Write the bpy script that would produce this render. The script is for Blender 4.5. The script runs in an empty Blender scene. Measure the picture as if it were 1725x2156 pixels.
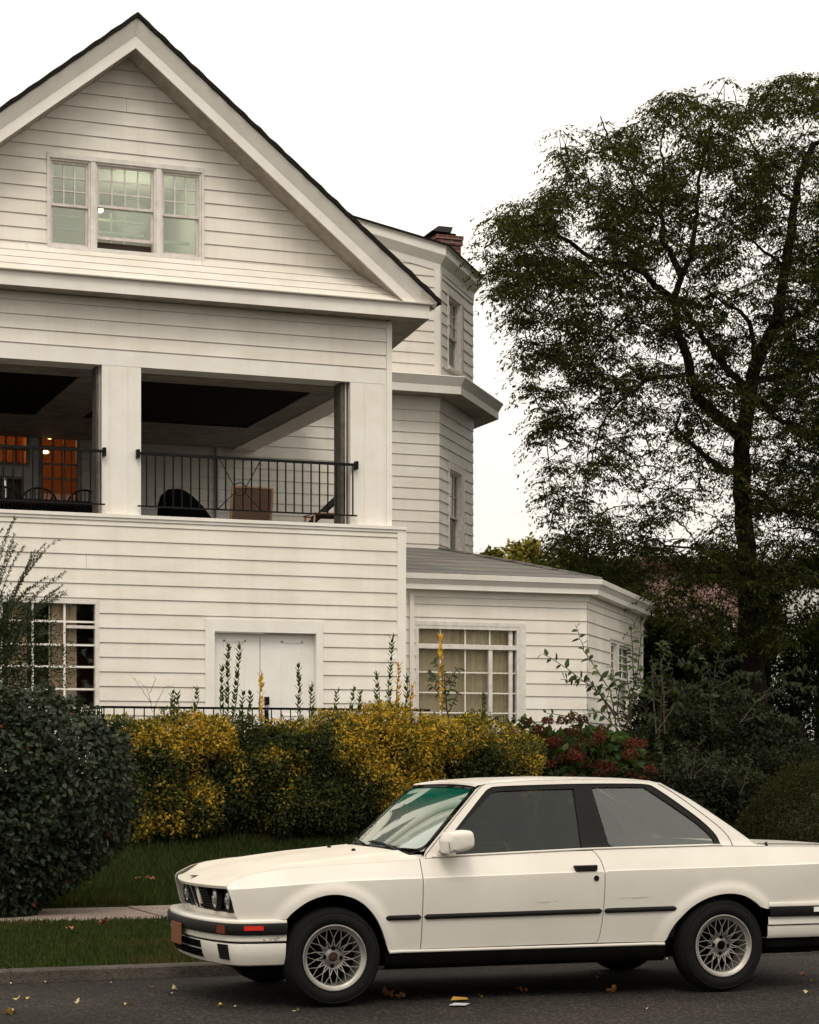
import bpy, bmesh, math, random
import numpy as np
from mathutils import Vector, noise, kdtree
from mathutils.geometry import delaunay_2d_cdt
R = math.radians
random.seed(7); rng = np.random.default_rng(7)
C = bpy.context.scene.collection
scene = bpy.context.scene

# ---------------------------------------------------------------- camera
YAW = 20.8; EYE = 1.42
FPX = 4390.2; CXP = 862.5; HYP = 1611.0            # focal length and horizon in photo pixels (1725 wide)
cam_d = bpy.data.cameras.new('camera'); cam = bpy.data.objects.new('camera', cam_d); C.objects.link(cam)
cam.location = (0, 0, EYE); cam.rotation_euler = (R(90), 0, R(-YAW))
cam_d.sensor_fit = 'HORIZONTAL'; cam_d.sensor_width = 36
cam_d.lens = 36*FPX/1725; cam_d.shift_y = (HYP-1078)/1725
cam_d.clip_start = .1; cam_d.clip_end = 2000
scene.camera = cam
scene.render.resolution_x = 819; scene.render.resolution_y = 1024

# ---------------------------------------------------------------- overcast sky, soft sun, exposure
w = bpy.data.worlds.new('World'); scene.world = w; w.use_nodes = True
nt = w.node_tree; nt.nodes.clear()
wo = nt.nodes.new('ShaderNodeOutputWorld'); bg = nt.nodes.new('ShaderNodeBackground')
sky = nt.nodes.new('ShaderNodeTexSky'); sky.sky_type = 'NISHITA'; sky.sun_disc = False
SUN_EL, SUN_AZ = 52, 200          # azimuth clockwise from +Y
sky.sun_elevation = R(SUN_EL); sky.sun_rotation = R(SUN_AZ); sky.air_density = 1.0; sky.dust_density = 3.0
hs = nt.nodes.new('ShaderNodeHueSaturation'); hs.inputs['Saturation'].default_value = .10
mx = nt.nodes.new('ShaderNodeMixRGB'); mx.inputs[0].default_value = .72
tcw = nt.nodes.new('ShaderNodeTexCoord'); nzw = nt.nodes.new('ShaderNodeTexNoise'); nzw.inputs['Scale'].default_value = 1.6; nzw.inputs['Detail'].default_value = 4
rpw = nt.nodes.new('ShaderNodeValToRGB')
rpw.color_ramp.elements[0].position = .3; rpw.color_ramp.elements[0].color = (18.0, 16.6, 14.6, 1)
rpw.color_ramp.elements[1].position = .7; rpw.color_ramp.elements[1].color = (20.5, 19.4, 17.4, 1)
nt.links.new(tcw.outputs['Generated'], nzw.inputs['Vector']); nt.links.new(nzw.outputs['Fac'], rpw.inputs['Fac'])
nt.links.new(sky.outputs[0], hs.inputs['Color']); nt.links.new(hs.outputs[0], mx.inputs[1]); nt.links.new(rpw.outputs[0], mx.inputs[2])
sxw = nt.nodes.new('ShaderNodeSeparateXYZ'); mrw = nt.nodes.new('ShaderNodeMapRange'); mrw.inputs[3].default_value = .84; mrw.inputs[4].default_value = 1.55   # an overcast sky is brightest overhead
nt.links.new(tcw.outputs['Generated'], sxw.inputs[0]); nt.links.new(sxw.outputs[2], mrw.inputs[0])
mlw = nt.nodes.new('ShaderNodeMixRGB'); mlw.blend_type = 'MULTIPLY'; mlw.inputs[0].default_value = 1
nt.links.new(mx.outputs[0], mlw.inputs[1]); nt.links.new(mrw.outputs[0], mlw.inputs[2])
nt.links.new(mlw.outputs[0], bg.inputs['Color']); bg.inputs['Strength'].default_value = .072
nt.links.new(bg.outputs[0], wo.inputs[0])
sd = bpy.data.lights.new('sun', 'SUN'); sun = bpy.data.objects.new('sun', sd); C.objects.link(sun)
sd.energy = 1.1; sd.angle = R(20); sd.color = (1, .92, .80)
sdir = Vector((math.sin(R(SUN_AZ))*math.cos(R(SUN_EL)), math.cos(R(SUN_AZ))*math.cos(R(SUN_EL)), math.sin(R(SUN_EL))))
sun.rotation_euler = (-sdir).to_track_quat('-Z', 'Y').to_euler(); sun.location = (0, 0, 40)
scene.view_settings.view_transform = 'Standard'; scene.view_settings.look = 'None'
scene.view_settings.exposure = 0.13; scene.view_settings.gamma = 1

# ---------------------------------------------------------------- measuring: photo pixel -> point of a vertical plane
cT, sT = math.cos(R(YAW)), math.sin(R(YAW))
def ray(px):
    u = (px-CXP)/FPX
    return (cT*u+sT, -sT*u+cT)
def at(px, py, Y):
    rx, ry = ray(px); D = Y/ry
    return (rx*D, EYE-(py-HYP)/FPX*D)
class Wall:
    def __init__(s, ox, oy, ang=0):
        a = R(ang); s.o = (ox, oy); s.d = (math.cos(a), math.sin(a)); s.n = (math.sin(a), -math.cos(a))
    def p(s, t, z, o=0): return (s.o[0]+s.d[0]*t+s.n[0]*o, s.o[1]+s.d[1]*t+s.n[1]*o, z)
    def px(s, px, py, o=0):
        rx, ry = ray(px); ox = s.o[0]+s.n[0]*o; oy = s.o[1]+s.n[1]*o
        # rx*D - dx*t = ox ; ry*D - dy*t = oy
        det = -rx*s.d[1]+ry*s.d[0]
        D = (-ox*s.d[1]+oy*s.d[0])/det; t = (rx*oy-ry*ox)/det
        return (t, EYE-(py-HYP)/FPX*D)
    def s(s, px, o=0): return s.px(px, 0, o)[0]
    def z(s, px, py, o=0): return s.px(px, py, o)[1]

# ---------------------------------------------------------------- materials
MATS = {}
def mat(name, col, rough=.6, var=.0, vs=6., bump=0., bs=40., metal=0., spec=.5, col2=None, detail=4., emit=None, es=0, trans=0, attr=False, vstretch=None, coat=0, sss=0, streak=0, leaf=0):
    m = bpy.data.materials.new(name); MATS[name] = m; m.use_nodes = True
    t = m.node_tree; b = t.nodes['Principled BSDF']
    b.inputs['Roughness'].default_value = rough; b.inputs['Metallic'].default_value = metal
    b.inputs['Specular IOR Level'].default_value = spec
    b.inputs['Coat Weight'].default_value = coat; b.inputs['Coat Roughness'].default_value = .06
    b.inputs['Base Color'].default_value = (*col, 1)
    tc = t.nodes.new('ShaderNodeTexCoord'); mp = t.nodes.new('ShaderNodeMapping'); t.links.new(tc.outputs['Object'], mp.inputs[0])
    if vstretch: mp.inputs['Scale'].default_value = vstretch
    src = None
    if attr:
        a = t.nodes.new('ShaderNodeAttribute'); a.attribute_name = 'Col'; src = a.outputs['Color']
    if var or col2:
        n = t.nodes.new('ShaderNodeTexNoise'); n.inputs['Scale'].default_value = vs; n.inputs['Detail'].default_value = detail; n.inputs['Roughness'].default_value = .6
        t.links.new(mp.outputs[0], n.inputs['Vector'])
        r = t.nodes.new('ShaderNodeValToRGB'); r.color_ramp.elements[0].position = .32; r.color_ramp.elements[1].position = .68
        c2 = col2 or tuple(min(1, c*(1+var)) for c in col); c1 = col if col2 else tuple(c*(1-var) for c in col)
        r.color_ramp.elements[0].color = (*c1, 1); r.color_ramp.elements[1].color = (*c2, 1)
        t.links.new(n.outputs['Fac'], r.inputs['Fac'])
        if src:
            mm = t.nodes.new('ShaderNodeMixRGB'); mm.blend_type = 'MULTIPLY'; mm.inputs[0].default_value = 1
            t.links.new(src, mm.inputs[1]); t.links.new(r.outputs[0], mm.inputs[2]); src = mm.outputs[0]
        else: src = r.outputs[0]
    if streak:
        m2_ = t.nodes.new('ShaderNodeMapping'); m2_.inputs['Scale'].default_value = (2.2, 2.2, .18); t.links.new(tc.outputs['Object'], m2_.inputs[0])
        n3 = t.nodes.new('ShaderNodeTexNoise'); n3.inputs['Scale'].default_value = 1.3; n3.inputs['Detail'].default_value = 7; n3.inputs['Roughness'].default_value = .68; t.links.new(m2_.outputs[0], n3.inputs['Vector'])
        r3 = t.nodes.new('ShaderNodeValToRGB'); r3.color_ramp.elements[0].position = .30; r3.color_ramp.elements[1].position = .62
        r3.color_ramp.elements[0].color = (1-streak, 1-streak*1.12, 1-streak*1.3, 1); r3.color_ramp.elements[1].color = (1,1,1,1); t.links.new(n3.outputs['Fac'], r3.inputs['Fac'])
        m3 = t.nodes.new('ShaderNodeMixRGB'); m3.blend_type = 'MULTIPLY'; m3.inputs[0].default_value = 1; t.links.new(src, m3.inputs[1]); t.links.new(r3.outputs[0], m3.inputs[2]); src = m3.outputs[0]
    if src: t.links.new(src, b.inputs['Base Color'])
    if bump:
        n2 = t.nodes.new('ShaderNodeTexNoise'); n2.inputs['Scale'].default_value = bs; n2.inputs['Detail'].default_value = 6
        t.links.new(mp.outputs[0], n2.inputs['Vector'])
        bp = t.nodes.new('ShaderNodeBump'); bp.inputs['Strength'].default_value = bump; bp.inputs['Distance'].default_value = .01
        t.links.new(n2.outputs['Fac'], bp.inputs['Height']); t.links.new(bp.outputs[0], b.inputs['Normal'])
    if emit:
        b.inputs['Emission Color'].default_value = (*emit, 1); b.inputs['Emission Strength'].default_value = es
    if sss: b.inputs['Subsurface Weight'].default_value = sss
    if leaf:
        tl = t.nodes.new('ShaderNodeBsdfTranslucent'); mxs = t.nodes.new('ShaderNodeMixShader'); mxs.inputs[0].default_value = leaf
        o_ = [n for n in t.nodes if n.type == 'OUTPUT_MATERIAL'][0]; gm = t.nodes.new('ShaderNodeMixRGB'); gm.blend_type = 'MULTIPLY'; gm.inputs[0].default_value = 1; gm.inputs[2].default_value = (1.5,1.6,.7,1)
        t.links.new(src, gm.inputs[1]); t.links.new(gm.outputs[0], tl.inputs[0]); t.links.new(b.outputs[0], mxs.inputs[1]); t.links.new(tl.outputs[0], mxs.inputs[2]); t.links.new(mxs.outputs[0], o_.inputs[0])
    return m
def glass(name, tint, refl=.5, rough=.02, ior=1.5, body=0., bcol=(.25,.25,.24)):
    """thin window glass: clear tinted transmission under a Fresnel reflection, optionally a milky body"""
    m = bpy.data.materials.new(name); MATS[name] = m; m.use_nodes = True; t = m.node_tree; t.nodes.clear()
    o = t.nodes.new('ShaderNodeOutputMaterial'); tr = t.nodes.new('ShaderNodeBsdfTransparent'); tr.inputs[0].default_value = (*tint, 1)
    g = t.nodes.new('ShaderNodeBsdfGlossy'); g.inputs['Roughness'].default_value = rough; g.inputs[0].default_value = (.95, 1, .97, 1)
    f = t.nodes.new('ShaderNodeFresnel'); f.inputs[0].default_value = ior
    mu = t.nodes.new('ShaderNodeMath'); mu.operation = 'MULTIPLY'; mu.inputs[1].default_value = refl; mu.use_clamp = True
    t.links.new(f.outputs[0], mu.inputs[0])
    base = tr.outputs[0]
    if body:
        df = t.nodes.new('ShaderNodeBsdfDiffuse'); df.inputs[0].default_value = (*bcol, 1)
        mb = t.nodes.new('ShaderNodeMixShader'); mb.inputs[0].default_value = body
        t.links.new(tr.outputs[0], mb.inputs[1]); t.links.new(df.outputs[0], mb.inputs[2]); base = mb.outputs[0]
    x = t.nodes.new('ShaderNodeMixShader'); t.links.new(mu.outputs[0], x.inputs[0]); t.links.new(base, x.inputs[1]); t.links.new(g.outputs[0], x.inputs[2])
    t.links.new(x.outputs[0], o.inputs[0]); return m

# ---------------------------------------------------------------- mesh helpers
class MB:
    def __init__(s): s.v = []; s.f = []
    def add(s, vs, fs):
        k = len(s.v); s.v += [tuple(a) for a in vs]; s.f += [tuple(i+k for i in f) for f in fs]; return s
    def face(s, *vs): return s.add(vs, [tuple(range(len(vs)))])
    def box(s, x0, x1, y0, y1, z0, z1):
        return s.add([(x0,y0,z0),(x1,y0,z0),(x1,y1,z0),(x0,y1,z0),(x0,y0,z1),(x1,y0,z1),(x1,y1,z1),(x0,y1,z1)],
                     [(3,2,1,0),(4,5,6,7),(0,1,5,4),(1,2,6,5),(2,3,7,6),(3,0,4,7)])
    def wbox(s, W, t0, t1, z0, z1, o0, o1):
        P = W.p; a, b = o1, o0
        return s.add([P(t0,z0,a),P(t1,z0,a),P(t1,z0,b),P(t0,z0,b),P(t0,z1,a),P(t1,z1,a),P(t1,z1,b),P(t0,z1,b)],
                     [(3,2,1,0),(4,5,6,7),(0,1,5,4),(1,2,6,5),(2,3,7,6),(3,0,4,7)])
    def bar(s, a, b, wd, ht, up=(0,0,1)):
        a = Vector(a); b = Vector(b); d = (b-a).normalized(); u = Vector(up); sd_ = d.cross(u)
        if sd_.length < 1e-5: sd_ = d.cross(Vector((0,1,0)))
        sd_.normalize(); u = sd_.cross(d).normalized(); vs = []
        for p in (a, b):
            for i, j in ((-1,-1),(1,-1),(1,1),(-1,1)): vs.append(p+sd_*wd/2*i+u*ht/2*j)
        return s.add(vs, [(3,2,1,0),(4,5,6,7),(0,1,5,4),(1,2,6,5),(2,3,7,6),(3,0,4,7)])
    def tube(s, pts, rad, n=6, cap=True):
        pts = [Vector(p) for p in pts]; k0 = len(s.v)
        if not hasattr(rad, '__len__'): rad = [rad]*len(pts)
        prev = None
        for i, p in enumerate(pts):
            d = (pts[min(i+1, len(pts)-1)]-pts[max(i-1, 0)])
            if d.length < 1e-9: d = Vector((0,0,1))
            d.normalize()
            if prev is None:
                a = Vector((0,0,1)) if abs(d.z) < .9 else Vector((1,0,0)); x = d.cross(a).normalized()
            else:
                x = prev-d*prev.dot(d)
                if x.length < 1e-6: x = d.cross(Vector((0,0,1)))
                x.normalize()
            prev = x; y = d.cross(x)
            for j in range(n):
                t = 2*math.pi*j/n; s.v.append(tuple(p+(x*math.cos(t)+y*math.sin(t))*rad[i]))
        for i in range(len(pts)-1):
            for j in range(n):
                s.f.append((k0+i*n+j, k0+i*n+(j+1)%n, k0+(i+1)*n+(j+1)%n, k0+(i+1)*n+j))
        if cap:
            s.f.append(tuple(k0+j for j in range(n))[::-1]); s.f.append(tuple(k0+(len(pts)-1)*n+j for j in range(n)))
        return s
    def lathe(s, prof, c, n=48, ax='y'):
        """prof = [(r, h)...] revolved round an axis through c"""
        k0 = len(s.v)
        for r_, h in prof:
            for j in range(n):
                t = 2*math.pi*j/n; a, b = r_*math.cos(t), r_*math.sin(t)
                s.v.append((c[0]+a, c[1]+h, c[2]+b) if ax == 'y' else ((c[0]+a, c[1]+b, c[2]+h) if ax == 'z' else (c[0]+h, c[1]+a, c[2]+b)))
        for i in range(len(prof)-1):
            for j in range(n):
                s.f.append((k0+i*n+j, k0+i*n+(j+1)%n, k0+(i+1)*n+(j+1)%n, k0+(i+1)*n+j))
        return s
    def ball(s, c, r, n=12, sq=(1,1,1)):
        prof = [(math.sin(math.pi*i/n), -math.cos(math.pi*i/n)) for i in range(n+1)]
        k0 = len(s.v)
        for a, h in prof:
            for j in range(2*n):
                t = math.pi*j/n; s.v.append((c[0]+r*a*math.cos(t)*sq[0], c[1]+r*a*math.sin(t)*sq[1], c[2]+r*h*sq[2]))
        for i in range(n):
            for j in range(2*n):
                s.f.append((k0+i*2*n+j, k0+i*2*n+(j+1)%(2*n), k0+(i+1)*2*n+(j+1)%(2*n), k0+(i+1)*2*n+j))
        return s
    def grid(s, P):
        k0 = len(s.v); nr, nc = len(P), len(P[0])
        for row in P:
            for p in row: s.v.append(tuple(p))
        for i in range(nr-1):
            for j in range(nc-1): s.f.append((k0+i*nc+j, k0+i*nc+j+1, k0+(i+1)*nc+j+1, k0+(i+1)*nc+j))
        return s
def link(name, mb, m, loc=(0,0,0), parent=None, smooth=False, fix=False):
    me = bpy.data.meshes.new(name)
    me.from_pydata([(a-loc[0], b-loc[1], c-loc[2]) for a, b, c in mb.v], [], mb.f)
    if isinstance(m, str): m = MATS[m]
    me.materials.append(m)
    if fix:
        bm = bmesh.new(); bm.from_mesh(me); bmesh.ops.remove_doubles(bm, verts=bm.verts, dist=1e-4)
        bmesh.ops.recalc_face_normals(bm, faces=bm.faces); bm.to_mesh(me); bm.free()
    if smooth:
        me.polygons.foreach_set('use_smooth', [True]*len(me.polygons))
        if smooth is not True: me.set_sharp_from_angle(angle=R(smooth))
    me.update()
    o = bpy.data.objects.new(name, me); C.objects.link(o)
    if parent: o.parent = parent
    return o
class Thing:
    def __init__(s, name, label, cat, loc=(0,0,0), group=None):
        s.loc = loc; s.e = bpy.data.objects.new(name, None); C.objects.link(s.e); s.e.location = loc
        s.e.empty_display_size = .2
        s.e['label'] = label; s.e['category'] = cat
        if group: s.e['group'] = group
    def part(s, name, mb, m, parent=None, smooth=False, fix=False, label=None):
        o = link(name, mb, m, s.loc, parent or s.e, smooth, fix)
        if label: o['label'] = label
        return o
def solo(name, mb, m, label, cat, group=None, smooth=False, loc=(0,0,0), kind=None):
    o = link(name, mb, m, loc, None, smooth); o.location = loc; o['label'] = label; o['category'] = cat
    if group: o['group'] = group
    if kind: o['kind'] = kind
    return o
def struct(name, mb, m, smooth=False):
    o = link(name, mb, m, (0,0,0), None, smooth); o['kind'] = 'structure'; return o

# ---------------------------------------------------------------- lapped siding
def clip(poly, a, b, c):
    """keep the part of poly where a*s+b*z+c >= 0"""
    out = []; n = len(poly)
    for i in range(n):
        p, q = poly[i], poly[(i+1) % n]; dp = a*p[0]+b*p[1]+c; dq = a*q[0]+b*q[1]+c
        if dp >= -1e-9: out.append(p)
        if (dp > 1e-9 and dq < -1e-9) or (dp < -1e-9 and dq > 1e-9):
            t = dp/(dp-dq); out.append((p[0]+(q[0]-p[0])*t, p[1]+(q[1]-p[1])*t))
    return out
def siding(mb, W, poly, holes, zref, ex, lap=.016, out0=0., slope=None, joint_lap_shade=None):
    """horizontal lapped boards over a convex outline with rectangular holes; slope(z)->extra outward offset"""
    z0 = min(p[1] for p in poly); z1 = max(p[1] for p in poly); s0 = min(p[0] for p in poly); s1 = max(p[0] for p in poly)
    zs = sorted({z0, z1, *[min(max(h[2], z0), z1) for h in holes], *[min(max(h[3], z0), z1) for h in holes]})
    k0 = math.floor((z0-zref)/ex)-1
    off = lambda z, rb: out0+lap*(1-(z-rb)/ex)+(slope(z) if slope else 0)
    for za, zb in zip(zs, zs[1:]):
        if zb-za < 1e-5: continue
        zm = (za+zb)/2; cuts = sorted((h[0], h[1]) for h in holes if h[2] < zm < h[3]); iv = []; c = s0-1
        for a, b in cuts:
            if a > c: iv.append((c, a))
            c = max(c, b)
        iv.append((c, s1+1))
        for a, b in iv:
            k = k0
            while zref+k*ex < zb:
                rb, rt = zref+k*ex, zref+(k+1)*ex; k += 1
                lo, hi = max(rb, za), min(rt, zb)
                if hi-lo < 1e-4: continue
                q = clip(clip(clip(clip(poly, 1,0,-a), -1,0,b), 0,1,-lo), 0,-1,hi)
                if len(q) < 3: continue
                mb.face(*[W.p(t, z, off(z, rb)) for t, z in q])
                sa, sb = min(p[0] for p in q), max(p[0] for p in q)
                if joint_lap_shade is not None and sb-sa > 1.6 and lo == rb and abs(hi-rt) < 1e-6:
                    for ks in range(int((sb-sa)/3.4)+1):
                        ts_ = sa+.7+(sb-sa-1.2)*((math.sin(k*12.9898+ks*78.233+W.o[1]*3)*43758.5453) % 1)
                        if ts_ < sb-.5 and (k*7+ks*3) % 6 == 0: joint_lap_shade.face(W.p(ts_, lo+.004, off(lo+.004, rb)+.0006), W.p(ts_+.0035, lo+.004, off(lo+.004, rb)+.0006), W.p(ts_+.0035, hi, off(hi, rb)+.0006), W.p(ts_, hi, off(hi, rb)+.0006))
                if lo == rb and joint_lap_shade is not None:
                    bt = [p for p in q if abs(p[1]-rb) < 1e-6]
                    if len(bt) >= 2:
                        ta, tb = min(p[0] for p in bt), max(p[0] for p in bt)
                        o1 = off(rb, rb); joint_lap_shade.face(W.p(ta, rb, o1), W.p(tb, rb, o1), W.p(tb, rb, o1-lap-.006), W.p(ta, rb, o1-lap-.006))  # dark underside of each lap, painted in as its shadow line
def sweep(mb, pts, mit, prof):
    """pts world path, mit = horizontal mitre vector per point, prof [(out, dz)...]"""
    rows = []
    for (x, y, z), (mx_, my_) in zip(pts, mit): rows.append([(x+mx_*o, y+my_*o, z+dz) for o, dz in prof])
    return mb.grid(rows)
# ---------------------------------------------------------------- materials of the place
mat('joint_lap_shade', (.15,.115,.08), .9); mat('siding', (.71,.66,.585), .5, spec=.3, col2=(.79,.75,.685), vs=2.2, bump=.12, bs=70, vstretch=(.6,.6,2.5), streak=.10)  # dark brown serves butt joints and the painted shade under laps
mat('trim', (.73,.685,.615), .45, col2=(.79,.76,.71), vs=3.5, bump=.08, bs=60, streak=.05)
mat('old_trim', (.56,.52,.47), .5, col2=(.72,.68,.63), vs=9, bump=.2, bs=60)
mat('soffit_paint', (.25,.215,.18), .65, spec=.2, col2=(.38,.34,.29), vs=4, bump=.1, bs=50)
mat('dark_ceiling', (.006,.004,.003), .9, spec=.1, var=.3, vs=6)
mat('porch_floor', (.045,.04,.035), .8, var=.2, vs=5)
mat('shingle_edge', (.014,.012,.011), .9, spec=.1, var=.4, vs=30, bump=.5, bs=60)
mat('iron', (.004,.004,.004), .55, spec=.15, var=.3, vs=20)
mat('brass', (.45,.33,.14), .35, metal=1.0)
mat('sash_paint', (.50,.44,.41), .5, col2=(.66,.60,.57), vs=14)
mat('door_paint', (.74,.71,.66), .42, col2=(.79,.765,.72), vs=5)
mat('room_dark', (.05,.03,.024), .8); mat('room_red', (.13,.055,.035), .8)
mat('room_green', (.44,.42,.38), .8); mat('room_orange', (.50,.19,.045), .8)
mat('curtain', (.46,.40,.31), .85, col2=(.60,.54,.44), vs=3); mat('curtain_dim', (.44,.35,.28), .85)
mat('white_shelf', (.8,.85,.8), .5); mat('dark_wood', (.05,.022,.012), .4)
mat('bulb', (1,.9,.7), .5, emit=(1,.80,.45), es=9); mat('bulb_orange', (1,.7,.4), .5, emit=(1,.62,.26), es=14)
glass('pane_glass', (.86,.92,.88), 1.5); glass('attic_glass', (.84,.88,.80), 2.6); glass('dark_glass', (.75,.78,.76), .55); glass('clear_glass', (.93,.92,.88), .6)
mat('pane_dusty', (.4,.4,.4), .3)
mat('wicker', (.085,.045,.027), .8, col2=(.17,.095,.058), vs=60, bump=.8, bs=120)
mat('cane_edge', (.36,.20,.11), .5, var=.2, vs=30); mat('black_fabric', (.003,.003,.003), .95, spec=.05, var=.3, vs=10, bump=.4, bs=30)
mat('grey_fabric', (.06,.05,.048), .85, var=.2, vs=8); mat('black_wood', (.004,.0035,.003), .5, spec=.15)
mat('chrome', (.6,.6,.6), .2, metal=1.0); mat('white_plastic', (.7,.7,.68), .4)
def brick_mat(name, c1, c2, mortar, scale, bw=.22, bh=.075):
    m = bpy.data.materials.new(name); MATS[name] = m; m.use_nodes = True; t = m.node_tree; b = t.nodes['Principled BSDF']
    tc = t.nodes.new('ShaderNodeTexCoord'); sx = t.nodes.new('ShaderNodeSeparateXYZ'); ad = t.nodes.new('ShaderNodeMath'); cx = t.nodes.new('ShaderNodeCombineXYZ')
    t.links.new(tc.outputs['Object'], sx.inputs[0]); t.links.new(sx.outputs[0], ad.inputs[0]); t.links.new(sx.outputs[1], ad.inputs[1])
    t.links.new(ad.outputs[0], cx.inputs[0]); t.links.new(sx.outputs[2], cx.inputs[1])
    br = t.nodes.new('ShaderNodeTexBrick'); br.inputs['Scale'].default_value = 1
    br.inputs['Brick Width'].default_value = bw*scale; br.inputs['Row Height'].default_value = bh*scale; br.inputs['Mortar Size'].default_value = .010*scale
    br.inputs['Color1'].default_value = (*c1,1); br.inputs['Color2'].default_value = (*c2,1); br.inputs['Mortar'].default_value = (*mortar,1)
    t.links.new(cx.outputs[0], br.inputs['Vector'])
    n = t.nodes.new('ShaderNodeTexNoise'); n.inputs['Scale'].default_value = 3; t.links.new(tc.outputs['Object'], n.inputs['Vector'])
    mm = t.nodes.new('ShaderNodeMixRGB'); mm.blend_type = 'MULTIPLY'; mm.inputs[0].default_value = .5
    t.links.new(br.outputs[0], mm.inputs[1]); t.links.new(n.outputs['Color'], mm.inputs[2]); t.links.new(mm.outputs[0], b.inputs['Base Color'])
    bp = t.nodes.new('ShaderNodeBump'); bp.inputs['Strength'].default_value = .6; bp.inputs['Distance'].default_value = .01; bp.invert = True
    t.links.new(br.outputs['Fac'], bp.inputs['Height']); t.links.new(bp.outputs[0], b.inputs['Normal']); b.inputs['Roughness'].default_value = .85
    return m
brick_mat('chimney_brick', (.20,.055,.035), (.12,.035,.025), (.25,.2,.17), 1)
brick_mat('far_brick', (.36,.20,.16), (.27,.14,.11), (.34,.28,.24), 1)
brick_mat('roof_shingle', (.27,.25,.225), (.18,.165,.15), (.08,.07,.06), 1, .30, .13)

# ---------------------------------------------------------------- the house
YP, YL, YG, YB = 27.6, 27.5, 27.72, 27.24      # upper porch wall, lower block, gable wall, eave boards
YM, YW = 34.3, 29.2                             # main body front, one-storey wing front
P_, L_, G_, B_, M_, V_ = Wall(0,YP), Wall(0,YL), Wall(0,YG), Wall(0,YB), Wall(0,YM), Wall(0,YW)
XL = 2.70; XM = -1.5
JT = MB()
house = Thing('house', 'large white clapboard house with a steep gable over an open upper porch', 'house', (3, YM, .9))
EX = .195
def z_(W, x, y, o=0): return W.z(x, y, o)

# --- lower block
zpar = (L_.z(0,1072)+L_.z(845,1110))/2
xr = L_.s(850)
door_s = (L_.s(451), L_.s(665)); door_top = L_.z(560,1332)
win_s1 = L_.s(209); win_s0 = win_s1-2.05; win_z1 = L_.z(150,1262); win_z0 = L_.z(200,1497)
mb = MB()
zref = L_.z(309/1.4493, (1750+131/1.725)/1.4493)
siding(mb, L_, [(XL,.4),(xr,.4),(xr,zpar-.03),(XL,zpar-.03)],
       [(win_s0,win_s1,win_z0,win_z1), (door_s[0]-.13,door_s[1]+.10,.4,door_top+.17)], zref, EX, joint_lap_shade=JT)
for y0, y1 in ((YL, YM),):                       # right return of the lower block
    S = Wall(xr, YL, 90); siding(mb, S, [(0,.4),(YM-YL,.4),(YM-YL,zpar-.03),(0,zpar-.03)], [], zref, EX, joint_lap_shade=JT)
house.part('wall', mb, 'siding', label='white clapboard wall of the ground floor with the double door')
mb = MB()
mb.wbox(L_, xr-.10, xr+.028, .4, zpar-.04, -.06, .028)     # corner board
mb.wbox(L_, XL, xr+.035, zpar-.045, zpar, -.6, .05)       # cap of the parapet
mb.wbox(L_, XL, xr+.03, zpar-.085, zpar-.047, -.02, .03)
house.part('corner_trim', mb, 'trim')
# patch in the siding
mb = MB(); a = L_.px(743,1264); b = L_.px(843,1276)
mb.wbox(L_, L_.s(744), xr-.10, L_.z(800,1277)+.004, L_.z(800,1255)-.008, .004, .016)
# --- double door
mb = MB()
d0, d1 = door_s; fl = 1.2
mb.wbox(L_, d0-.13, d0, fl-.3, door_top+.17, -.14, .03); mb.wbox(L_, d1, d1+.10, fl-.3, door_top+.17, -.14, .03)
mb.wbox(L_, d0, d1, door_top, door_top+.17, -.14, .03)
house.part('door_frame', mb, 'trim')
mid = L_.s(552); ds = {}
dmb = MB(); 
for a, b in ((d0, mid-.006), (mid+.006, d1)):
    mb = MB(); mb.wbox(L_, a, b, fl, door_top-.005, -.15, -.10)
    pa, pb = (a+.16, b-.20) if a == d0 else (a+.30, b-.16)
    for q0, q1, r0, r1 in ((pa, pb, door_top-.13, door_top-.105), (pa, pb, fl+.9, fl+.92), (pa, pa+.022, fl+.9, door_top-.105), (pb-.022, pb, fl+.9, door_top-.105),
                           (pa, pb, fl+.7, fl+.72), (pa, pb, fl+.15, fl+.17), (pa, pa+.022, fl+.15, fl+.72), (pb-.022, pb, fl+.15, fl+.72)):
        mb.wbox(L_, q0, q1, r0, r1, -.10, -.090)
    ds[a == d0] = house.part('door', mb, 'door_paint')
mb = MB(); hx = L_.s(561)+.03; hz = L_.z(561,1475,-.1)
mb.wbox(L_, hx-.03, hx+.03, hz-.06, hz+.05, -.10, -.05); mb.tube([L_.p(hx,hz-.14,-.07), L_.p(hx,hz-.18,-.03), L_.p(hx,hz-.30,-.03), L_.p(hx,hz-.34,-.08)], .014)
mb.wbox(L_, hx-.028, hx+.028, hz-.36, hz-.13, -.10, -.085)
house.part('handle', mb, 'iron', parent=ds[False])
# --- window helper: rectangular lattice in a wall opening
def lattice(W, s0, s1, z0, z1, cols, rows, o, bw=.022, dp=.03):
    mb = MB()
    for c in cols: mb.wbox(W, c-bw/2, c+bw/2, z0, z1, o-dp, o)
    zs = [z0]+list(rows)+[z1]
    cs = sorted([s0]+list(cols)+[s1])
    for r_ in rows:
        for ca, cb in zip(cs, cs[1:]):
            a = ca+(bw/2 if ca in cols else 0); b = cb-(bw/2 if cb in cols else 0)
            mb.wbox(W, a, b, r_-bw/2, r_+bw/2, o-dp-.002, o-.003)
    return mb
def ring(mb, W, s0, s1, z0, z1, t, o0, o1, tb=None):
    tb = t if tb is None else tb
    mb.wbox(W, s0, s0+t, z0, z1, o0, o1); mb.wbox(W, s1-t, s1, z0, z1, o0, o1)
    mb.wbox(W, s0+t, s1-t, z1-t, z1, o0, o1); mb.wbox(W, s0+t, s1-t, z0, z0+tb, o0, o1); return mb
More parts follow.
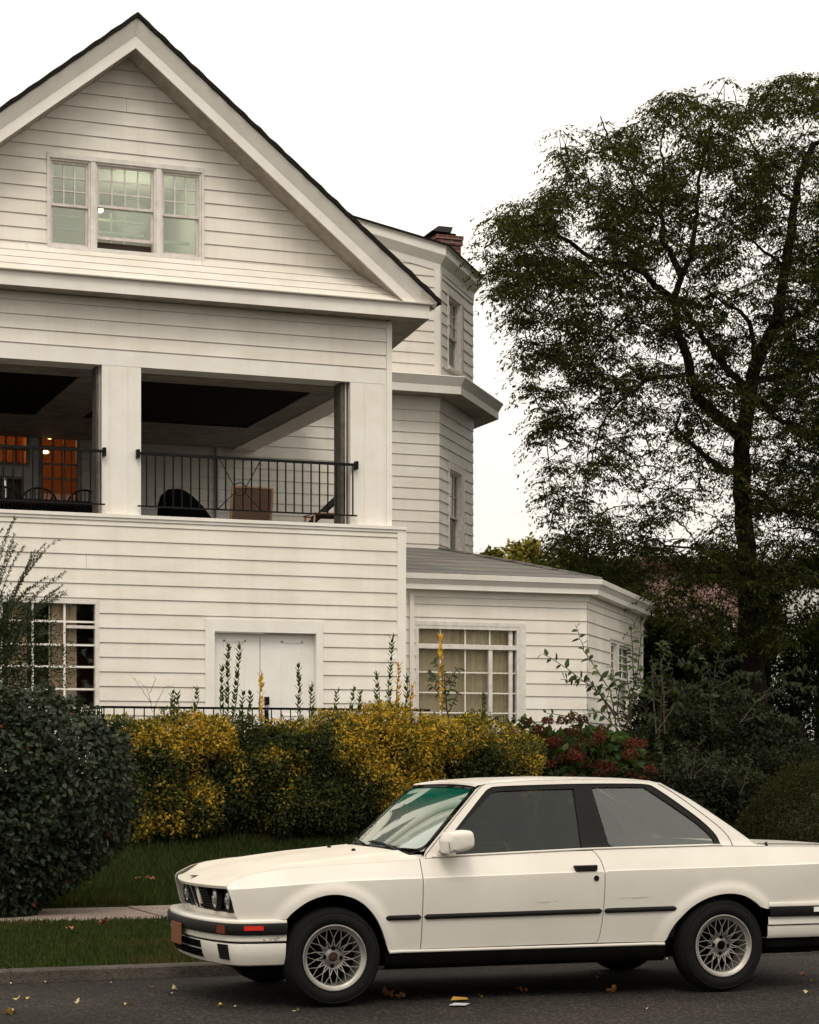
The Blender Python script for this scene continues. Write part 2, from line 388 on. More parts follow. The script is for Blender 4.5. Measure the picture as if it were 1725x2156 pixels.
def room(W, s0, s1, z0, z1, o, depth, m, parent, name='interior', back=None):
    mb = MB(); P = W.p; b = o-depth
    f = [(P(s0,z0,b),P(s1,z0,b),P(s1,z1,b),P(s0,z1,b)), (P(s0,z0,o),P(s0,z0,b),P(s0,z1,b),P(s0,z1,o)), (P(s1,z0,b),P(s1,z0,o),P(s1,z1,o),P(s1,z1,b)),
         (P(s0,z0,o),P(s1,z0,o),P(s1,z0,b),P(s0,z0,b)), (P(s0,z1,b),P(s1,z1,b),P(s1,z1,o),P(s0,z1,o))]
    for q in f: mb.face(*q)
    return house.part(name, mb, m, parent=parent)
def pane(W, s0, s1, z0, z1, o, m, parent):
    mb = MB(); mb.wbox(W, s0, s1, z0, z1, o-.006, o); return house.part('pane', mb, m, parent=parent)
def drape(W, s0, s1, z0, z1, o, amp, n, parent, m, pinch=None, lean=0):
    """a hanging curtain with folds; pinch=(z, factor) gathers it towards s0"""
    mb = MB(); rows = []; nz, ns = 24, n*8
    for i in range(nz+1):
        z = z0+(z1-z0)*i/nz; row = []
        k = 1
        if pinch: k = 1-(1-pinch[1])*math.exp(-((z-pinch[0])/(.42*(z1-z0)))**2)
        for j in range(ns+1):
            t = j/ns; s_ = s0+(s1-s0)*t*k+lean*(z1-z)
            row.append(W.p(s_, z, o+amp*math.sin(t*n*2*math.pi+.5*math.sin(z*3))*(.6+.4*math.sin(7*t+z))))
        rows.append(row)
    mb.grid(rows); return house.part('curtain', mb, m, parent=parent, smooth=True)

# --- lower left window, seen through the shrub
mb = MB(); ring(mb, L_, win_s0, win_s1, win_z0, win_z1, .055, -.10, .012)
mb.wbox(L_, win_s0-.03, win_s1+.03, win_z0-.05, win_z0, -.06, .05)
wl = house.part('window', mb, 'old_trim', label='dark many-paned window with tied-back curtains behind the shrub')
zt = L_.z(160,1340)-.02; cols = [L_.s(137), L_.s(70), L_.s(4)]
rws = [L_.z(170,1356-20), L_.z(170,1404-26), L_.z(170,1450-17)]
rws = [L_.z(170,1341), L_.z(170,1358+0), L_.z(170,1403), L_.z(170,1448)]
lt = lattice(L_, win_s0+.055, win_s1-.055, win_z0+.055, win_z1-.055, cols, [L_.z(170,1309+0), L_.z(170,1358), L_.z(170,1404), L_.z(170,1451)], -.03, .026, .04)
house.part('muntin', lt, 'trim', parent=wl)
mb = MB(); mb.wbox(L_, L_.s(108)-.01, L_.s(108)+.01, win_z0+.05, win_z1-.05, -.14, -.12)
mb.wbox(L_, cols[0]+.02, win_s1-.055, L_.z(170,1312)-.07, L_.z(170,1312)-.03, -.06, -.005); house.part('storm_bar', mb, 'sash_paint', parent=wl)
pane(L_, win_s0+.05, win_s1-.05, win_z0+.05, win_z1-.05, -.055, 'clear_glass', wl)
drape(L_, L_.s(112), L_.s(150), win_z0, win_z1-.05, -.11, .015, 3, wl, 'curtain_dim', pinch=(win_z0+.35,.45))
drape(L_, L_.s(165), L_.s(138), win_z0, win_z1-.05, -.12, .015, 3, wl, 'curtain_dim', pinch=(win_z0+.35,2.2))
drape(L_, L_.s(60), L_.s(20), win_z0, win_z1-.05, -.11, .015, 3, wl, 'curtain_dim')
room(L_, win_s0-.3, win_s1+.3, win_z0-.6, win_z1+.2, -.16, 2.0, 'room_red', wl)

# --- upper porch: header, columns, ceiling, floor, back wall
xu = P_.s(823)
z_open = (P_.z(297,771)+P_.z(735,806))/2
eave_bot = (B_.z(0,591)+B_.z(905,677))/2
mb = MB(); zr2 = P_.z(1175/1.4493, (1000+112/1.327)/1.4493)
siding(mb, P_, [(XL,z_open+.20),(xu-.07,z_open+.20),(xu-.07,eave_bot),(XL,eave_bot)], [], zr2, .188, joint_lap_shade=JT)
S_ = Wall(xu, YP, 90)
siding(mb, S_, [(0,z_open+.2),(YM-YP,z_open+.2),(YM-YP,eave_bot),(0,eave_bot)], [], zr2, .188, joint_lap_shade=JT)
house.part('porch_header', mb, 'siding')
mb = MB()
mb.wbox(P_, XL, xu-.07, z_open, z_open+.20, -.40, .004)
mb.box(xu-.40, xu-.002, YP+.4, YM, z_open, z_open+.2)
mb.wbox(P_, XL, xu-.07, z_open+.2, eave_bot+.03, -.40, -.03)
c1, c2 = P_.s(215), P_.s(297)
mat('jamb_shade', (.10,.085,.075), .7, spec=.15, var=.3, vs=12)  # dark tone paints in the shade on the columns' inner faces
def column(a, b, seams, dpt=.42, jam=.055):
    m2 = MB(); m2.wbox(P_, a, b, zpar-.02, z_open, -dpt, 0)
    for s_ in seams: m2.wbox(P_, s_-.006, s_+.006, zpar, z_open-.003, -.002, .008)
    co = house.part('column', m2, 'trim')
    if jam:
        m2 = MB(); m2.wbox(P_, a-jam, a-.001, zpar-.01, z_open, -dpt+.06, -.10); house.part('jamb_shade_strip', m2, 'jamb_shade', parent=co)
        m2 = MB(); m2.wbox(P_, a-jam*.42, a-jam*.30, zpar-.01, z_open, -.099, -.085); house.part('screen_track', m2, 'old_trim', parent=co)
    return co
column(c1, c2, [P_.s(228)+.02, P_.s(270)])
column(P_.s(738), xu-.07, [P_.s(768)], .45, .11)
column(XL+.004, XL+.45, [], .45, 0)
beam_ = mb; mb = MB(); SL = Wall(XL, YM, -90); siding(mb, SL, [(0,.4),(YM-YP,.4),(YM-YP,eave_bot),(0,eave_bot)], [], zr2, .188, joint_lap_shade=JT)
mb.box(XL+.02, XL+.10, YP+.46, YM, zpar-.3, eave_bot); house.part('added_side_wall', mb, 'siding')  # out-of-view wall, added solid to darken the left of the porch
mb = MB(); mb.box(XL-.5, XL-.01, YB, YM, eave_bot+.02, eave_bot+.18); house.part('cornice', mb, 'trim')
m2 = MB(); m2.wbox(P_, xu-.068, xu+.012, zpar, eave_bot, -.06, .018); m2.wbox(P_, xu-.1, xu-.07, zpar, z_open, -.01, .01); house.part('corner_trim', m2, 'trim')
house.part('porch_beam', beam_, 'trim')
# ceiling: lowered border of soffit boards round a dark recess
zc = z_open+.02; fx0 = XL; ymid0, ymid1 = YP+1.1, YM-2.2
mb = MB(); bw_ = .20
def boards_x(x0, x1, y0, y1, z):
    k = 0; y = y0
    while y < y1-1e-4:
        e = min(y+bw_, y1); mb.face((x0,y,z),(x0,e,z+.006),(x1,e,z+.006),(x1,y,z)); mb.face((x0,e,z+.006),(x0,e,z),(x1,e,z),(x1,e,z+.006)); y = e
rx1 = M_.s(660)
rec = [(-2.6+XL+5, c1-.25), (c2-.25, P_.s(655)-0.2)]
a0_ = at(168,0,ymid0)[0]; cr1 = at(660,0,ymid0)[0]
boards_x(XL, xu, YP+.4, ymid0, zc); boards_x(XL, xu, ymid1, YM, zc)
boards_x(cr1, xu, ymid0, ymid1, zc)
boards_x(a0_, a0_+.75, ymid0, ymid1, zc)
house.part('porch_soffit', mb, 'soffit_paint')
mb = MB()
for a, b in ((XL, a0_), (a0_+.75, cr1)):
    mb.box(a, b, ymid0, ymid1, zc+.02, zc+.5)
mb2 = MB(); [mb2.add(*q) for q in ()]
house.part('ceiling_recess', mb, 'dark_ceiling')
mb = MB(); mb.box(XL, xu-.02, YP+.05, YM, zpar-.45, zpar-.25); house.part('porch_floor', mb, 'porch_floor')
# --- main body
zM0, zM1 = 4.2, M_.z(880,835)
xc = M_.s(925); F2 = Wall(xc, YM, 53); f2e = F2.s(996)
zrM = M_.z((1150+160/3.318)/1.4493, (1100+600/3.318)/1.4493); EXM = .196
BR = [M_.s(88), M_.s(161)]; bz1 = M_.z(120,917); 
fr0, fr1 = M_.s(-30), M_.s(56); fz0 = M_.z(30,975)
w2 = (F2.s(945)+.0, F2.s(969.5), F2.z(945,1149), F2.z(945,987))     # second-floor bay window
mb = MB()
siding(mb, M_, [(XM,4.2),(xc,4.2),(xc,zM1+.2),(XM,zM1+.2)], [(BR[0],BR[1],4.2,bz1), (fr0,fr1,fz0,M_.z(30,915)),(M_.s(-30),M_.s(50),M_.z(20,1060),M_.z(20,1003))], zrM, EXM, joint_lap_shade=JT)
siding(mb, F2, [(0,4.2),(f2e,4.2),(f2e,zM1+.5),(0,zM1+.5)], [(w2[0],F2.s(979),4.2,w2[3])], zrM, EXM, joint_lap_shade=JT)
E2 = F2.p(f2e, 0); F3 = Wall(E2[0], E2[1], 90); siding(mb, F3, [(0,1),(5,1),(5,zM1+.5),(0,zM1+.5)], [], zrM, EXM, joint_lap_shade=JT)
house.part('upper_wall', mb, 'siding')
# lit French doors at the back of the porch
def lit_door(s0, s1, z0, z1, nc, rows, label, name='french_door', m='room_orange'):
    fm = MB(); ring(fm, M_, s0, s1, z0, z1, .05, -.07, .02)
    d = house.part(name, fm, 'soffit_paint', label=label)
    cols = [s0+.05+(s1-s0-.1)*i/nc for i in range(1, nc)]
    house.part('muntin', lattice(M_, s0+.05, s1-.05, z0+.05, z1-.05, cols, rows, -.02, .03, .03), 'soffit_paint', parent=d)
    pane(M_, s0+.05, s1-.05, z0+.05, z1-.05, -.04, 'dark_glass', d)
    return d
zd = lambda y: M_.z(120,y)
d1_ = lit_door(BR[0]-.05, BR[1]+.05, zpar-.06, bz1+.05, 3, [zd(941+0), zd(977), zd(1008)], 'narrow French door glowing orange behind the porch table')
room(M_, BR[0]-.9, BR[1]+.8, zpar-.1, bz1+.5, -.08, 2.6, 'room_orange', d1_)
d2_ = lit_door(fr0-.05, fr1+.05, fz0-.05, M_.z(30,915)+.05, 4, [M_.z(30,945)], 'orange lit window of the upper porch', 'window')
room(M_, fr0-.1, fr1+.25, fz0-.6, M_.z(30,915)+.4, -.08, 2.2, 'room_orange', d2_)
d3_ = house.part('window', ring(MB(), M_, M_.s(-30), M_.s(50), M_.z(20,1060), M_.z(20,1003), .04, -.06, .02), 'soffit_paint', label='low pale green window behind the porch table')
room(M_, M_.s(-30), M_.s(50), M_.z(20,1062), M_.z(20,1002), -.05, .35, 'room_green', d3_)
for (x, y, par) in ((106,920,d1_), (97,951,d1_)):
    s_, zz = M_.px(x, y, -.5); b = MB(); b.ball(M_.p(s_, zz, -.55), .05, 8, (1.2,1,.55)); house.part('bulb', b, 'bulb_orange', parent=par, smooth=True)
for (x, y, en) in ((106,935,13),(25,930,11)):
    s_, zz = M_.px(x, y, -1.1); ld = bpy.data.lights.new('room_lamp', 'POINT'); ld.energy = en; ld.color = (1,.62,.28); ld.shadow_soft_size = .1
    lo = bpy.data.objects.new('room_lamp', ld); C.objects.link(lo); lo.location = M_.p(s_, zz, -1.1); lo['kind'] = 'structure'
b = MB()                                               # cabinet and plant seen in the lit window
b.wbox(M_, fr0, fr1, fz0-.55, fz0+.10, -1.3, -.6); house.part('cabinet', b, 'dark_wood', parent=d2_)
# --- mid cornice of the main body (second-floor eave) round the bay
def cornice(name, nodes, prof, m='trim', soffit_to=None, zs=None):
    """nodes: [(x, y, (mx, my))] on the wall line, prof as (out, z)"""
    mb = MB(); rows = []
    for x, y, (ax, ay) in nodes: rows.append([(x+ax*o, y+ay*o, z) for o, z in prof])
    mb.grid(rows); return mb
m01 = (.5, -1.0); n2x, n2y = F2.n; k_ = 1+n2x; m12 = ((n2x+1)/(1+n2x), n2y/(1+n2x))
n_sum = (n2x, n2y-1); kk = 1-n2y; m01 = (n_sum[0]/kk, n_sum[1]/kk)
nodes = [(XM, YM, (0,-1)), (xc, YM, m01), (E2[0], E2[1], m12), (E2[0], E2[1]+6, (1,0))]
o_ = .46
zb = M_.z(969.3, 830, o_); zt_ = M_.z(975,798,o_+.1)
house.part('cornice', cornice('', nodes, [(o_,zb),(o_,zb+.135),(o_+.004,zb+.139),(o_+.08,zb+.27),(o_+.09,zb+.285),(o_+.08,zb+.30),(.02,zb+.36)]), 'trim')
mbs = MB()                                            # its soffit in boards
for (x0,y0,(ax,ay)), (x1,y1,(bx,by)) in zip(nodes, nodes[1:]):
    L = math.hypot(x1-x0, y1-y0); n = max(1, int(L/.30))
    for i in range(n):
        q = []
        for t in (i/n, (i+1)/n-.0): q.append(((x0+(x1-x0)*t), (y0+(y1-y0)*t), ax+(bx-ax)*t, ay+(by-ay)*t))
        (px0,py0,mx0,my0), (px1,py1,mx1,my1) = q
        mbs.face((px0,py0,zb+.012),(px1,py1,zb+.004),(px1+mx1*o_,py1+my1*o_,zb+.004),(px0+mx0*o_,py0+my0*o_,zb+.012))
        mbs.face((px1,py1,zb+.004),(px1,py1,zb+.012),(px1+mx1*o_,py1+my1*o_,zb+.012),(px1+mx1*o_,py1+my1*o_,zb+.004))
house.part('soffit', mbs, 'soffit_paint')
# frieze under it
house.part('frieze', cornice('', nodes, [(.018,zb-.16),(.018,zb)]), 'trim')
# --- third floor of the bay with its sloping eave
z3 = zb+.33
cb = M_.s(926)
z3c = M_.z(927,520,.13); z3b = M_.z(927,537,.13)
w3 = (F2.s(942.5), F2.s(967), F2.z(942,776), F2.z(942,620))
zr3 = M_.z((1000+930/2.875)/1.4493, (500+985/2.875)/1.4493)
s750, z750 = M_.px(755, 467, .13)
slope3 = (z750-z3c)/(cb-s750)
xl3 = cb-3.2; hgt = lambda s: z3b+(cb-s)*slope3
mb = MB()
siding(mb, M_, [(xl3,z3),(xc,z3),(xc,hgt(xc)-.02),(xl3,hgt(xl3)-.02)], [], zr3, EXM, joint_lap_shade=JT)
siding(mb, F2, [(0,z3),(f2e,z3),(f2e,z3b),(0,z3b)], [(w3[0],F2.s(976),w3[2],w3[3]+.03)], zr3, EXM, joint_lap_shade=JT)
siding(mb, F3, [(0,z3),(4,z3),(4,z3b),(0,z3b)], [], zr3, EXM, joint_lap_shade=JT)
house.part('attic_wall', mb, 'siding')
mb = MB()
mb.wbox(M_, xc-.10, xc+.0, z3, hgt(xc)-.03, -.02, .022)
house.part('corner_trim', mb, 'trim'); mb = MB(); mb.wbox(F2, .0, .10, z3, hgt(xc)-.03, .0, .026); house.part('corner_trim', mb, 'trim')
o3 = .14
nodes3 = [(xl3-3, YM, (0,-1)), (xc, YM, m01), (E2[0], E2[1], m12), (E2[0], E2[1]+5, (1,0))]
rows = []
for i, (x, y, (ax, ay)) in enumerate(nodes3):
    dz = (cb-x)*slope3 if i < 2 else 0; zz = (z3b if i else z3b)+dz
    rows.append([(x+ax*o, y+ay*o, zz+h) for o, h in [(.02,-.26),(.03,-.14),(o3,0),(o3,.13),(o3+.03,.165),(o3+.035,.175)]])
mb = MB().grid(rows); house.part('cornice', mb, 'trim')
rows = [[(p[5][0]+(.015*nodes3[i][2][0]), p[5][1]+.015*nodes3[i][2][1], p[5][2]-.02), (p[5][0]+.02*nodes3[i][2][0], p[5][1]+.02*nodes3[i][2][1], p[5][2]+.02), (p[5][0]-nodes3[i][2][0]*2.2, p[5][1]-nodes3[i][2][1]*2.2, p[5][2]+.22)] for i, p in enumerate(rows)]
mb = MB().grid(rows); mb.face(*[r_[2] for r_ in rows][::-1]); house.part('roof', mb, 'shingle_edge')
# --- sash windows of the bay
def sash_window(W, s0, s1, z0, z1, cols, rows, meet, label, gl='dark_glass', m='room_dark', rec=.07, open_=0, case=.0, tk=.05, room_d=1.5, mun=.02):
    mb = MB()
    ring(mb, W, s0, s1, z0, z1, tk*.8, -rec-.05, -.005)
    if case:
        mb.wbox(W, s0-case*.2, s0, z0-.02, z1+case*.8, -.02, .028); mb.wbox(W, s1, s1+case, z0-.02, z1+case*.8, -.02, .028)
        mb.wbox(W, s0, s1, z1, z1+case*.8, -.02, .028); mb.wbox(W, s0-.02, s1+case, z0-.06, z0-.0, -.02, .05)
    wn = house.part('window', mb, 'old_trim', label=label)
    a, b = s0+tk*.8, s1-tk*.8; zm = z0+(z1-z0)*meet
    mb = ring(MB(), W, a, b, zm, z1-tk*.8, tk, -rec, -rec+.03); up = house.part('upper_sash', mb, 'sash_paint', parent=wn)
    mb = ring(MB(), W, a, b, z0+tk*.8+open_, zm+tk*.9+.0, tk, -rec-.036, -rec-.004, tb=tk*1.3); house.part('lower_sash', mb, 'sash_paint', parent=wn)
    cs = [a+tk+(b-a-2*tk)*i/cols for i in range(1, cols)]; rs = [zm+tk+(z1-tk*1.8-zm-tk)*i/rows for i in range(1, rows)]
    house.part('muntin', lattice(W, a+tk, b-tk, zm+tk, z1-tk*1.8, cs, rs, -rec+.02, mun, .02), 'sash_paint', parent=wn)
    mb = MB(); mb.wbox(W, a+tk, b-tk, zm+tk, z1-tk*1.8, -rec-.002, -rec+.002); mb.wbox(W, a+tk, b-tk, z0+tk*2+open_, zm, -rec-.024, -rec-.020)
    house.part('pane', mb, gl, parent=wn)
    if m: room(W, s0+.01, s1-.01, z0+.01, z1-.01, -rec-.06, room_d, m, wn)
    return wn
sash_window(F2, w2[0], F2.s(970.5), 5.0, w2[3], 3, 2, .52, 'tall sash window on the angled bay of the second floor', case=.16, tk=.035, mun=.018)
sash_window(F2, w3[0], F2.s(967.5), w3[2]+.06, w3[3], 3, 3, .45, 'sash window under the roof of the bay with a grey blind below', case=.14, tk=.04, mun=.02)
b = MB(); b.wbox(F2, w3[0]+.08, F2.s(967.5)-.08, w3[2]+.12, w3[2]+(w3[3]-w3[2])*.42, -.14, -.13); house.part('blind', b, 'grey_fabric')

# --- gable
zc_top = (B_.z(0,562)+B_.z(870,640))/2
A = at(289, 33, YB-.08); RR = at(920, 632, YB-.08); pitch = (A[1]-RR[1])/(RR[0]-A[0])
Lx = at(0, 218, YB-.08); pl = (A[1]-Lx[1])/(A[0]-Lx[0]); XA = A[0]
print('pitch', round(pitch,3), round(pl,3), 'apex', A, 'zpar', zpar, 'zopen', z_open, 'eave', eave_bot, 'xr', xr, 'XA', XA)
XE = RR[0]; XEL = XA-(XE-XA)            # eave ends
tD, tLt = .205, .165                     # vertical size of the dark and light rake boards
zA = A[1]-.03
rake = [(XEL, zA-(XE-XA)*pitch), (XA, zA), (XE, zA-(XE-XA)*pitch)]
mb = MB()
for i in (0, 1):
    (xa, za), (xb, zb_) = rake[i], rake[i+1]
    sx = 1 if i else -1; zf = lambda x: zA-abs(x-XA)*pitch; x1 = XA+sx*(zA-tD-zc_top)/pitch; x2 = XA+sx*(zA-tD-tLt-zc_top)/pitch; xe = XA+sx*(XE-XA)
    mb.grid([[(x, YB-.09, zf(x)+.004), (x, YB-.095, zf(x)-.012), (x, YB-.005, max(zf(x)-tD, zl))] for x, zl in ((XA,0),(x1,0),(xe-sx*.09,zc_top-.018),(xe,zc_top-.05))])
    mb.grid([[(x, YB-.005, zf(x)-tD), (x, YB, zf(x)-tD-.006), (x, YB, max(zf(x)-tD-tLt, zc_top)), (x, YB+.03, max(zf(x)-tD-tLt, zc_top))] for x in (XA, x2, x1)])
house.part('rake_board', mb, 'trim')
mb = MB()                                   # boarded rake soffit with its seams
for sgn in (-1, 1):
    n = 32; L = (zA-tD-tLt-zc_top)/pitch+.05
    for i in range(n):
        xs = [XA+sgn*L*i/n, XA+sgn*L*(i+1)/n]; zz = [zA-L*i/n*pitch-tD-tLt+.006, zA-L*(i+1)/n*pitch-tD-tLt+.006]
        st = -.006 if i % 2 else .0
        mb.face((xs[0],YB+.03,zz[0]+st),(xs[1],YB+.03,zz[1]+st),(xs[1],YG+.02,zz[1]+st),(xs[0],YG+.02,zz[0]+st))
        mb.face((xs[1],YB+.03,zz[1]-.0065),(xs[1],YG+.02,zz[1]-.0065),(xs[1],YG+.02,zz[1]+.003),(xs[1],YB+.03,zz[1]+.003))
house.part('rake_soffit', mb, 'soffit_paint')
mb = MB(); tR = .07                        # roof slabs with shingle edge
for sgn in (-1, 1):
    x0, x1 = XA, XA+sgn*(XE-XA+.05); z0, z1 = zA+.012, zA+.012-(XE-XA+.05)*pitch
    ys = [YB-.13+.010*math.sin(i*2.1) for i in range(60)]
    rows = []
    for i in range(60):
        t = i/59; x = x0+(x1-x0)*t; z = z0+(z1-z0)*t+.0055*math.sin(i*1.7)*(t > 0); rows.append([(x,YB-.095,z-.012),(x,ys[i],z-.01),(x,ys[i],z+tR-.012),(x,YM+2,z+tR)])
    mb.grid(rows)
    mb.face((x1,YB-.09,z1-.005),(x1,YM+2,z1-.005),(x1,YM+2,z1+tR),(x1,YB-.12,z1+tR-.01))
    mb.face((x0,YB-.09,z0-.004),(x1,YB-.09,z1-.004),(x1,YM+2,z1-.004),(x0,YM+2,z0-.004))
house.part('roof', mb, 'shingle_edge')
mb = MB()
for sx, xe in ((1, XE), (-1, XEL)):
    ze_ = rake[2][1]; mb = MB(); mb.face((xe,YB-.09,ze_+.01),(xe,YB-.005,zc_top-.06),(xe,YM,zc_top-.06),(xe,YM,ze_+.01)); mb.face((xe,YB-.005,zc_top-.06),(xe-sx*.12,YB-.005,zc_top-.06),(xe-sx*.12,YM,zc_top-.06),(xe,YM,zc_top-.06)); house.part('eave_board', mb, 'trim')
# flared skirt of siding then the gable wall
zfl0 = B_.z(880,640)+.0
zc_top = (B_.z(0,562)+B_.z(870,640))/2
fl_h = .47; zfl1 = zc_top+fl_h
gz = lambda x: zA-abs(x-XA)*pitch-tD-tLt+.01
def gable_poly(z0, z1, dz=0):
    # convex outline of the gable between z0 and z1
    xa = XA-(zA-tD-tLt+.01+dz-z0)/pitch; xb = XA+(zA-tD-tLt+.01+dz-z0)/pitch
    xa2 = XA-(zA-tD-tLt+.01+dz-z1)/pitch; xb2 = XA+(zA-tD-tLt+.01+dz-z1)/pitch
    return [(xa,z0),(xb,z0),(xb2,z1),(xa2,z1)]
zap = zA-tD-tLt+.0
gw = (G_.s(103), G_.s(425), (G_.z(103,515)+G_.z(425,547))/2, (G_.z(103,330)+G_.z(425,362))/2)
zrG = G_.z(1, 514/1.4493)
mb = MB()
siding(mb, G_, gable_poly(zfl1, zap-.001), [gw], zrG, .187, joint_lap_shade=JT)
ratio = math.tan(R(51))
siding(mb, G_, gable_poly(zc_top, zfl1, .0), [], zfl1, fl_h/4, slope=lambda z: (zfl1-z)*.46/fl_h, lap=.010, joint_lap_shade=JT)
house.part('gable_wall', mb, 'siding')
# horizontal cornice at the foot of the gable, round the right corner and back along the side
xB = at(905, 660, YB)[0]; xBl = XA-(xB-XA)
prof = [(0,eave_bot),(0,eave_bot+.185),(.004,eave_bot+.19),(.06,zc_top-.012),(.065,zc_top),(-.05,zc_top+.012)]
mb = MB(); rows = [[(x, y-o if j < 2 else y-o, z) if j == 0 else ((x+o, y-o, z) if j == 1 else (x+o, y, z)) for o, z in prof] for j, x, y in ((0,XL-.45,YB),(1,xB,YB),(2,xB+.27,YB+2.3),(2,xB+.27,YM))]
mb.grid(rows); house.part('cornice', mb, 'trim')
mb = MB()
for x0 in np.arange(XL-.4, xB, .30):
    x1 = min(x0+.30, xB); xk = x1+(.042 if x1 > xB-.001 else 0); mb.face((x0,YB,eave_bot+.012),(x1,YB,eave_bot+.004),(xk,YP,eave_bot+.004),(x0,YP,eave_bot+.012))
    mb.face((x1,YB,eave_bot+.004),(x1,YB,eave_bot+.012),(x1,YP,eave_bot+.012),(x1,YP,eave_bot+.004))
for y0 in np.arange(YP, YM, .30):
    y1 = min(y0+.30, YM); ex_ = lambda y: xB+.27*min(1, (y-YB)/2.3); mb.face((xu,y0,eave_bot+.012),(ex_(y0),y0,eave_bot+.012),(ex_(y1),y1,eave_bot+.004),(xu,y1,eave_bot+.004))
    mb.face((xu,y1,eave_bot+.004),(ex_(y1),y1,eave_bot+.004),(ex_(y1),y1,eave_bot+.012),(xu,y1,eave_bot+.012))
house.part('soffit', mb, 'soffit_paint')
# closing piece between side cornice and roof slope
mb = MB(); zz = zA-(xB-XA)*pitch; mb.face((xB+.0,YB+.0,zc_top),(XE,YB-.02,rake[2][1]-.01),(XE,YM,rake[2][1]-.01),(xB,YM,zc_top)); house.part('gutter_board', mb, 'trim')
# --- triple window of the gable
s0, s1, z0, z1 = gw
mb = MB()
c_a, c_b, c_c, c_d = G_.s(190), G_.s(204), G_.s(329), G_.s(340)
mb.wbox(G_, s0-.03, s0+.006, z0-.03, z1+.05, -.10, .03); mb.wbox(G_, s1-.006, s1+.03, z0-.03, z1+.05, -.10, .03)
mb.wbox(G_, s0+.006, s1-.006, z1-.01, z1+.05, -.10, .03); mb.wbox(G_, s0+.006, s1-.006, z0-.05, z0, -.10, .045)
mb.wbox(G_, G_.s(190.5), G_.s(201), z0, z1-.01, -.10, .02); mb.wbox(G_, G_.s(328.5), G_.s(339), z0, z1-.01, -.10, .02)
gwin = house.part('window_frame', mb, 'old_trim', label='wide frame of the three attic windows in the gable')
sash_window(G_, s0+.006, G_.s(190.5), z0, z1-.01, 3, 3, .47, 'left attic window with small upper panes', 'attic_glass', None, tk=.032, mun=.017)
sash_window(G_, G_.s(201), G_.s(328.5), z0, z1-.01, 4, 3, .50, 'middle attic window raised a little at the bottom, bulb behind', 'attic_glass', None, open_=.14, tk=.032, mun=.017)
sash_window(G_, G_.s(339), s1-.006, z0, z1-.01, 3, 3, .47, 'right attic window with small upper panes', 'attic_glass', None, tk=.032, mun=.017)
mb = MB(); P = G_.p
rm = room(G_, s0-.1, s1+.1, z0-.25, z1+.1, -.18, 2.4, 'room_green', gwin)
b = MB()
for k, (a, c) in enumerate(((s0+.05, G_.s(180)), (G_.s(205), G_.s(320)), (G_.s(345), s1-.05))):
    for i in range(3 if k < 2 else 1):
        zz = z0+.18+.17*i+(.12 if k == 2 else 0); b.wbox(G_, a, c, zz, zz+.03, -.52, -.46)
for x in (248, 276): b.wbox(G_, G_.s(x)-.015, G_.s(x)+.015, z0+.02, z0+.62, -.42, -.40)
house.part('shelf', b, 'white_shelf', parent=gwin)
b = MB(); b.wbox(G_, G_.s(196), G_.s(326), z0-.2, z0+.16, -.40, -.22); house.part('desk', b, 'dark_wood', parent=gwin)
b = MB(); s_, zz = G_.px(211, 441, -.35); b.ball(G_.p(s_, zz, -.35), .045, 8); house.part('bulb', b, 'bulb', parent=gwin, smooth=True)
ld = bpy.data.lights.new('attic_lamp', 'POINT'); ld.energy = 24; ld.color = (1,.97,.84); ld.shadow_soft_size = .25
lo = bpy.data.objects.new('attic_lamp', ld); C.objects.link(lo); lo.location = G_.p(s_+.6, zz+.1, -1.0); lo['kind'] = 'structure'

# --- chimney
yc_ = 37.5; a = at(923,560,yc_); b_ = at(979,560,yc_); top = at(950,497,yc_)[1]
wch = b_[0]-a[0]-.08
bx0 = a[0]; mb = MB(); mb.box(bx0, bx0+wch, yc_, yc_+.75, 9, top); mb.box(bx0-.03, bx0+wch+.03, yc_-.03, yc_+.78, top-.17, top-.09); mb.box(bx0-.04, bx0+wch+.04, yc_-.04, yc_+.79, top-.07, top+.01)
ch = house.part('chimney', mb, 'chimney_brick')
mb = MB(); q = at(936,488,yc_)[1]; x0_ = bx0+.0; mb.box(x0_+.10, x0_+.42, yc_+.12, yc_+.5, top+.01, top+.09)
mb.add([(x0_-.14,yc_-.02,top+.07),(x0_+.26,yc_-.02,top+.06),(x0_+.32,yc_+.66,top+.07),(x0_-.10,yc_+.66,top+.08),(x0_+.04,yc_+.08,top+.20),(x0_+.34,yc_+.08,top+.20),(x0_+.38,yc_+.6,top+.21),(x0_+.06,yc_+.6,top+.21)],
       [(3,2,1,0),(4,5,6,7),(0,1,5,4),(1,2,6,5),(2,3,7,6),(3,0,4,7)])
house.part('chimney_cap', mb, 'iron', parent=ch)

# --- one-storey wing
vx0, vxc = V_.s(856), V_.s(1791/1.4493); F5 = Wall(vxc, YW, 53); f5e = F5.s(1345)
zw_b = V_.z(1240,1251,.2)                       # underside of its eave
zrV = V_.z(1600/1.4493, (1850+176/4.3125)/1.4493)
q0, q1 = V_.s(875), V_.s(1094); qz0, qz1 = V_.z(1000,1530), (V_.z(877,1318-3)+V_.z(1092,1322))/2
r0, r1 = F5.s(1283.5), F5.s(1328); rz0, rz1 = F5.z(1290,1500), F5.z(1287,1347)
mb = MB()
siding(mb, V_, [(vx0-.1,.4),(vxc,.4),(vxc,zw_b),(vx0-.1,zw_b)], [(q0,q1,qz0,qz1+.0)], zrV, EX, joint_lap_shade=JT)
siding(mb, F5, [(0,.4),(f5e,.4),(f5e,zw_b),(0,zw_b)], [(r0,r1,rz0,rz1)], zrV, EX, joint_lap_shade=JT)
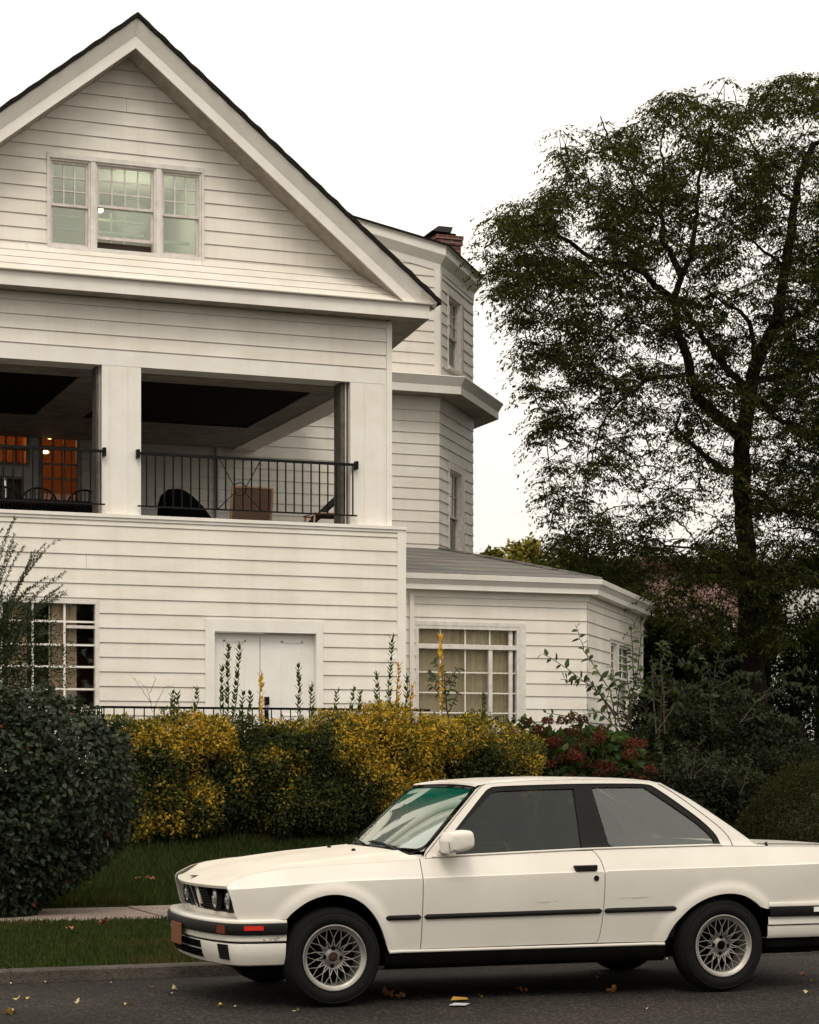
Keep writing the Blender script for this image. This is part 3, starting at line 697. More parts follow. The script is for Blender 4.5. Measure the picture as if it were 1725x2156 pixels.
E5 = F5.p(f5e, 0); F6 = Wall(E5[0], E5[1], 90); siding(mb, F6, [(0,.4),(5,.4),(5,zw_b),(0,zw_b)], [], zrV, EX, joint_lap_shade=JT)
house.part('wing_wall', mb, 'siding', label='white clapboard wall of the one storey wing')
mb = MB(); mb.wbox(V_, V_.s(861), V_.s(870), .4, zw_b, -.02, .05); house.part('corner_trim', mb, 'trim'); mb = MB()
mb.wbox(F5, f5e-.10, f5e+.02, .4, zw_b, -.1, .022); house.part('corner_trim', mb, 'trim')
n5 = [(vx0-.4, YW, (0,-1)), (vxc, YW, m01), (E5[0], E5[1], m12), (E5[0], E5[1]+6, (1,0))]
ow = .20
mb = cornice('', n5, [(.0,zw_b-.10),(.025,zw_b-.10),(.03,zw_b),(ow,zw_b),(ow,zw_b+.075),(ow+.004,zw_b+.08),(ow+.05,zw_b+.145)]); house.part('cornice', mb, 'trim')
mb = cornice('', n5, [(ow+.05,zw_b+.145),(ow+.07,zw_b+.15),(ow+.08,zw_b+.225),(ow+.06,zw_b+.23),(ow-.02,zw_b+.222)]); house.part('gutter', mb, 'trim')
ze = zw_b+.235
oc = [(x+ax*(ow+.05), y+ay*(ow+.05), ze) for x, y, (ax, ay) in n5]
zj = M_.z(925,1156); mb = MB()
def quadgrid(mb, a, b, c, d, nu=12, nv=10, wob=.012):
    rows = []
    for i in range(nv+1):
        v = i/nv; row = []
        for j in range(nu+1):
            u = j/nu; p = [((a[k]*(1-u)+b[k]*u)*(1-v)+(d[k]*(1-u)+c[k]*u)*v) for k in range(3)]
            row.append((p[0], p[1], p[2]+wob*noise.noise((p[0]*1.3,p[1]*1.3,0))))
        rows.append(row)
    mb.grid(rows)
quadgrid(mb, oc[0], oc[1], (xc,YM-.02,zj), (vx0-.4,YM-.02,zj+.02))
quadgrid(mb, oc[1], oc[2], (E2[0]+.0,E2[1],zj-.02), (xc,YM-.02,zj))
quadgrid(mb, oc[2], oc[3], (E2[0],E2[1]+3,zj-.02), (E2[0],E2[1],zj-.02))
house.part('wing_roof', mb, 'roof_shingle')
mb = MB(); mb.tube([oc[1], ((oc[1][0]+xc)/2,(oc[1][1]+YM)/2,(ze+zj)/2+.015), (xc,YM,zj+.01)], .03, 6); 
house.part('ridge_cap', mb, 'roof_shingle')
# wing window with curtains
mb = ring(MB(), V_, q0, q1, qz0, qz1, .05, -.12, .014); mb.wbox(V_, q1, q1+.10, qz0-.1, qz1+.06, -.02, .02); mb.wbox(V_, q0, q1, qz1, qz1+.06, -.02, .02)
wq = house.part('window', mb, 'old_trim', label='wide grid window with drawn cream curtains in the wing')
trz = V_.z(980,1362)
cc = [V_.s(930), V_.s(982), V_.s(1034)]
house.part('muntin', lattice(V_, q0+.05, q1-.05, qz0+.05, qz1-.05, cc, [V_.z(980,1358), V_.z(980,1416), V_.z(980,1459), V_.z(980,1501)], -.04, .019, .03), 'trim', parent=wq)
mb = MB(); mb.wbox(V_, q0+.0, q1, trz-.035, trz+.03, -.05, .005); mb.wbox(V_, V_.s(1034)-.03, V_.s(1034)+.03, qz0+.05, trz-.035, -.06, -.01); mb.wbox(V_, q1-.16, q1-.1, qz0+.05, qz1-.05, -.10, -.03)
house.part('transom', mb, 'old_trim', parent=wq)
pane(V_, q0+.05, q1-.05, qz0+.05, qz1-.05, -.055, 'clear_glass', wq)
drape(V_, q0, V_.s(1034), qz0-.05, qz1, -.115, .022, 9, wq, 'curtain')
drape(V_, V_.s(1028), V_.s(1074), qz0-.05, qz1, -.125, .018, 4, wq, 'curtain')
room(V_, q0-.2, q1+.2, qz0-.3, qz1+.05, -.16, 2.5, 'room_dark', wq)
# paired windows on the angled face of the wing
mb = ring(MB(), F5, r0, r1, rz0, rz1, .05, -.10, .02); mb.wbox(F5, F5.s(1297), F5.s(1302), rz0+.05, rz1-.05, -.08, .02)
mb.wbox(F5, r0-.02, r1+.02, rz1, rz1+.05, -.02, .04)
wr = house.part('window', mb, 'old_trim', label='paired sash windows on the angled face of the wing')
for a, b in ((r0+.05, F5.s(1297)), (F5.s(1302), r1-.05)):
    zm = rz0+(rz1-rz0)*.48; wdt = b-a
    house.part('sash', ring(ring(MB(), F5, a, b, zm, rz1-.05, .035, -.05, -.02), F5, a, b, rz0+.05, zm+.03, .035, -.09, -.055), 'trim', parent=wr)
    house.part('muntin', lattice(F5, a+.03, b-.03, zm+.03, rz1-.08, [a+wdt/2], [zm+.03+(rz1-.11-zm)*i/4 for i in (1,2,3)], -.03, .018, .02), 'trim', parent=wr)
pane(F5, r0+.05, r1-.05, rz0+.05, rz1-.05, -.07, 'dark_glass', wr)
drape(F5, F5.s(1309), F5.s(1328), rz0, rz1, -.2, .02, 4, wr, 'curtain')
room(F5, r0-.05, r1+.05, rz0-.1, rz1+.05, -.11, 1.6, 'room_dark', wr)
# terrace slab in front of the door
mb = MB(); mb.box(-4.5, xr+1.5, 26.0, YL-.01, .6, 1.2); house.part('terrace', mb, 'porch_floor')

house.part('siding_joint_shade', JT, 'joint_lap_shade')
# --- balcony railings
def railing(x0, x1, Y, zt, zb, step, knobs=(), cross=None):
    mb = MB(); mb.bar((x0,Y,zt),(x1,Y,zt),.04,.035); mb.bar((x0,Y,zb),(x1,Y,zb),.03,.02)
    n = int(abs(x1-x0)/step)
    for i in range(1, n+1):
        x = x0+i*(x1-x0)/(n+.5); mb.tube([(x,Y,zb),(x,Y,zt)], .0115, 5)
    for k in knobs: mb.box(k-.02, k+.02, Y-.03, YP, zt-.06, zt+.05)
    if cross:
        for sx in (-1, 1):
            c = cross; mb.tube([(c+sx*.30,Y-.012,zt), (c+sx*.09,Y-.012,zt-.38), (c+sx*.06,Y-.012,zt-.46), (c-sx*.0+sx*.32,Y-.012,zb)], .007, 5)
        mb.tube([(c+.09*math.cos(a),Y-.012,zt-.42+.09*math.sin(a)) for a in np.linspace(0,2*math.pi,14)], .007, 5)
    return house.part('railing', mb, 'iron')
yr_ = YP-.06; RW = Wall(0, yr_)
zt1 = (RW.z(290,955)+RW.z(750,978))/2; zb1 = (RW.z(285,1066)+RW.z(755,1085))/2
railing(RW.s(290), RW.s(752), yr_, zt1, zb1, .125, (RW.s(291), RW.s(751)), cross=RW.s(505))
railing(XL+.5, RW.s(221), yr_, zt1, zb1, .127, (RW.s(220),))
# ---------------------------------------------------------------- ground
mat('asphalt', (.030,.028,.026), .9, col2=(.060,.055,.050), vs=1.3, bump=.9, bs=160, detail=12)
def speckle(name, stops, scale, rough=.9, bump=.6, big=None, spec=.3):
    m = bpy.data.materials.new(name); MATS[name] = m; m.use_nodes = True; t = m.node_tree; b = t.nodes['Principled BSDF']; b.inputs['Roughness'].default_value = rough; b.inputs['Specular IOR Level'].default_value = spec
    tc = t.nodes.new('ShaderNodeTexCoord'); v = t.nodes.new('ShaderNodeTexVoronoi'); v.inputs['Scale'].default_value = scale; t.links.new(tc.outputs['Object'], v.inputs['Vector'])
    sp = t.nodes.new('ShaderNodeSeparateColor'); t.links.new(v.outputs['Color'], sp.inputs[0])
    r = t.nodes.new('ShaderNodeValToRGB'); el = r.color_ramp.elements
    el[0].position = 0; el[0].color = (*stops[0],1); el[1].position = 1; el[1].color = (*stops[-1],1)
    for i, c in enumerate(stops[1:-1]): e = el.new((i+1)/(len(stops)-1)); e.color = (*c,1)
    t.links.new(sp.outputs[0], r.inputs[0]); out = r.outputs[0]
    if big:
        n = t.nodes.new('ShaderNodeTexNoise'); n.inputs['Scale'].default_value = big[0]; n.inputs['Detail'].default_value = 8; t.links.new(tc.outputs['Object'], n.inputs['Vector'])
        rr = t.nodes.new('ShaderNodeValToRGB'); rr.color_ramp.elements[0].position = .35; rr.color_ramp.elements[1].position = .65
        rr.color_ramp.elements[0].color = (*[big[1]]*3,1); rr.color_ramp.elements[1].color = (1,1,1,1); t.links.new(n.outputs['Fac'], rr.inputs[0])
        mm = t.nodes.new('ShaderNodeMixRGB'); mm.blend_type = 'MULTIPLY'; mm.inputs[0].default_value = 1; t.links.new(out, mm.inputs[1]); t.links.new(rr.outputs[0], mm.inputs[2]); out = mm.outputs[0]
    t.links.new(out, b.inputs['Base Color'])
    bp = t.nodes.new('ShaderNodeBump'); bp.inputs['Strength'].default_value = bump; bp.inputs['Distance'].default_value = .006
    t.links.new(v.outputs['Distance'], bp.inputs['Height']); t.links.new(bp.outputs[0], b.inputs['Normal']); return m
speckle('road', [(.015,.013,.011),(.028,.0235,.020),(.020,.0175,.015),(.078,.066,.055)], 75, big=(.7,.45), spec=.12)
speckle('sidewalk', [(.17,.135,.11),(.28,.22,.18),(.36,.29,.24),(.11,.09,.075)], 55, big=(.8,.8), spec=.2)
speckle('kerb', [(.05,.042,.035),(.09,.078,.066),(.07,.06,.05)], 70, big=(1.5,.5), spec=.15)
mat('soil', (.022,.016,.009), .95, spec=.1, col2=(.032,.046,.014), vs=2.5, bump=.8, bs=30)
mat('far_ground', (.03,.035,.018), .95, var=.3, vs=.2)
YK = 13.62
def gz_(x, y):
    if y < YK+.16: return .0
    if y < 19.5: return .075
    t = min(1, (y-19.5)/5.5); return .075+(.95-.075)*(t*t*(3-2*t))
mb = MB(); mb.face((-300,-300,-.004),(300,-300,-.004),(300,YK+.02,-.004),(-300,YK+.02,-.004))
struct('road', mb, 'road')
mb = MB()
for i in range(14):                                   # kerb stones with joints
    x0 = -12+i*2.4; x1 = x0+2.39
    mb.add([(x0,YK,-.02),(x1,YK,-.02),(x1,YK+.012,.068),(x0,YK+.012,.068),(x1,YK+.03,.078),(x0,YK+.03,.078),(x1,YK+.15,.080),(x0,YK+.15,.080)], [(0,1,2,3),(3,2,4,5),(5,4,6,7)])
struct('kerb', mb, 'kerb')
mb = MB(); xs = list(np.arange(-30, 60, 1.0)); ys = [YK+.15,15,16.5,17.7,18,19.4]+list(np.arange(19.9,26,.5))+[28,34,50,300]
mb.grid([[(x, y, gz_(x,y)-.012 if y < 17.8 or y > 19.3 else .06) for x in xs] for y in ys])
struct('lawn_soil', mb, 'soil', smooth=True)
mb = MB(); mb.grid([[(x, y, gz_(0,y)-.05-(.4 if y < 60 else 0)) for x in (-500,-29.5)] for y in (YK,30,60,600)]); mb.grid([[(x, y, gz_(0,y)-.05-(.4 if y < 60 else 0)) for x in (58,500)] for y in (YK,30,60,600)])
mb.face((-500,290,.8),(500,290,.8),(500,900,.8),(-500,900,.8)); struct('ground', mb, 'far_ground')
mb = MB()
for i in range(20):                                   # sidewalk slabs
    x0 = -9+i*1.5; mb.box(x0+.006, x0+1.494, 17.72, 19.4, .02, .082+.004*math.sin(i*2.2))
struct('sidewalk', mb, 'sidewalk')
# ---------------------------------------------------------------- the parked coupe
mat('paint', (.61,.57,.505), .32, col2=(.69,.655,.59), vs=1.6, coat=.35, spec=.5, bump=.02, bs=300)
mat('paint_dusty', (.52,.465,.385), .5, col2=(.62,.575,.50), vs=2.2, coat=.12, bump=.02, bs=300)
mat('rubber', (.006,.0055,.005), .6, spec=.2, var=.3, vs=8); mat('tyre_rubber', (.0075,.007,.0065), .85, spec=.15, var=.25, vs=6, bump=.3, bs=60)
mat('black_void', (.002,.002,.002), .95, spec=.03); mat('alloy', (.34,.32,.29), .42, var=.2, vs=9, metal=.65); mat('alloy_dark', (.20,.19,.175), .55, metal=.5, var=.4, vs=12)
mat('cap', (.05,.045,.04), .4, var=.3, vs=20); mat('rust_cap', (.035,.015,.010), .7, spec=.2)
mat('lens', (.16,.17,.16), .08, spec=1., coat=1); mat('lens_in', (.5,.5,.48), .2, metal=.8); mat('chrome_dull', (.5,.49,.47), .18, metal=1.)
mat('red_lens', (.55,.018,.008), .25, coat=.6); mat('amber_lens', (.11,.020,.006), .3, coat=.5); mat('plate_orange', (.21,.065,.010), .5, col2=(.10,.030,.008), vs=45)
mat('plate_blue', (.02,.025,.06), .5); mat('seat_cloth', (.035,.035,.035), .9, var=.2, vs=20); mat('dash', (.012,.012,.012), .7); mat('under', (.004,.0035,.003), .95, spec=.05, var=.4, vs=5)
mat('grime', (.16,.12,.09), .7); mat('headliner', (.25,.24,.22), .9); mat('sticker', (.75,.75,.7), .6); mat('sticker_red', (.6,.03,.04), .6)
def screen_glass(name, tint, top, z0, z1, refl):
    """laminated windscreen: a pale body painting in reflection and haze, with the green shade band at its top edge"""
    m = glass(name, tint, refl, body=.42, bcol=(.42,.50,.43)); t = m.node_tree; tr = [n for n in t.nodes if n.type == 'BSDF_TRANSPARENT'][0]  # diffuse body stands in for pale reflection and dust haze
    tc = t.nodes.new('ShaderNodeTexCoord'); s = t.nodes.new('ShaderNodeSeparateXYZ'); mr = t.nodes.new('ShaderNodeMapRange'); mr.inputs[1].default_value = z0; mr.inputs[2].default_value = z1
    mx_ = t.nodes.new('ShaderNodeMixRGB'); mx_.inputs[1].default_value = (*tint,1); mx_.inputs[2].default_value = (*top,1)
    t.links.new(tc.outputs['Object'], s.inputs[0]); t.links.new(s.outputs[2], mr.inputs[0]); t.links.new(mr.outputs[0], mx_.inputs[0]); t.links.new(mx_.outputs[0], tr.inputs[0])
    df = [n for n in t.nodes if n.type == 'BSDF_DIFFUSE'][0]; m2_ = t.nodes.new('ShaderNodeMixRGB'); m2_.inputs[1].default_value = (.42,.50,.43,1); m2_.inputs[2].default_value = (.02,.30,.20,1); t.links.new(mr.outputs[0], m2_.inputs[0]); t.links.new(m2_.outputs[0], df.inputs[0]); return m
screen_glass('windscreen_glass', (.62,.78,.68), (.04,.42,.28), 1.10, 1.22, 1.8)
glass('side_glass', (.50,.52,.50), .62, body=.02); glass('quarter_glass', (.48,.55,.51), 1.45, body=.09)
CX0, CY0, KX = 3.964, 12.41, .983
car = Thing('parked_car', 'white two-door 1980s coupe with lattice alloy wheels parked at the kerb', 'car', (CX0, CY0, 0))
def cp(x, w_, z): return (CX0+x*KX, CY0-w_, z)
def lin(pts):
    xs = [p[0] for p in pts]; zs = [p[1] for p in pts]; return lambda x: float(np.interp(x, xs, zs))
def cr(pts, n=6, closed=False):
    """Catmull-Rom through points"""
    P = [np.array(p, float) for p in pts]; out = []; m = len(P)
    rng_ = range(m if closed else m-1)
    for i in rng_:
        p0 = P[(i-1) % m] if closed or i > 0 else 2*P[0]-P[1]; p1 = P[i]; p2 = P[(i+1) % m]
        p3 = P[(i+2) % m] if closed or i+2 < m else 2*P[-1]-P[-2]
        for k in range(n):
            t = k/n; out.append(tuple(.5*((2*p1)+(-p0+p2)*t+(2*p0-5*p1+4*p2-p3)*t*t+(-p0+3*p1-3*p2+p3)*t**3)))
    if not closed: out.append(tuple(P[-1]))
    return out
swz = lin([(-.7,.690),(-.5,.703),(0,.735),(.55,.745),(1.76,.768),(3.3,.79),(3.7,.79)])
belt = lin([(-.70,.700),(-.645,.712),(-.594,.742),(-.52,.772),(-.42,.795),(-.28,.813),(.036,.832),(.36,.846),(.61,.860),(1.7,.897),(2.55,.910),(2.77,.905),(3.3,.897),(3.6,.885)])
ARF = cr([(.349,.22),(.347,.30),(.318,.398),(.272,.495),(.208,.575),(.133,.628),(.045,.656),(-.03,.660),(-.10,.648),(-.170,.622),(-.235,.580),(-.285,.535),(-.325,.465),(-.352,.385),(-.372,.27)], 4)
ARR = cr([(2.185,.20),(2.190,.30),(2.212,.365),(2.246,.425),(2.304,.488),(2.36,.535),(2.43,.575),(2.514,.603),(2.60,.615),(2.68,.611),(2.744,.594),(2.80,.565),(2.851,.527),(2.885,.48),(2.908,.42),(2.922,.34),(2.928,.24)], 4)
ARN = np.array(ARF+ARR)
def ss(a, b, x): t = min(1, max(0, (x-a)/(b-a))); return t*t*(3-2*t)
def Wd(x, z):
    zs, zb = swz(x), belt(x)
    if z <= zs: w_ = .818-.075*(max(0,zs-.03-z)/.5)**1.6
    elif z <= zb+.012: t = (z-zs)/max(.05, zb-zs); w_ = .818-.007*min(1, (z-zs)/.006)-.060*t**1.05
    else: w_ = .750-.012*min(1, (z-zb-.012)/.01)-.375*(z-zb-.012)
    if x < .15: w_ -= .050*((.15-x)/.78)**2.4
    if x < -.5: w_ -= .05*((-.5-x)/.14)**2
    if x > 2.6: w_ -= .055*((x-2.6)/1.0)**2
    if z < zs+.06 and z > .2:
        d = float(np.min(np.hypot(ARN[:,0]-x, ARN[:,1]-z)))
        if d < .10: w_ += .020*(1-ss(.018, .085, d))
    return w_
def inside(px, pz, poly):
    c = False; j = len(poly)-1
    for i in range(len(poly)):
        xi, zi = poly[i]; xj, zj = poly[j]
        if (zi > pz) != (zj > pz) and px < (xj-xi)*(pz-zi)/(zj-zi)+xi: c = not c
        j = i
    return c
def dense(poly, step, closed=True):
    out = []; n = len(poly)
    for i in range(n if closed else n-1):
        a, b = poly[i], poly[(i+1) % n]; L = math.hypot(b[0]-a[0], b[1]-a[1]); k = max(1, int(round(L/step)))
        for j in range(k): out.append((a[0]+(b[0]-a[0])*j/k, a[1]+(b[1]-a[1])*j/k))
    return out
def panel(name, outline, holes=(), off=0., m='paint', step=.028, edge=.018, sides=(1,-1), parent=None, wf=Wd, lines=True, label=None):
    """a body panel: outline in side view, bent over the body's side surface, with returned edges"""
    o = dense(outline, step*.75); hs = [dense(h, step*.75) for h in holes]
    pts = list(o); edges = [(i, (i+1) % len(o)) for i in range(len(o))]
    for h in hs:
        k = len(pts); pts += h; edges += [(k+i, k+(i+1) % len(h)) for i in range(len(h))]
    x0, x1 = min(p[0] for p in o), max(p[0] for p in o); z0, z1 = min(p[1] for p in o), max(p[1] for p in o)
    B = np.array(pts)
    cand = [(x0+(i+.5*(j % 2))*step, z0+j*step*.8) for i in range(int((x1-x0)/step)+2) for j in range(int((z1-z0)/step/.8)+2)]
    if lines:
        sx = np.arange(x0, x1, step*.7); ln = [(x, swz(x)+d) for x in sx for d in (-.013,0.,.006,.015)]
        cand = [c for c in cand if abs(c[1]-swz(c[0])) > .019]+ln
    for c in cand:
        if not inside(c[0], c[1], o) or any(inside(c[0], c[1], h) for h in hs): continue
        if np.min(np.hypot(B[:,0]-c[0], B[:,1]-c[1])) < step*.38: continue
        pts.append(c)
    V, _, F, *_ = delaunay_2d_cdt([Vector(p) for p in pts], edges, [], 0, 1e-6)
    fs = []
    for f in F:
        cx_ = sum(V[i][0] for i in f)/len(f); cz_ = sum(V[i][1] for i in f)/len(f)
        if inside(cx_, cz_, o) and not any(inside(cx_, cz_, h) for h in hs):
            q_ = [V[i] for i in f]; ar = abs((q_[1][0]-q_[0][0])*(q_[2][1]-q_[0][1])-(q_[2][0]-q_[0][0])*(q_[1][1]-q_[0][1])); lg = max((q_[0]-q_[1]).length, (q_[1]-q_[2]).length, (q_[2]-q_[0]).length)
            if lg > step*2.2 and ar/lg < .0035: continue
            fs.append(tuple(f))
    res = []
    for sd_ in sides:
        mb = MB(); mb.add([cp(v[0], sd_*(wf(v[0], v[1])+off), v[1]) for v in V], [f if sd_ > 0 else f[::-1] for f in fs])
        for lp in [o]+hs:
            k = len(mb.v); n = len(lp)
            for x, z in lp: w_ = wf(x, z)+off; mb.v.append(cp(x, sd_*w_, z)); mb.v.append(cp(x, sd_*(w_-edge), z))
            for i in range(n): j = (i+1) % n; mb.f.append((k+2*i, k+2*j, k+2*j+1, k+2*i+1))
        ob = car.part(name, mb, m, parent=parent[0 if sd_ > 0 else 1] if isinstance(parent, (list, tuple)) else parent, smooth=32, label=label); res.append(ob)
    return res
zsill = .317
topF = [(x, belt(x)) for x in (.556,.45,.3,.15,0,-.15,-.28,-.36,-.42,-.48,-.52,-.56,-.594,-.625)]
fend = [(-.590,.545),(-.575,.522),(-.45,.520),(-.300,.520)]+[p for p in ARF[::-1] if p[1] > .325 and p[0] > -.29]+[(.347,zsill),(.556,zsill+.004),(.556,.60)]+topF+[(-.632,.700),(-.610,.63)]
fr_ = panel('front_wing', fend)
dr = cr([(1.690,.326),(1.722,.332),(1.740,.37),(1.753,.486),(1.757,.62),(1.757,.76),(1.745,.83),(1.722,.872),(1.700,.893)], 4)
door_o = [(.562,zsill+.004)]+dr+[(x, belt(x)) for x in (1.5,1.3,1.1,.9,.75,.62,.562)]+[(.562,.6)]
doors = panel('door', door_o)
drr = [(x+.006, z) for x, z in dr][::-1]
quart = drr+[(1.70,zsill+.006),(2.185,.322)]+[p for p in ARR if p[1] > .33 and (p[0] < 2.6 or p[1] > .517)]+[(2.90,.512),(3.45,.516),(3.56,.518),(3.60,.7),(3.585,.86),(3.54,.885)]+[(x, belt(x)) for x in (3.3,3.0,2.77,2.55,2.3,2.0,1.85)]
quart = [(1.720,.326)]+[(2.185,.322)]+quart[len(drr)+2:]+[(1.706,.8975)]+drr[1:-1]
panel('rear_wing', quart)
gh = [(.590,belt(.59)+.004),(.612,.905),(.80,1.088),(.99,1.272),(1.03,1.298),(1.10,1.313),(1.4,1.327),(1.7,1.333),(2.0,1.331),(2.17,1.322),(2.25,1.305),(2.30,1.278),(2.442,1.202),(2.552,1.132),(2.717,1.020),(2.82,.945),(2.87,.918),(2.93,.906)]+[(x, belt(x)+.004) for x in (2.77,2.55,2.3,2.0,1.7,1.4,1.1,.8)]
dlo = [(.668,.872)]+cr([(.72,.930),(.789,1.002),(.92,1.135),(1.035,1.250),(1.075,1.278),(1.14,1.290),(1.45,1.300),(1.728,1.305),(2.0,1.305),(2.145,1.300),(2.22,1.272),(2.41,1.140),(2.519,1.052),(2.584,.980),(2.603,.929),(2.606,.916)], 3)+[(2.3,.911),(1.9,.905),(1.4,.893),(1.0,.881)]
frames = panel('window_pillar_frame', gh, [dlo])
dgl = [(.805,.886),(.805,.985),(.831,1.014)]+cr([(.90,1.080),(1.07,1.232),(1.11,1.254),(1.2,1.262),(1.646,1.274)], 3)+[(1.643,1.1),(1.641,.910),(1.2,.897)]
qgl = [(1.850,.916),(1.826,.935),(1.812,1.02),(1.775,1.24),(1.768,1.278)]+cr([(1.9,1.281),(2.10,1.280),(2.16,1.264),(2.41,1.093),(2.491,1.029),(2.545,.975),(2.564,.940),(2.562,.923)], 3)+[(2.2,.919)]
sail = [(.676,.879),(.785,.985),(.797,.972),(.797,.882)]
trim_ = panel('window_seal', dlo, [dgl, qgl, sail], off=-.006, m='rubber', edge=.02, lines=False)
gw_ = lambda x, z: .738-.375*(z-.012-(.860+.025*(x-.6)))
for s_ in (1,-1): b = MB(); b.face(*[cp(x, s_*(gw_(x,z)-.016), z) for x, z in dense(dgl,.05)]); car.part('door_window', b, 'side_glass', parent=doors[0 if s_ > 0 else 1])
for s_ in (1,-1): b = MB(); b.face(*[cp(x, s_*(gw_(x,z)-.016), z) for x, z in dense(qgl,.05)]); car.part('quarter_window', b, 'quarter_glass')
panel('mirror_base', sail, off=-.002, m='paint', step=.05, edge=.01, lines=False, parent=doors)
def along(name, f, x0, x1, th, m, sd_=1, off=.004, n=60, parent=None, ht=None, label=None, caps=True):
    """a strip following z=f(x) along the side"""
    mb = MB(); rows = []; ht = ht or th
    for i in range(n+1):
        x = x0+(x1-x0)*i/n; z = f(x); e = 1 if not caps else min(1, math.sqrt(max(0.0, min(i, n-i)/n*(x1-x0)/.02))+.02); h = ht/2*e
        wt, wb = Wd(x, z+h), Wd(x, z-h); wm = max(wt, wb)
        rows.append([cp(x, sd_*(wt-.004), z+h), cp(x, sd_*(wm+th*.6*e), z+h*.8), cp(x, sd_*(wm+th*e), z+h*.3), cp(x, sd_*(wm+th*e), z-h*.3), cp(x, sd_*(wm+th*.6*e), z-h*.8), cp(x, sd_*(wb-.004), z-h)])
    mb.grid(rows); return car.part(name, mb, m, parent=parent, smooth=40, label=label)
mz = lambda x: .5125+.0085*(x-.35)
for k, sd_ in enumerate((1,-1)):
    along('side_moulding', mz, .322, .553, .013, 'rubber', sd_, ht=.033, parent=fr_[k]); along('side_moulding', mz, .567, 1.752, .013, 'rubber', sd_, ht=.033, parent=doors[k])
    along('side_moulding', mz, 1.762, 2.262, .013, 'rubber', sd_, ht=.033)
    along('belt_trim', lambda x: belt(x)+.008, .64, 2.606, .006, 'paint', sd_, ht=.013, caps=False)
    along('sill_trim', lambda x: zsill-.008-.0*x, .350, 2.186, .010, 'paint', sd_, ht=.020, caps=False)
    mb = MB(); rows = []                                   # black rocker
    for i in range(20):
        x = .33+(2.2-.33)*i/19; rows.append([cp(x, sd_*.775, zsill-.015), cp(x, sd_*.768, .24), cp(x, sd_*.74, .203), cp(x, sd_*.55, .19)])
    mb.grid(rows); car.part('rocker', mb, 'under', smooth=True)
    mb = MB(); mb.tube([cp(x, sd_*(Wd(x,z)+.0008), z) for x, z in cr([(2.235,1.300),(2.33,1.245),(2.426,1.178),(2.59,1.050),(2.652,.990),(2.680,.945),(2.684,.913)], 6)], .0022, 4)
    car.part('seam', mb, 'black_void'); mb = MB(); mb.tube([cp(x, sd_*(Wd(x,z)+.0008), z) for x, z in cr([(1.05,1.305),(.99,1.262),(.80,1.078),(.622,.900),(.598,.872)], 6)], .0022, 4)
    car.part('seam', mb, 'black_void')
    hd = MB(); x0, z0 = 1.553, .803                         # door handle and lock
    hd.add([cp(a, sd_*(Wd(a,.79)+o), b) for a, b, o in ((1.553,.806,.0),(1.712,.808,.0),(1.708,.770,.0),(1.563,.766,.0),(1.558,.803,.026),(1.706,.804,.026),(1.703,.776,.026),(1.568,.772,.026))], [(0,1,5,4),(1,2,6,5),(2,3,7,6),(3,0,4,7),(4,5,6,7)])
    car.part('handle', hd, 'rubber', parent=doors[k])
    hd = MB(); y_ = Wd(1.701,.727); c = cp(1.701, sd_*y_, .727); s_ = -1 if sd_ > 0 else 1
    hd.lathe([(.017,0),(.017,s_*.006),(.011,s_*.008),(.009,s_*.004),(0.0005,s_*.004)], c, 16); car.part('lock', hd, 'rubber', parent=doors[k], smooth=30)
    # mirror
    if sd_ < 0: continue
    mi = MB(); o_ = cr([(.655,.966),(.672,1.010),(.69,1.024),(.745,1.030),(.800,1.033),(.826,1.026),(.837,1.0),(.840,.95),(.825,.925),(.77,.905),(.705,.893),(.676,.893),(.664,.907)], 4, True)
    cx_, cz_ = .75, .96; rows = []
    for d, sc in ((0,.0),(0,.80),(.012,.95),(.04,1.0),(.08,.995),(.11,.97),(.13,.92),(.143,.84),(.150,.70),(.154,.45),(.155,.0)):
        rows.append([cp(cx_+(a-cx_)*sc+ d*.10, sd_*(.80+d), cz_+(b-cz_)*sc) for a, b in o_+[o_[0]]])
    mi.grid(rows); mo = car.part('mirror', mi, 'paint', parent=doors[k], smooth=70)
    mi = MB(); mi.bar(cp(.72, sd_*.73, .905), cp(.74, sd_*.86, .915), .05, .02); 
    car.part('mirror_foot', mi, 'rubber', parent=mo); mi = MB(); mi.tube([cp(.672, sd_*.958, .965),cp(.680, sd_*.960, .905),cp(.705, sd_*.958, .918),cp(.735, sd_*.958, .905)], .002, 4); car.part('mirror_seam', mi, 'rubber', parent=mo)
# bonnet
def xnose(w_): return -.735+.120*(abs(w_)/.72)**1.8
def xscr(w_): return .475+.115*(abs(w_)/.66)**2
def hood(u, t):
    """u across -1..1, t nose..cowl"""
    xa = xnose(u*.70)+.01; xb = xscr(u*.66)-.035
    x = xa+(xb-xa)*t; xe = x
    we = Wd(xe, belt(xe))+.001; ze = belt(max(xe, -.62 if abs(u) > .9 else xe))
    lead = lin([(0,.0),(.02,.012),(.06,.036),(.12,.058),(.2,.078),(.35,.110),(.6,.150),(1,.196)])(t)+.706
    crown = lin([(0,.0),(.05,.0),(.12,.004),(.3,.016),(.6,.026),(1,.030)])(t)
    zc = max(0, 1-abs(u)**2.2)*crown
    base_ = ze if t > .12 else ze*(t/.12)+(.712)*(1-t/.12)
    z = max(base_, .70)*abs(u)**4+(1-abs(u)**4)*(lead)+zc*.25
    z += .010*math.exp(-((abs(u)-.70)/.05)**2)*ss(0,.15,t)*(1-.2*t)
    return cp(x, u*we, z)
mb = MB(); mb.grid([[hood(u, t) for u in np.linspace(-1,1,61)] for t in [0,.01,.025,.05,.08,.12,.17,.23,.3,.38,.46,.55,.64,.73,.82,.9,.96,1]])
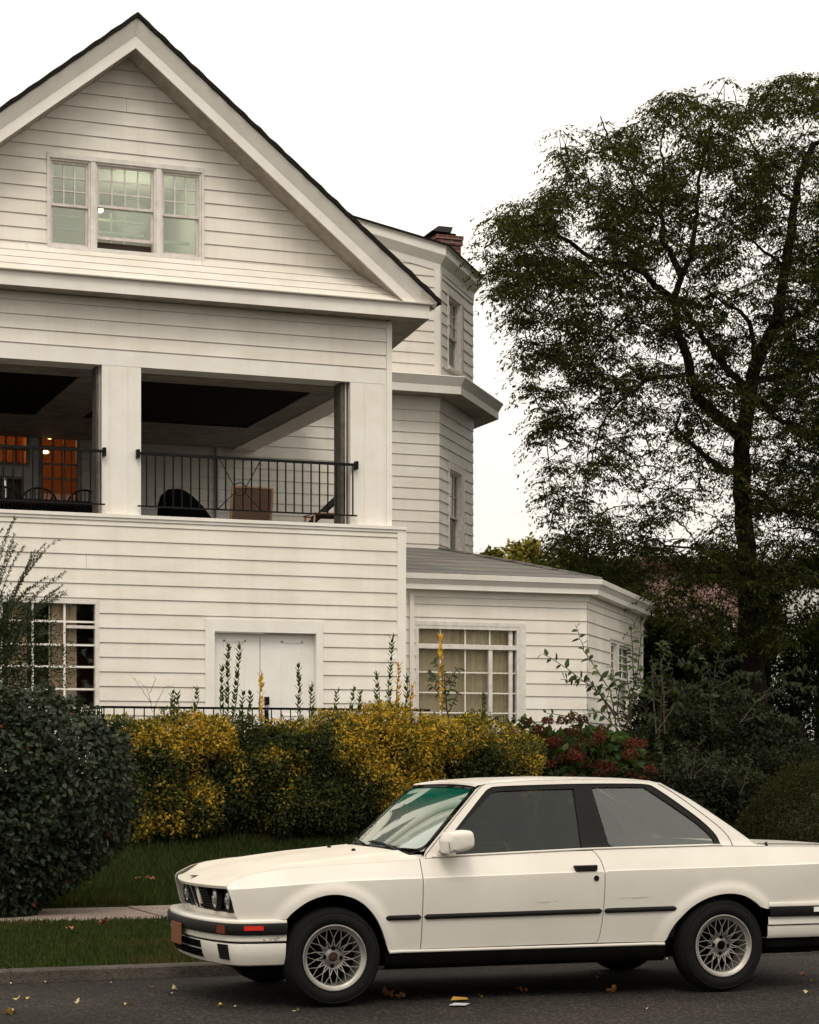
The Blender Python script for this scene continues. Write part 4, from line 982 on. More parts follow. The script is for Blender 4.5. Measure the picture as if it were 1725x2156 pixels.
mb.grid([[hood(u, 0) for u in np.linspace(-1,1,61)], [tuple(np.array(hood(u, 0))+np.array((.006,0,-.016))) for u in np.linspace(-1,1,61)]])
bonnet = car.part('bonnet', mb, 'paint_dusty', smooth=50)
b = MB(); e_ = hood(0,.055); b.ball((e_[0],e_[1],e_[2]+.002), .035, 8, (1,1,.12)); car.part('bonnet_badge', b, 'cap', parent=bonnet, smooth=True)
for u, t in ((-.35,.86),(.35,.86)):
    e_ = hood(u,t); b = MB(); b.ball((e_[0],e_[1],e_[2]+.006), .014, 6, (1,1,.7)); car.part('washer_nozzle', b, 'rubber', parent=bonnet)
b = MB(); rows = [[(p[0]+dx, p[1], p[2]+dz) for p in [hood(u, 1) for u in np.linspace(-.98,.98,31)]] for dx, dz in ((0,-.004),(.035,-.008),(.06,.002))]
b.grid(rows); car.part('cowl', b, 'rubber', smooth=True)
b = MB(); b.grid([[cp(x, s_*Wd(x, belt(x)), belt(x)) if q == 0 else cp(min(x, .60), s_*(.66 if q == 2 else .71), belt(x)+(.008 if q == 1 else .022)) for q in (0,1,2)] for x in (.45,.5,.56,.59,.61) for s_ in (1,)]); 
car.part('cowl_corner', b, 'paint', smooth=True)
b = MB(); b.grid([[cp(x, -Wd(x, belt(x)), belt(x)) if q == 0 else cp(min(x, .60), -(.66 if q == 2 else .71), belt(x)+(.008 if q == 1 else .022)) for q in (0,1,2)] for x in (.45,.5,.56,.59,.61)]); car.part('cowl_corner', b, 'paint', smooth=True)
# windscreen, roof, rear window, boot
def scr(u, t, o=0):
    xb, zb_ = xscr(u*.66), .893; xt, zt_ = 1.035+.05*abs(u)**2*(-1)+.0, 1.296-.012*u*u
    w_ = u*(.728+(.592-.728)*t); bulge = .010*4*t*(1-t)*.5*(1-u*u*.3)
    return cp(xb+(xt-xb)*t-bulge*.5-o*.6, w_, zb_+(zt_-zb_)*t+bulge*.8+o*.8)
us = np.linspace(-1,1,25); ts = np.linspace(0,1,13)
def rr_patch(f, hw, lo, hi, k=.13):
    rows = []
    for t in ts: rows.append([f(u*hw, lo+(hi-lo)*t) for u in us])
    return MB().grid(rows)
ws = car.part('windscreen', rr_patch(scr, .985, .02, .97), 'windscreen_glass', smooth=True)
def frame_strip(f, hw, lo, hi, wd, o=.004, rc=.10):
    """rounded-corner rubber seal round a glass patch f(u,t)"""
    def loop(du, dt):
        out = []; a, b0, b1 = hw+du, lo-dt, hi+dt; r_ = rc
        for cu, ct, a0 in ((a-r_, b1-r_, 0), (-a+r_, b1-r_, 90), (-a+r_, b0+r_, 180), (a-r_, b0+r_, 270)):
            for q in range(7):
                an = R(a0+15*q); out.append((cu+r_*math.cos(an), ct+r_*math.sin(an)))
        d = dense(out, .06); return d
    L1, L2 = loop(0,0), loop(wd*1.0, wd); n = min(len(L1), len(L2))
    res = lambda L: [L[int(i*len(L)/200)] for i in range(201)] if False else [tuple(np.array(L[int(i*len(L)/200) % len(L)])) for i in range(201)]
    A_, B_2 = res(L1), res(L2)
    return MB().grid([[f(p[0], p[1], o) for p in A_], [f((p[0]+q[0])/2, (p[1]+q[1])/2, o+.006) for p, q in zip(A_, B_2)], [f(q[0], q[1], o-.002) for q in B_2]])
car.part('windscreen_seal', frame_strip(scr, .955, .045, .945, .035), 'rubber', parent=ws, smooth=True)
mb = MB(); st = []
for uu, tt, a, b2, m_ in ((.52,.16,.085,.12,'sticker'),):
    q = lambda du, dt: scr(uu+du, tt+dt, -.006)
    mb.face(q(-a/2,-b2/2), q(a/2,-b2/2), q(a/2,b2/2), q(-a/2,b2/2)); so = car.part('sticker', mb, 'sticker', parent=ws)
    mb = MB()
    for (a0,b0),(a1,b1) in (((-a,-b2),(a,-b2)),((a,-b2),(a,b2)),((a,b2),(-a,b2)),((-a,b2),(-a,-b2))):
        mb.tube([scr(uu+a0*.6,tt+b0*.6,-.004), scr(uu+a1*.6,tt+b1*.6,-.004)], .004, 4)
    car.part('sticker_border', mb, 'sticker_red', parent=ws)
rz = lin([(.97,1.284),(1.0,1.292),(1.05,1.305),(1.12,1.316),(1.35,1.330),(1.7,1.338),(2.0,1.334),(2.17,1.324),(2.25,1.307),(2.32,1.272)])
def roofp(u, x):
    xl = 1.025 if x < 1.03 else x
    we = Wd(x, rz(x)-.006)+.002; z = rz(x)-.006+.014*(1-abs(u)**5)
    xx = x-.05*abs(u)**2*(ss(1.2,1.0,x) if False else max(0, 1-(x-1.0)/.15) if x < 1.15 else 0)
    return cp(xx, u*we, z)
mb = MB(); mb.grid([[roofp(u, x) for u in np.sin(np.linspace(-math.pi/2, math.pi/2, 35))] for x in (1.035,1.05,1.08,1.12,1.2,1.35,1.5,1.7,1.9,2.05,2.15,2.2,2.25,2.29,2.31)])
mb.grid([[roofp(u, 1.035) for u in np.linspace(-1,1,25)], [scr(u*1.0, 1.0, .003) for u in np.linspace(-1,1,25)]])
car.part('roof', mb, 'paint', smooth=50)
def rear(u, t, o=0):
    x = 2.31+(2.86-2.31)*t-.03*u*u; z = 1.276+(.925-1.276)*t; w_ = u*(.545+(.61-.545)*t)
    return cp(x+o*.5, w_, z+.018*math.sin(math.pi*t)+o*.8)
rw = car.part('rear_window', rr_patch(rear, .90, .06, .94), 'side_glass', smooth=True); car.part('rear_window_seal', frame_strip(rear, .88, .06, .94, .05), 'rubber', parent=rw, smooth=True)
for s_ in (1,-1):
    mb = MB(); rows = []
    for x, z in [(2.25,1.305),(2.30,1.278),(2.442,1.202),(2.552,1.132),(2.717,1.020),(2.82,.945),(2.87,.918)]:
        t = (x-2.31)/.55; rows.append([cp(x, s_*(Wd(x,z)+.001), z), cp(x, s_*(Wd(x,z)-.02), z+.008), rear(s_*.93, max(0,t), -.004)])
    mb.grid(rows); car.part('rear_pillar', mb, 'paint', smooth=True)
def boot(u, t):
    x = 2.84+(3.60-2.84)*t; we = Wd(x, belt(x)); z = belt(x)+.0+.016*(1-abs(u)**3)+.006*math.exp(-((abs(u)-.86)/.03)**2)*0
    return cp(x, u*(we+.001), z)
mb = MB(); mb.grid([[boot(u, t) for u in np.linspace(-1,1,33)] for t in np.linspace(0,1,14)])
mb.grid([[cp(3.60+dx, u*(.70-.0*dx), z) for u in np.linspace(-1,1,13)] for dx, z in ((0,.885),(.01,.86),(.03,.70),(.03,.53))])
bt = car.part('boot_lid', mb, 'paint', smooth=50)
mb = MB(); mb.tube([cp(x, w_, belt(x)+.0145) for x, w_ in ((2.90,.60),(2.91,.66),(3.3,.68),(3.56,.66))], .0025, 4); car.part('seam', mb, 'black_void')
mb = MB(); mb.tube([cp(2.965,.69,belt(2.965)-.002), cp(2.955,.69,belt(2.96)+.022), cp(2.965,.69,belt(2.96)+.028)], [.012,.009,.003], 8); car.part('antenna_base', mb, 'rubber')
# nose: grille, kidneys, headlights
zt, zbt = .700, .548
def face_x(w_, z): return -.690+.125*(abs(w_)/.72)**1.8+.045*(zt-z)/.15
mb = MB(); mb.grid([[cp(face_x(w_,z)+.05, w_, z) for w_ in np.linspace(-.715,.715,31)] for z in (.712,.66,.60,.54,.515)]); gr = car.part('grille', mb, 'black_void')
sl = {1: MB(), -1: MB()}
for i in range(10):
    z = .556+.0155*i
    for s_ in (1,-1):
        sl[s_].grid([[cp(face_x(w_,z)+o, w_, z+h) for w_ in np.linspace(s_*.15, s_*.30, 5)] for o, h in ((.03,.003),(.0,.003),(.0,-.003),(.03,-.003))])
car.part('grille_slats', sl[1], 'rubber', parent=gr); car.part('grille_slats', sl[-1], 'rubber', parent=gr)
for s_ in (1,-1):                                    # surround
    mb = MB(); rows = []
    for w_ in np.linspace(s_*.15, s_*.712, 9): rows.append([cp(face_x(w_,zt)-.006, w_, .709), cp(face_x(w_,zt)-.008, w_, .695), cp(face_x(w_,zt)+.03, w_, .692)])
    mb.grid(rows); rows = []
    for w_ in np.linspace(s_*.15, s_*.712, 9): rows.append([cp(face_x(w_,zbt)+.03, w_, .562), cp(face_x(w_,zbt)-.006, w_, .558), cp(face_x(w_,zbt)-.004, w_, .545)])
    mb.grid(rows); rows = []
    for z in np.linspace(.545,.709,6): rows.append([cp(face_x(.715,z)+.03, s_*.69, z), cp(face_x(.715,z)-.004, s_*.697, z), cp(face_x(.72,z)+.004, s_*.718, z)])
    mb.grid(rows); car.part('grille_surround', mb, 'rubber', parent=gr)
    kd = MB(); k2 = MB(); ko = cr([(.008,.555),(.008,.69),(.020,.702),(.115,.702),(.128,.690),(.120,.62),(.100,.560),(.085,.548),(.02,.546)], 4, True)
    kx = lambda z: -.700+.055*(zt-z)/.15
    kd.grid([[cp(kx(z)+o, s_*(.064+(a-.064)*sc), .625+(z-.625)*sc) for a, z in ko+[ko[0]]] for o, sc in ((.05,1.02),(.004,1.04),(-.004,1.0),(-.002,.90),(.02,.86))]); kk = car.part('kidney', kd, 'chrome_dull', parent=gr, smooth=45)
    for i in range(6): a = .022+i*.017; k2.add([cp(kx(z)+o, s_*(a+d), z) for z in (.56,.69) for o, d in ((.0,-.002),(.0,.002),(.03,.002),(.03,-.002))], [(0,1,5,4),(1,2,6,5),(3,0,4,7)])
    car.part('kidney_bars', k2, 'rubber', parent=gr)
    for lw in (.375, .545):
        c = cp(face_x(lw,.625)+.0, s_*lw, .625); L = MB()
        L.lathe([(.0005,-.010),(.03,-.008),(.055,-.001),(.066,.012)], c, 28, 'x'); h = car.part('headlight', L, 'lens', smooth=40)
        L = MB(); L.lathe([(.066,.014),(.070,-.004),(.076,-.002),(.080,.03)], c, 28, 'x'); car.part('headlight_ring', L, 'rubber', parent=h, smooth=40)
        L = MB(); L.lathe([(.0005,-.012),(.016,-.012),(.02,-.006)], (c[0]-.001,c[1],c[2]), 16, 'x'); car.part('headlight_bowl', L, 'lens_in', parent=h, smooth=40)
# lower white lip under the grille and bumper
def plan(k=0.):
    """bumper path in plan, near side to far side"""
    h = [(-.296,.812),(-.42,.812),(-.52,.802),(-.585,.778),(-.632,.73),(-.665,.665),(-.705,.53),(-.738,.35),(-.754,.17),(-.759,0)]
    h = cr(h, 3); return h+[(x, -w_) for x, w_ in h[::-1][1:]]
def bsweep(prof, scale=lambda x: 1., xcut=None):
    pl = plan(); P = [np.array(p) for p in pl]; rows = []
    for i, p in enumerate(P):
        if xcut and p[0] > xcut: continue
        d = P[min(i+1,len(P)-1)]-P[max(i-1,0)]; d /= np.linalg.norm(d); n = np.array([d[1], -d[0]])
        if n[1]*p[1] < 0 or (abs(p[1]) < .05 and n[0] > 0): n = -n
        if abs(p[1]) < .79 and n[0] > 0: n = -n
        rows.append([cp(p[0]+n[0]*o, p[1]+n[1]*o, z) for o, z in prof])
    return MB().grid(rows)
bump = car.part('front_bumper', bsweep([(-.12,.522),(-.05,.524),(-.006,.519),(.0,.511),(-.001,.500)]), 'paint', smooth=50)
car.part('bumper_strip', bsweep([(.0,.500),(.012,.497),(.016,.487),(.016,.448),(.010,.433),(-.004,.430)]), 'rubber', parent=bump, smooth=40)
car.part('bumper_skirt', bsweep([(-.006,.431),(-.006,.397),(-.016,.391),(-.05,.390)]), 'paint', parent=bump, smooth=40)
car.part('bumper_gap', bsweep([(-.04,.392),(-.04,.378)]), 'black_void', parent=bump)
ad = car.part('air_dam', bsweep([(-.05,.381),(-.020,.380),(-.016,.372),(-.030,.30),(-.052,.254),(-.07,.246),(-.14,.244)]), 'paint', smooth=40)
mb = MB()
pl = plan()
def wrap(name, x0w0, x1w1, z0, z1, off, m, parent, tilt=0.):
    """patch lying on the bumper path between two indices"""
    P = [np.array(p) for p in pl]; a, b = x0w0, x1w1; rows = []
    for i in np.linspace(a, b, 7):
        k = int(i); f = i-k; p = P[k]*(1-f)+P[min(k+1,len(P)-1)]*f; d = P[min(k+1,len(P)-1)]-P[max(k-1,0)]; d /= np.linalg.norm(d); n = np.array([d[1],-d[0]])
        if n[1]*p[1] < 0: n = -n
        if n[0] > 0 and abs(p[1]) < .79: n = -n
        rows.append([cp(p[0]+n[0]*(off-.012), p[1]+n[1]*(off-.012), z1), cp(p[0]+n[0]*off, p[1]+n[1]*off, z1), cp(p[0]+n[0]*(off-tilt), p[1]+n[1]*(off-tilt), z0), cp(p[0]+n[0]*(off-.012-tilt), p[1]+n[1]*(off-.012-tilt), z0)])
    mb = MB().grid(rows); mb.face(*rows[0]); mb.face(*rows[-1][::-1]); return car.part(name, mb, m, parent=parent)
N_ = len(pl)-1
for mir in (False, True):
    q = (lambda a, b: (N_-b, N_-a)) if mir else (lambda a, b: (a, b))
    wrap('reflector', *q(3.6,7.3), .461, .487, .021, 'red_lens', bump)
    wrap('indicator', *q(12.5,15.2), .441, .489, .021, 'amber_lens', bump)
    wrap('brake_duct', *q(12.8,16.2), .285, .374, -.008, 'rubber', ad, .020)
    wrap('dam_vent', *q(20.5,27), .334, .376, -.008, 'black_void', ad, .008)
    wrap('dam_vent', *q(20.5,27), .278, .324, -.017, 'black_void', ad, .014)
b = MB(); b.box(CX0-.790*KX, CX0-.783*KX, CY0-.155, CY0+.105, .335, .462); pt = car.part('number_plate', b, 'plate_orange')
b = MB(); b.grid([[cp(face_x(w_,.548)+dx, w_*kw, z) for w_ in np.linspace(-.71,.71,31)] for dx, z, kw in ((.01,.550,1),(-.005,.548,1),(-.007,.530,1),(-.03,.5245,1.01))]); car.part('nose_panel', b, 'paint_dusty', smooth=40)
# rear bumper
def rplan():
    h = cr([(2.915,.806),(3.2,.800),(3.42,.790),(3.52,.76),(3.58,.68),(3.62,.5),(3.64,.25),(3.645,0)], 3); return h+[(x,-w_) for x, w_ in h[::-1][1:]]
def rsweep(prof, x0=2.9):
    P = [np.array(p) for p in rplan()]; rows = []
    for i, p in enumerate(P):
        d = P[min(i+1,len(P)-1)]-P[max(i-1,0)]; d /= np.linalg.norm(d); n = np.array([-d[1], d[0]])
        if n[0] < -.2 or n[1]*p[1] < -.01: n = -n
        rows.append([cp(p[0]+n[0]*o, p[1]+n[1]*o, z) for o, z in prof])
    return MB().grid(rows)
rb = car.part('rear_bumper', rsweep([(-.1,.553),(-.04,.555),(-.004,.550),(0,.542),(-.002,.525)]), 'paint', smooth=40)
car.part('bumper_strip', rsweep([(0,.526),(.014,.522),(.016,.51),(.016,.475),(.010,.462),(-.004,.459)]), 'rubber', parent=rb, smooth=40)
car.part('bumper_skirt', rsweep([(-.008,.460),(-.006,.412),(-.018,.407),(-.03,.406)]), 'paint', parent=rb, smooth=40)
car.part('bumper_skirt', rsweep([(-.03,.403),(-.016,.401),(-.016,.345),(-.03,.325),(-.10,.325)]), 'paint', parent=rb, smooth=40)
car.part('bumper_gap', rsweep([(-.03,.41),(-.03,.39)]), 'black_void', parent=rb)
car.part('rear_valance', rsweep([(-.04,.33),(-.05,.265),(-.2,.25)]), 'under', parent=rb)
mb = MB(); mb.box(CX0+3.235*KX, CX0+3.30*KX, CY0-.822, CY0-.812, .488, .517); car.part('side_marker', mb, 'sticker', parent=rb)
for s_ in (1,-1):
    b = MB(); b.box(CX0+3.585*KX, CX0+3.64*KX, *sorted((CY0-s_*.42, CY0-s_*.69)), .60, .78); car.part('tail_light', b, 'red_lens')
# underbody, wheel wells
mb = MB(); mb.box(CX0-.5*KX, CX0+3.4*KX, CY0-.50, CY0+.50, .20, .50); mb.box(CX0+.42*KX, CX0+2.12*KX, CY0-.74, CY0+.74, .21, .34); mb.box(CX0-.62*KX, CX0-.39*KX, CY0-.66, CY0+.66, .27, .50); mb.box(CX0+2.98*KX, CX0+3.5*KX, CY0-.66, CY0+.66, .27, .50)
mb.box(CX0+3.0*KX, CX0+3.35*KX, CY0-.70, CY0-.3, .225, .28)
car.part('underbody', mb, 'under')
for s_ in (1,-1):
    for arc in (ARF, ARR):
        mb = MB(); mb.grid([[cp(x, s_*(Wd(x, max(z,.25))-.004), z) for x, z in arc], [cp(x, s_*.45, z+.02) for x, z in arc]]); c0 = arc[len(arc)//2]
        mb.face(*[cp(x, s_*.45, z+.02) for x, z in arc]); car.part('wheel_well', mb, 'black_void')
# interior
mb = MB(); mb.box(CX0+.62*KX, CX0+2.75*KX, CY0-.70, CY0+.70, .34, .42); mb.box(CX0+2.32*KX, CX0+2.8*KX, CY0-.60, CY0+.60, .42, .89); car.part('cabin_floor', mb, 'dash')
mb = MB(); mb.grid([[cp(x, w_, z) for w_ in np.linspace(-.64,.64,9)] for x, z in ((.54,.885),(.70,.915),(.86,.905),(.92,.85),(.90,.60))]); ds_ = car.part('dashboard', mb, 'dash', smooth=True)
mb = MB(); mb.tube([cp(1.07+.05*math.sin(a), -.34+.17*math.cos(a)*1.0, .87+.17*math.sin(a)) for a in np.linspace(0,2*math.pi,24)], .013, 6); mb.tube([cp(.92,-.34,.82),cp(1.07,-.34,.87)], .03, 8); mb.bar(cp(1.07,-.50,.87),cp(1.07,-.18,.87),.02,.04); car.part('steering_wheel', mb, 'dash', smooth=True)
for s_ in (.34,-.34):
    mb = MB(); mb.grid([[cp(x+.0, s_+w_, z+.02*(1-abs(w_)/.25)) for w_ in np.linspace(-.25,.25,7)] for x, z in ((1.12,.42),(1.10,.56),(1.55,.52),(1.63,.62),(1.78,1.02),(1.86,1.06),(1.90,1.0),(1.74,.5),(1.70,.4))])
    for e in (-.25,.25): mb.face(*[cp(x, s_+e, z) for x, z in ((1.12,.42),(1.10,.56),(1.55,.52),(1.70,.4))]); mb.face(*[cp(x, s_+e, z) for x, z in ((1.55,.52),(1.63,.62),(1.78,1.02),(1.90,1.0),(1.74,.5))])
    mb.ball(cp(1.86, s_, 1.13), .12, 8, (.45,1,.75)); car.part('front_seat', mb, 'seat_cloth', smooth=40)
mb = MB(); mb.grid([[cp(x, w_, z) for w_ in np.linspace(-.58,.58,9)] for x, z in ((2.0,.45),(2.0,.60),(2.3,.58),(2.42,.88),(2.55,.93),(2.6,.9))]); car.part('rear_seat', mb, 'seat_cloth', smooth=True)
mb = MB(); mb.grid([[tuple(np.array(roofp(u, x))+np.array((0,0,-.025))) for u in np.linspace(-.96,.96,15)] for x in (1.1,1.3,1.7,2.1,2.2)]); car.part('headliner', mb, 'headliner')
mb = MB(); mb.box(*sorted((cp(1.07,0,0)[0], cp(1.09,0,0)[0])), CY0-.12, CY0+.12, 1.20, 1.25); car.part('rear_view_mirror', mb, 'dash')
# wipers
mb = MB()
for w_, dw in ((.42,-.42),(-.08,-.40)):
    a, b2 = scr(w_/.66+.02, -.02, .02), scr((w_+dw)/.66, .07, .025); mb.tube([a, tuple((np.array(a)+np.array(b2))/2+np.array((-.01,0,.012))), b2], [.010,.008,.005], 6)
    c1, c2 = scr((w_+dw*.1)/.66, .035, .012), scr((w_+dw*1.2)/.66, .075, .012); mb.tube([c1, c2], .006, 5)
    mb.ball(a, .018, 6)
car.part('wiper', mb, 'rubber')
# wheels
def wheel(x, w_, label=None):
    s_ = 1 if w_ > 0 else -1; yo = CY0-w_; f = -s_   # f points outward along world y
    c = (CX0+x*KX, yo, .288); T = Thing.__new__(Thing)
    hub = MB(); hub.lathe([(.0005,f*-.035),(.024,f*-.035),(.028,f*-.040),(.031,f*-.030),(.034,f*-.034),(.058,f*-.050),(.066,f*-.042),(.071,f*-.030),(.073,f*-.060),(.06,f*-.10)], c, 40)
    wh = car.part('wheel', hub, 'alloy_dark', smooth=40, label=label)
    ty = MB(); R_ = .296
    ty.lathe([(.190,f*-.022),(.200,f*-.004),(.214,f*.006),(.232,f*.010),(.250,f*.006),(.262,f*.0),(.266,f*.003),(.276,f*-.012),(.288,f*-.030),(R_-.003,f*-.045),(R_,f*-.062),(R_,f*-.078),(R_-.008,f*-.080),(R_-.008,f*-.086),(R_,f*-.088),(R_,f*-.125),(R_-.003,f*-.14),(.25,f*-.19),(.19,f*-.18)], c, 72)
    ty.v = [(a, b, max(.002, z)) for a, b, z in ty.v]; car.part('tyre', ty, 'tyre_rubber', parent=wh, smooth=35)
    rm = MB(); rm.lathe([(.186,f*-.02),(.196,f*-.004),(.1955,f*.003),(.190,f*.004),(.184,f*-.002),(.178,f*-.010),(.172,f*-.014),(.166,f*-.016),(.163,f*-.03),(.160,f*-.06),(.158,f*-.14)], c, 72); car.part('rim', rm, 'alloy', parent=wh, smooth=40)
    sp = MB(); n = 15
    for k in range(n):
        a0 = 2*math.pi*(k+.25)/n
        for q in (1,-1):
            a1 = a0+q*R(3.0); a2 = a0+q*R(21.); p = lambda r_, a, d: (c[0]+r_*math.cos(a), c[1]+f*d, c[2]+r_*math.sin(a))
            am, rmid = a0+q*R(12), .112
            A1, A2, A3 = p(.166,a1,-.020), p(rmid,am,-.026), p(.066,a2,-.036)
            sp.bar(A1, A2, .0034, .010, (0,1,0)); sp.bar(A2, A3, .0046, .012, (0,1,0))
        am = a0+R(12); pp = lambda r_, a, d: (c[0]+r_*math.cos(a), c[1]+f*d, c[2]+r_*math.sin(a))
    car.part('spokes', sp, 'alloy', parent=wh)
    bl = MB()
    for k in range(4):
        a = R(90*k+86); q = (c[0]+.049*math.cos(a), c[1], c[2]+.049*math.sin(a)); bl.lathe([(.012,f*-.043),(.011,f*-.038),(.0005,f*-.040)], q, 12)
    car.part('wheel_bolt', bl, 'black_void', parent=wh, smooth=30)
    cc = MB(); cc.lathe([(.0005,f*-.030),(.020,f*-.031),(.026,f*-.034)], c, 24); car.part('hub_cap', cc, 'rust_cap' if x < 1 else 'black_void', parent=wh, smooth=30)
    bk = MB(); bk.lathe([(.0005,f*-.13),(.157,f*-.13)], c, 32); bk.lathe([(.12,f*-.10),(.0005,f*-.10)], c, 32); car.part('brake_disc', bk, 'under', parent=wh)
wheel(0, .815, 'front near wheel with a rust-coloured centre cap'); wheel(2.586, .815, 'rear near wheel with its centre cap missing'); wheel(0, -.815); wheel(2.586, -.815)
b = MB()
for x, z, l in ((-.335,.418,.02),(-.355,.412,.025),(-.385,.408,.012),(-.345,.406,.03),(-.43,.405,.006)): b.tube([cp(x, .807, z), cp(x-l*.6, .807, z-.008), cp(x-l, .807, z+.004)], .0022, 3)
car.part('scrape', b, 'grime', parent=bump)
b = MB()
for x, z, l in ((1.30,.585,.10),(1.34,.580,.05),(1.42,.588,.03)): b.tube([cp(x, Wd(x,z)+.0002, z), cp(x+l, Wd(x+l,z)+.0002, z+.004)], .0012, 3)
car.part('scratch', b, 'grime', parent=doors[0])
b = MB()
for x, z, l in ((1.86,.60,.22),(1.95,.596,.10)): b.tube([cp(x, Wd(x,z)+.0002, z), cp(x+l, Wd(x+l,z)+.0002, z+.003)], .0011, 3)
car.part('scratch', b, 'grime')
car.e.rotation_euler = (0, 0, R(-2.0))
# ---------------------------------------------------------------- foliage machinery
mat('leaf', (1,1,1), .55, attr=True, spec=.14, leaf=.35); mat('leaf_gloss', (1,1,1), .42, attr=True, spec=.13, leaf=.15); mat('leaf_matte', (1,1,1), .8, attr=True, spec=.05, leaf=.35)
mat('bark', (.020,.015,.011), .95, spec=.08, col2=(.007,.006,.005), vs=9, bump=1, bs=25, vstretch=(1,1,.25)); mat('twig', (.045,.032,.020), .8, var=.3, vs=12)
mat('green_stem', (.06,.07,.02), .7)
SH = {'diamond': (np.array([(0,0,0),(.5,.5,.12),(1,0,0),(.5,-.5,.12)]), [(0,1,2,3)]),
      'leaf': (np.array([(0,0,0),(.32,.5,.12),(.72,.34,.10),(1,0,-.08),(.72,-.34,.10),(.32,-.5,.12),(.5,0,0)]), [(0,1,6),(1,2,6),(2,3,6),(3,4,6),(4,5,6),(5,0,6)]),
      'fold': (np.array([(0,0,0),(.45,.5,.14),(1,0,-.03),(.45,-.5,.14)]), [(0,1,2),(0,2,3)])}
def leaves(name, pos, dirs, nrm, length, width, cols, shape='diamond', m='leaf', root=None, label=None, cat=None, kind=None, group=None, loc=(0,0,0)):
    """one mesh of many leaves: arrays of positions, pointing directions, facing normals, sizes, linear colours"""
    tpl, fc = SH[shape]; n = len(pos); k = len(tpl)
    d = dirs/np.linalg.norm(dirs, axis=1, keepdims=True); s_ = np.cross(d, nrm); s_ /= np.maximum(np.linalg.norm(s_, axis=1, keepdims=True), 1e-6); u = np.cross(s_, d)
    L = np.broadcast_to(np.asarray(length, float), (n,))[:, None, None]; W_ = np.broadcast_to(np.asarray(width, float), (n,))[:, None, None]
    V = (pos-np.array(loc))[:, None, :]+d[:, None, :]*tpl[None, :, 0:1]*L+s_[:, None, :]*tpl[None, :, 1:2]*W_+u[:, None, :]*tpl[None, :, 2:3]*W_
    V = V.reshape(-1, 3); me = bpy.data.meshes.new(name); nf = len(fc); vl = sum(len(f) for f in fc)
    me.vertices.add(len(V)); me.vertices.foreach_set('co', V.astype(np.float32).ravel())
    base = np.concatenate([np.array(f) for f in fc]); idx = (base[None, :]+(np.arange(n)*k)[:, None]).ravel()
    me.loops.add(n*vl); me.loops.foreach_set('vertex_index', idx.astype(np.int32))
    cnt = np.tile([len(f) for f in fc], n); st = np.concatenate([[0], np.cumsum(cnt)[:-1]])
    me.polygons.add(n*nf); me.polygons.foreach_set('loop_start', st.astype(np.int32)); me.polygons.foreach_set('loop_total', cnt.astype(np.int32))
    ca = me.color_attributes.new('Col', 'FLOAT_COLOR', 'POINT'); cc = np.ones((n, k, 4), np.float32); cc[:, :, :3] = cols[:, None, :]; ca.data.foreach_set('color', cc.ravel())
    me.materials.append(MATS[m]); me.update(); me.validate()
    o = bpy.data.objects.new(name, me); C.objects.link(o)
    if root is not None: o.parent = root
    if label: o['label'] = label
    if cat: o['category'] = cat
    if kind: o['kind'] = kind
    if group: o['group'] = group
    if root is None: o.location = loc
    return o
def unit(n): v = rng.normal(size=(n, 3)); return v/np.linalg.norm(v, axis=1, keepdims=True)
def palette(n, cols, wts, jit=.18, val=None):
    c = np.array(cols)[rng.choice(len(cols), n, p=np.array(wts)/sum(wts))]
    c = c*(1+rng.normal(size=(n,1))*jit)*(1+rng.normal(size=(n,3))*jit*.3)
    return np.clip(c, .001, .9)
def nz(p, f, seed=0):
    return np.array([noise.noise((a*f+seed, b*f, c*f)) for a, b, c in p])
def ell_points(c, r, n, lo=.62, rough=.16, freq=1.6, seed=0, bottom=-1., power=2.):
    """points in the outer shell of a lumpy ellipsoid"""
    v = unit(int(n*1.5)); v = v[v[:,2] > bottom][:n]
    if power != 2.: q = (np.abs(v)**power).sum(1)**(1/power); sv = v/q[:,None]
    else: sv = v
    bump = 1+rough*nz(v*np.array(r)+np.array(c), freq, seed)*1.6+rough*.5*nz(v*np.array(r)+np.array(c), freq*3.1, seed+9)
    t = lo+(1-lo)*rng.random(len(v))**.6
    return np.array(c)+sv*np.array(r)*(bump*t)[:,None], v
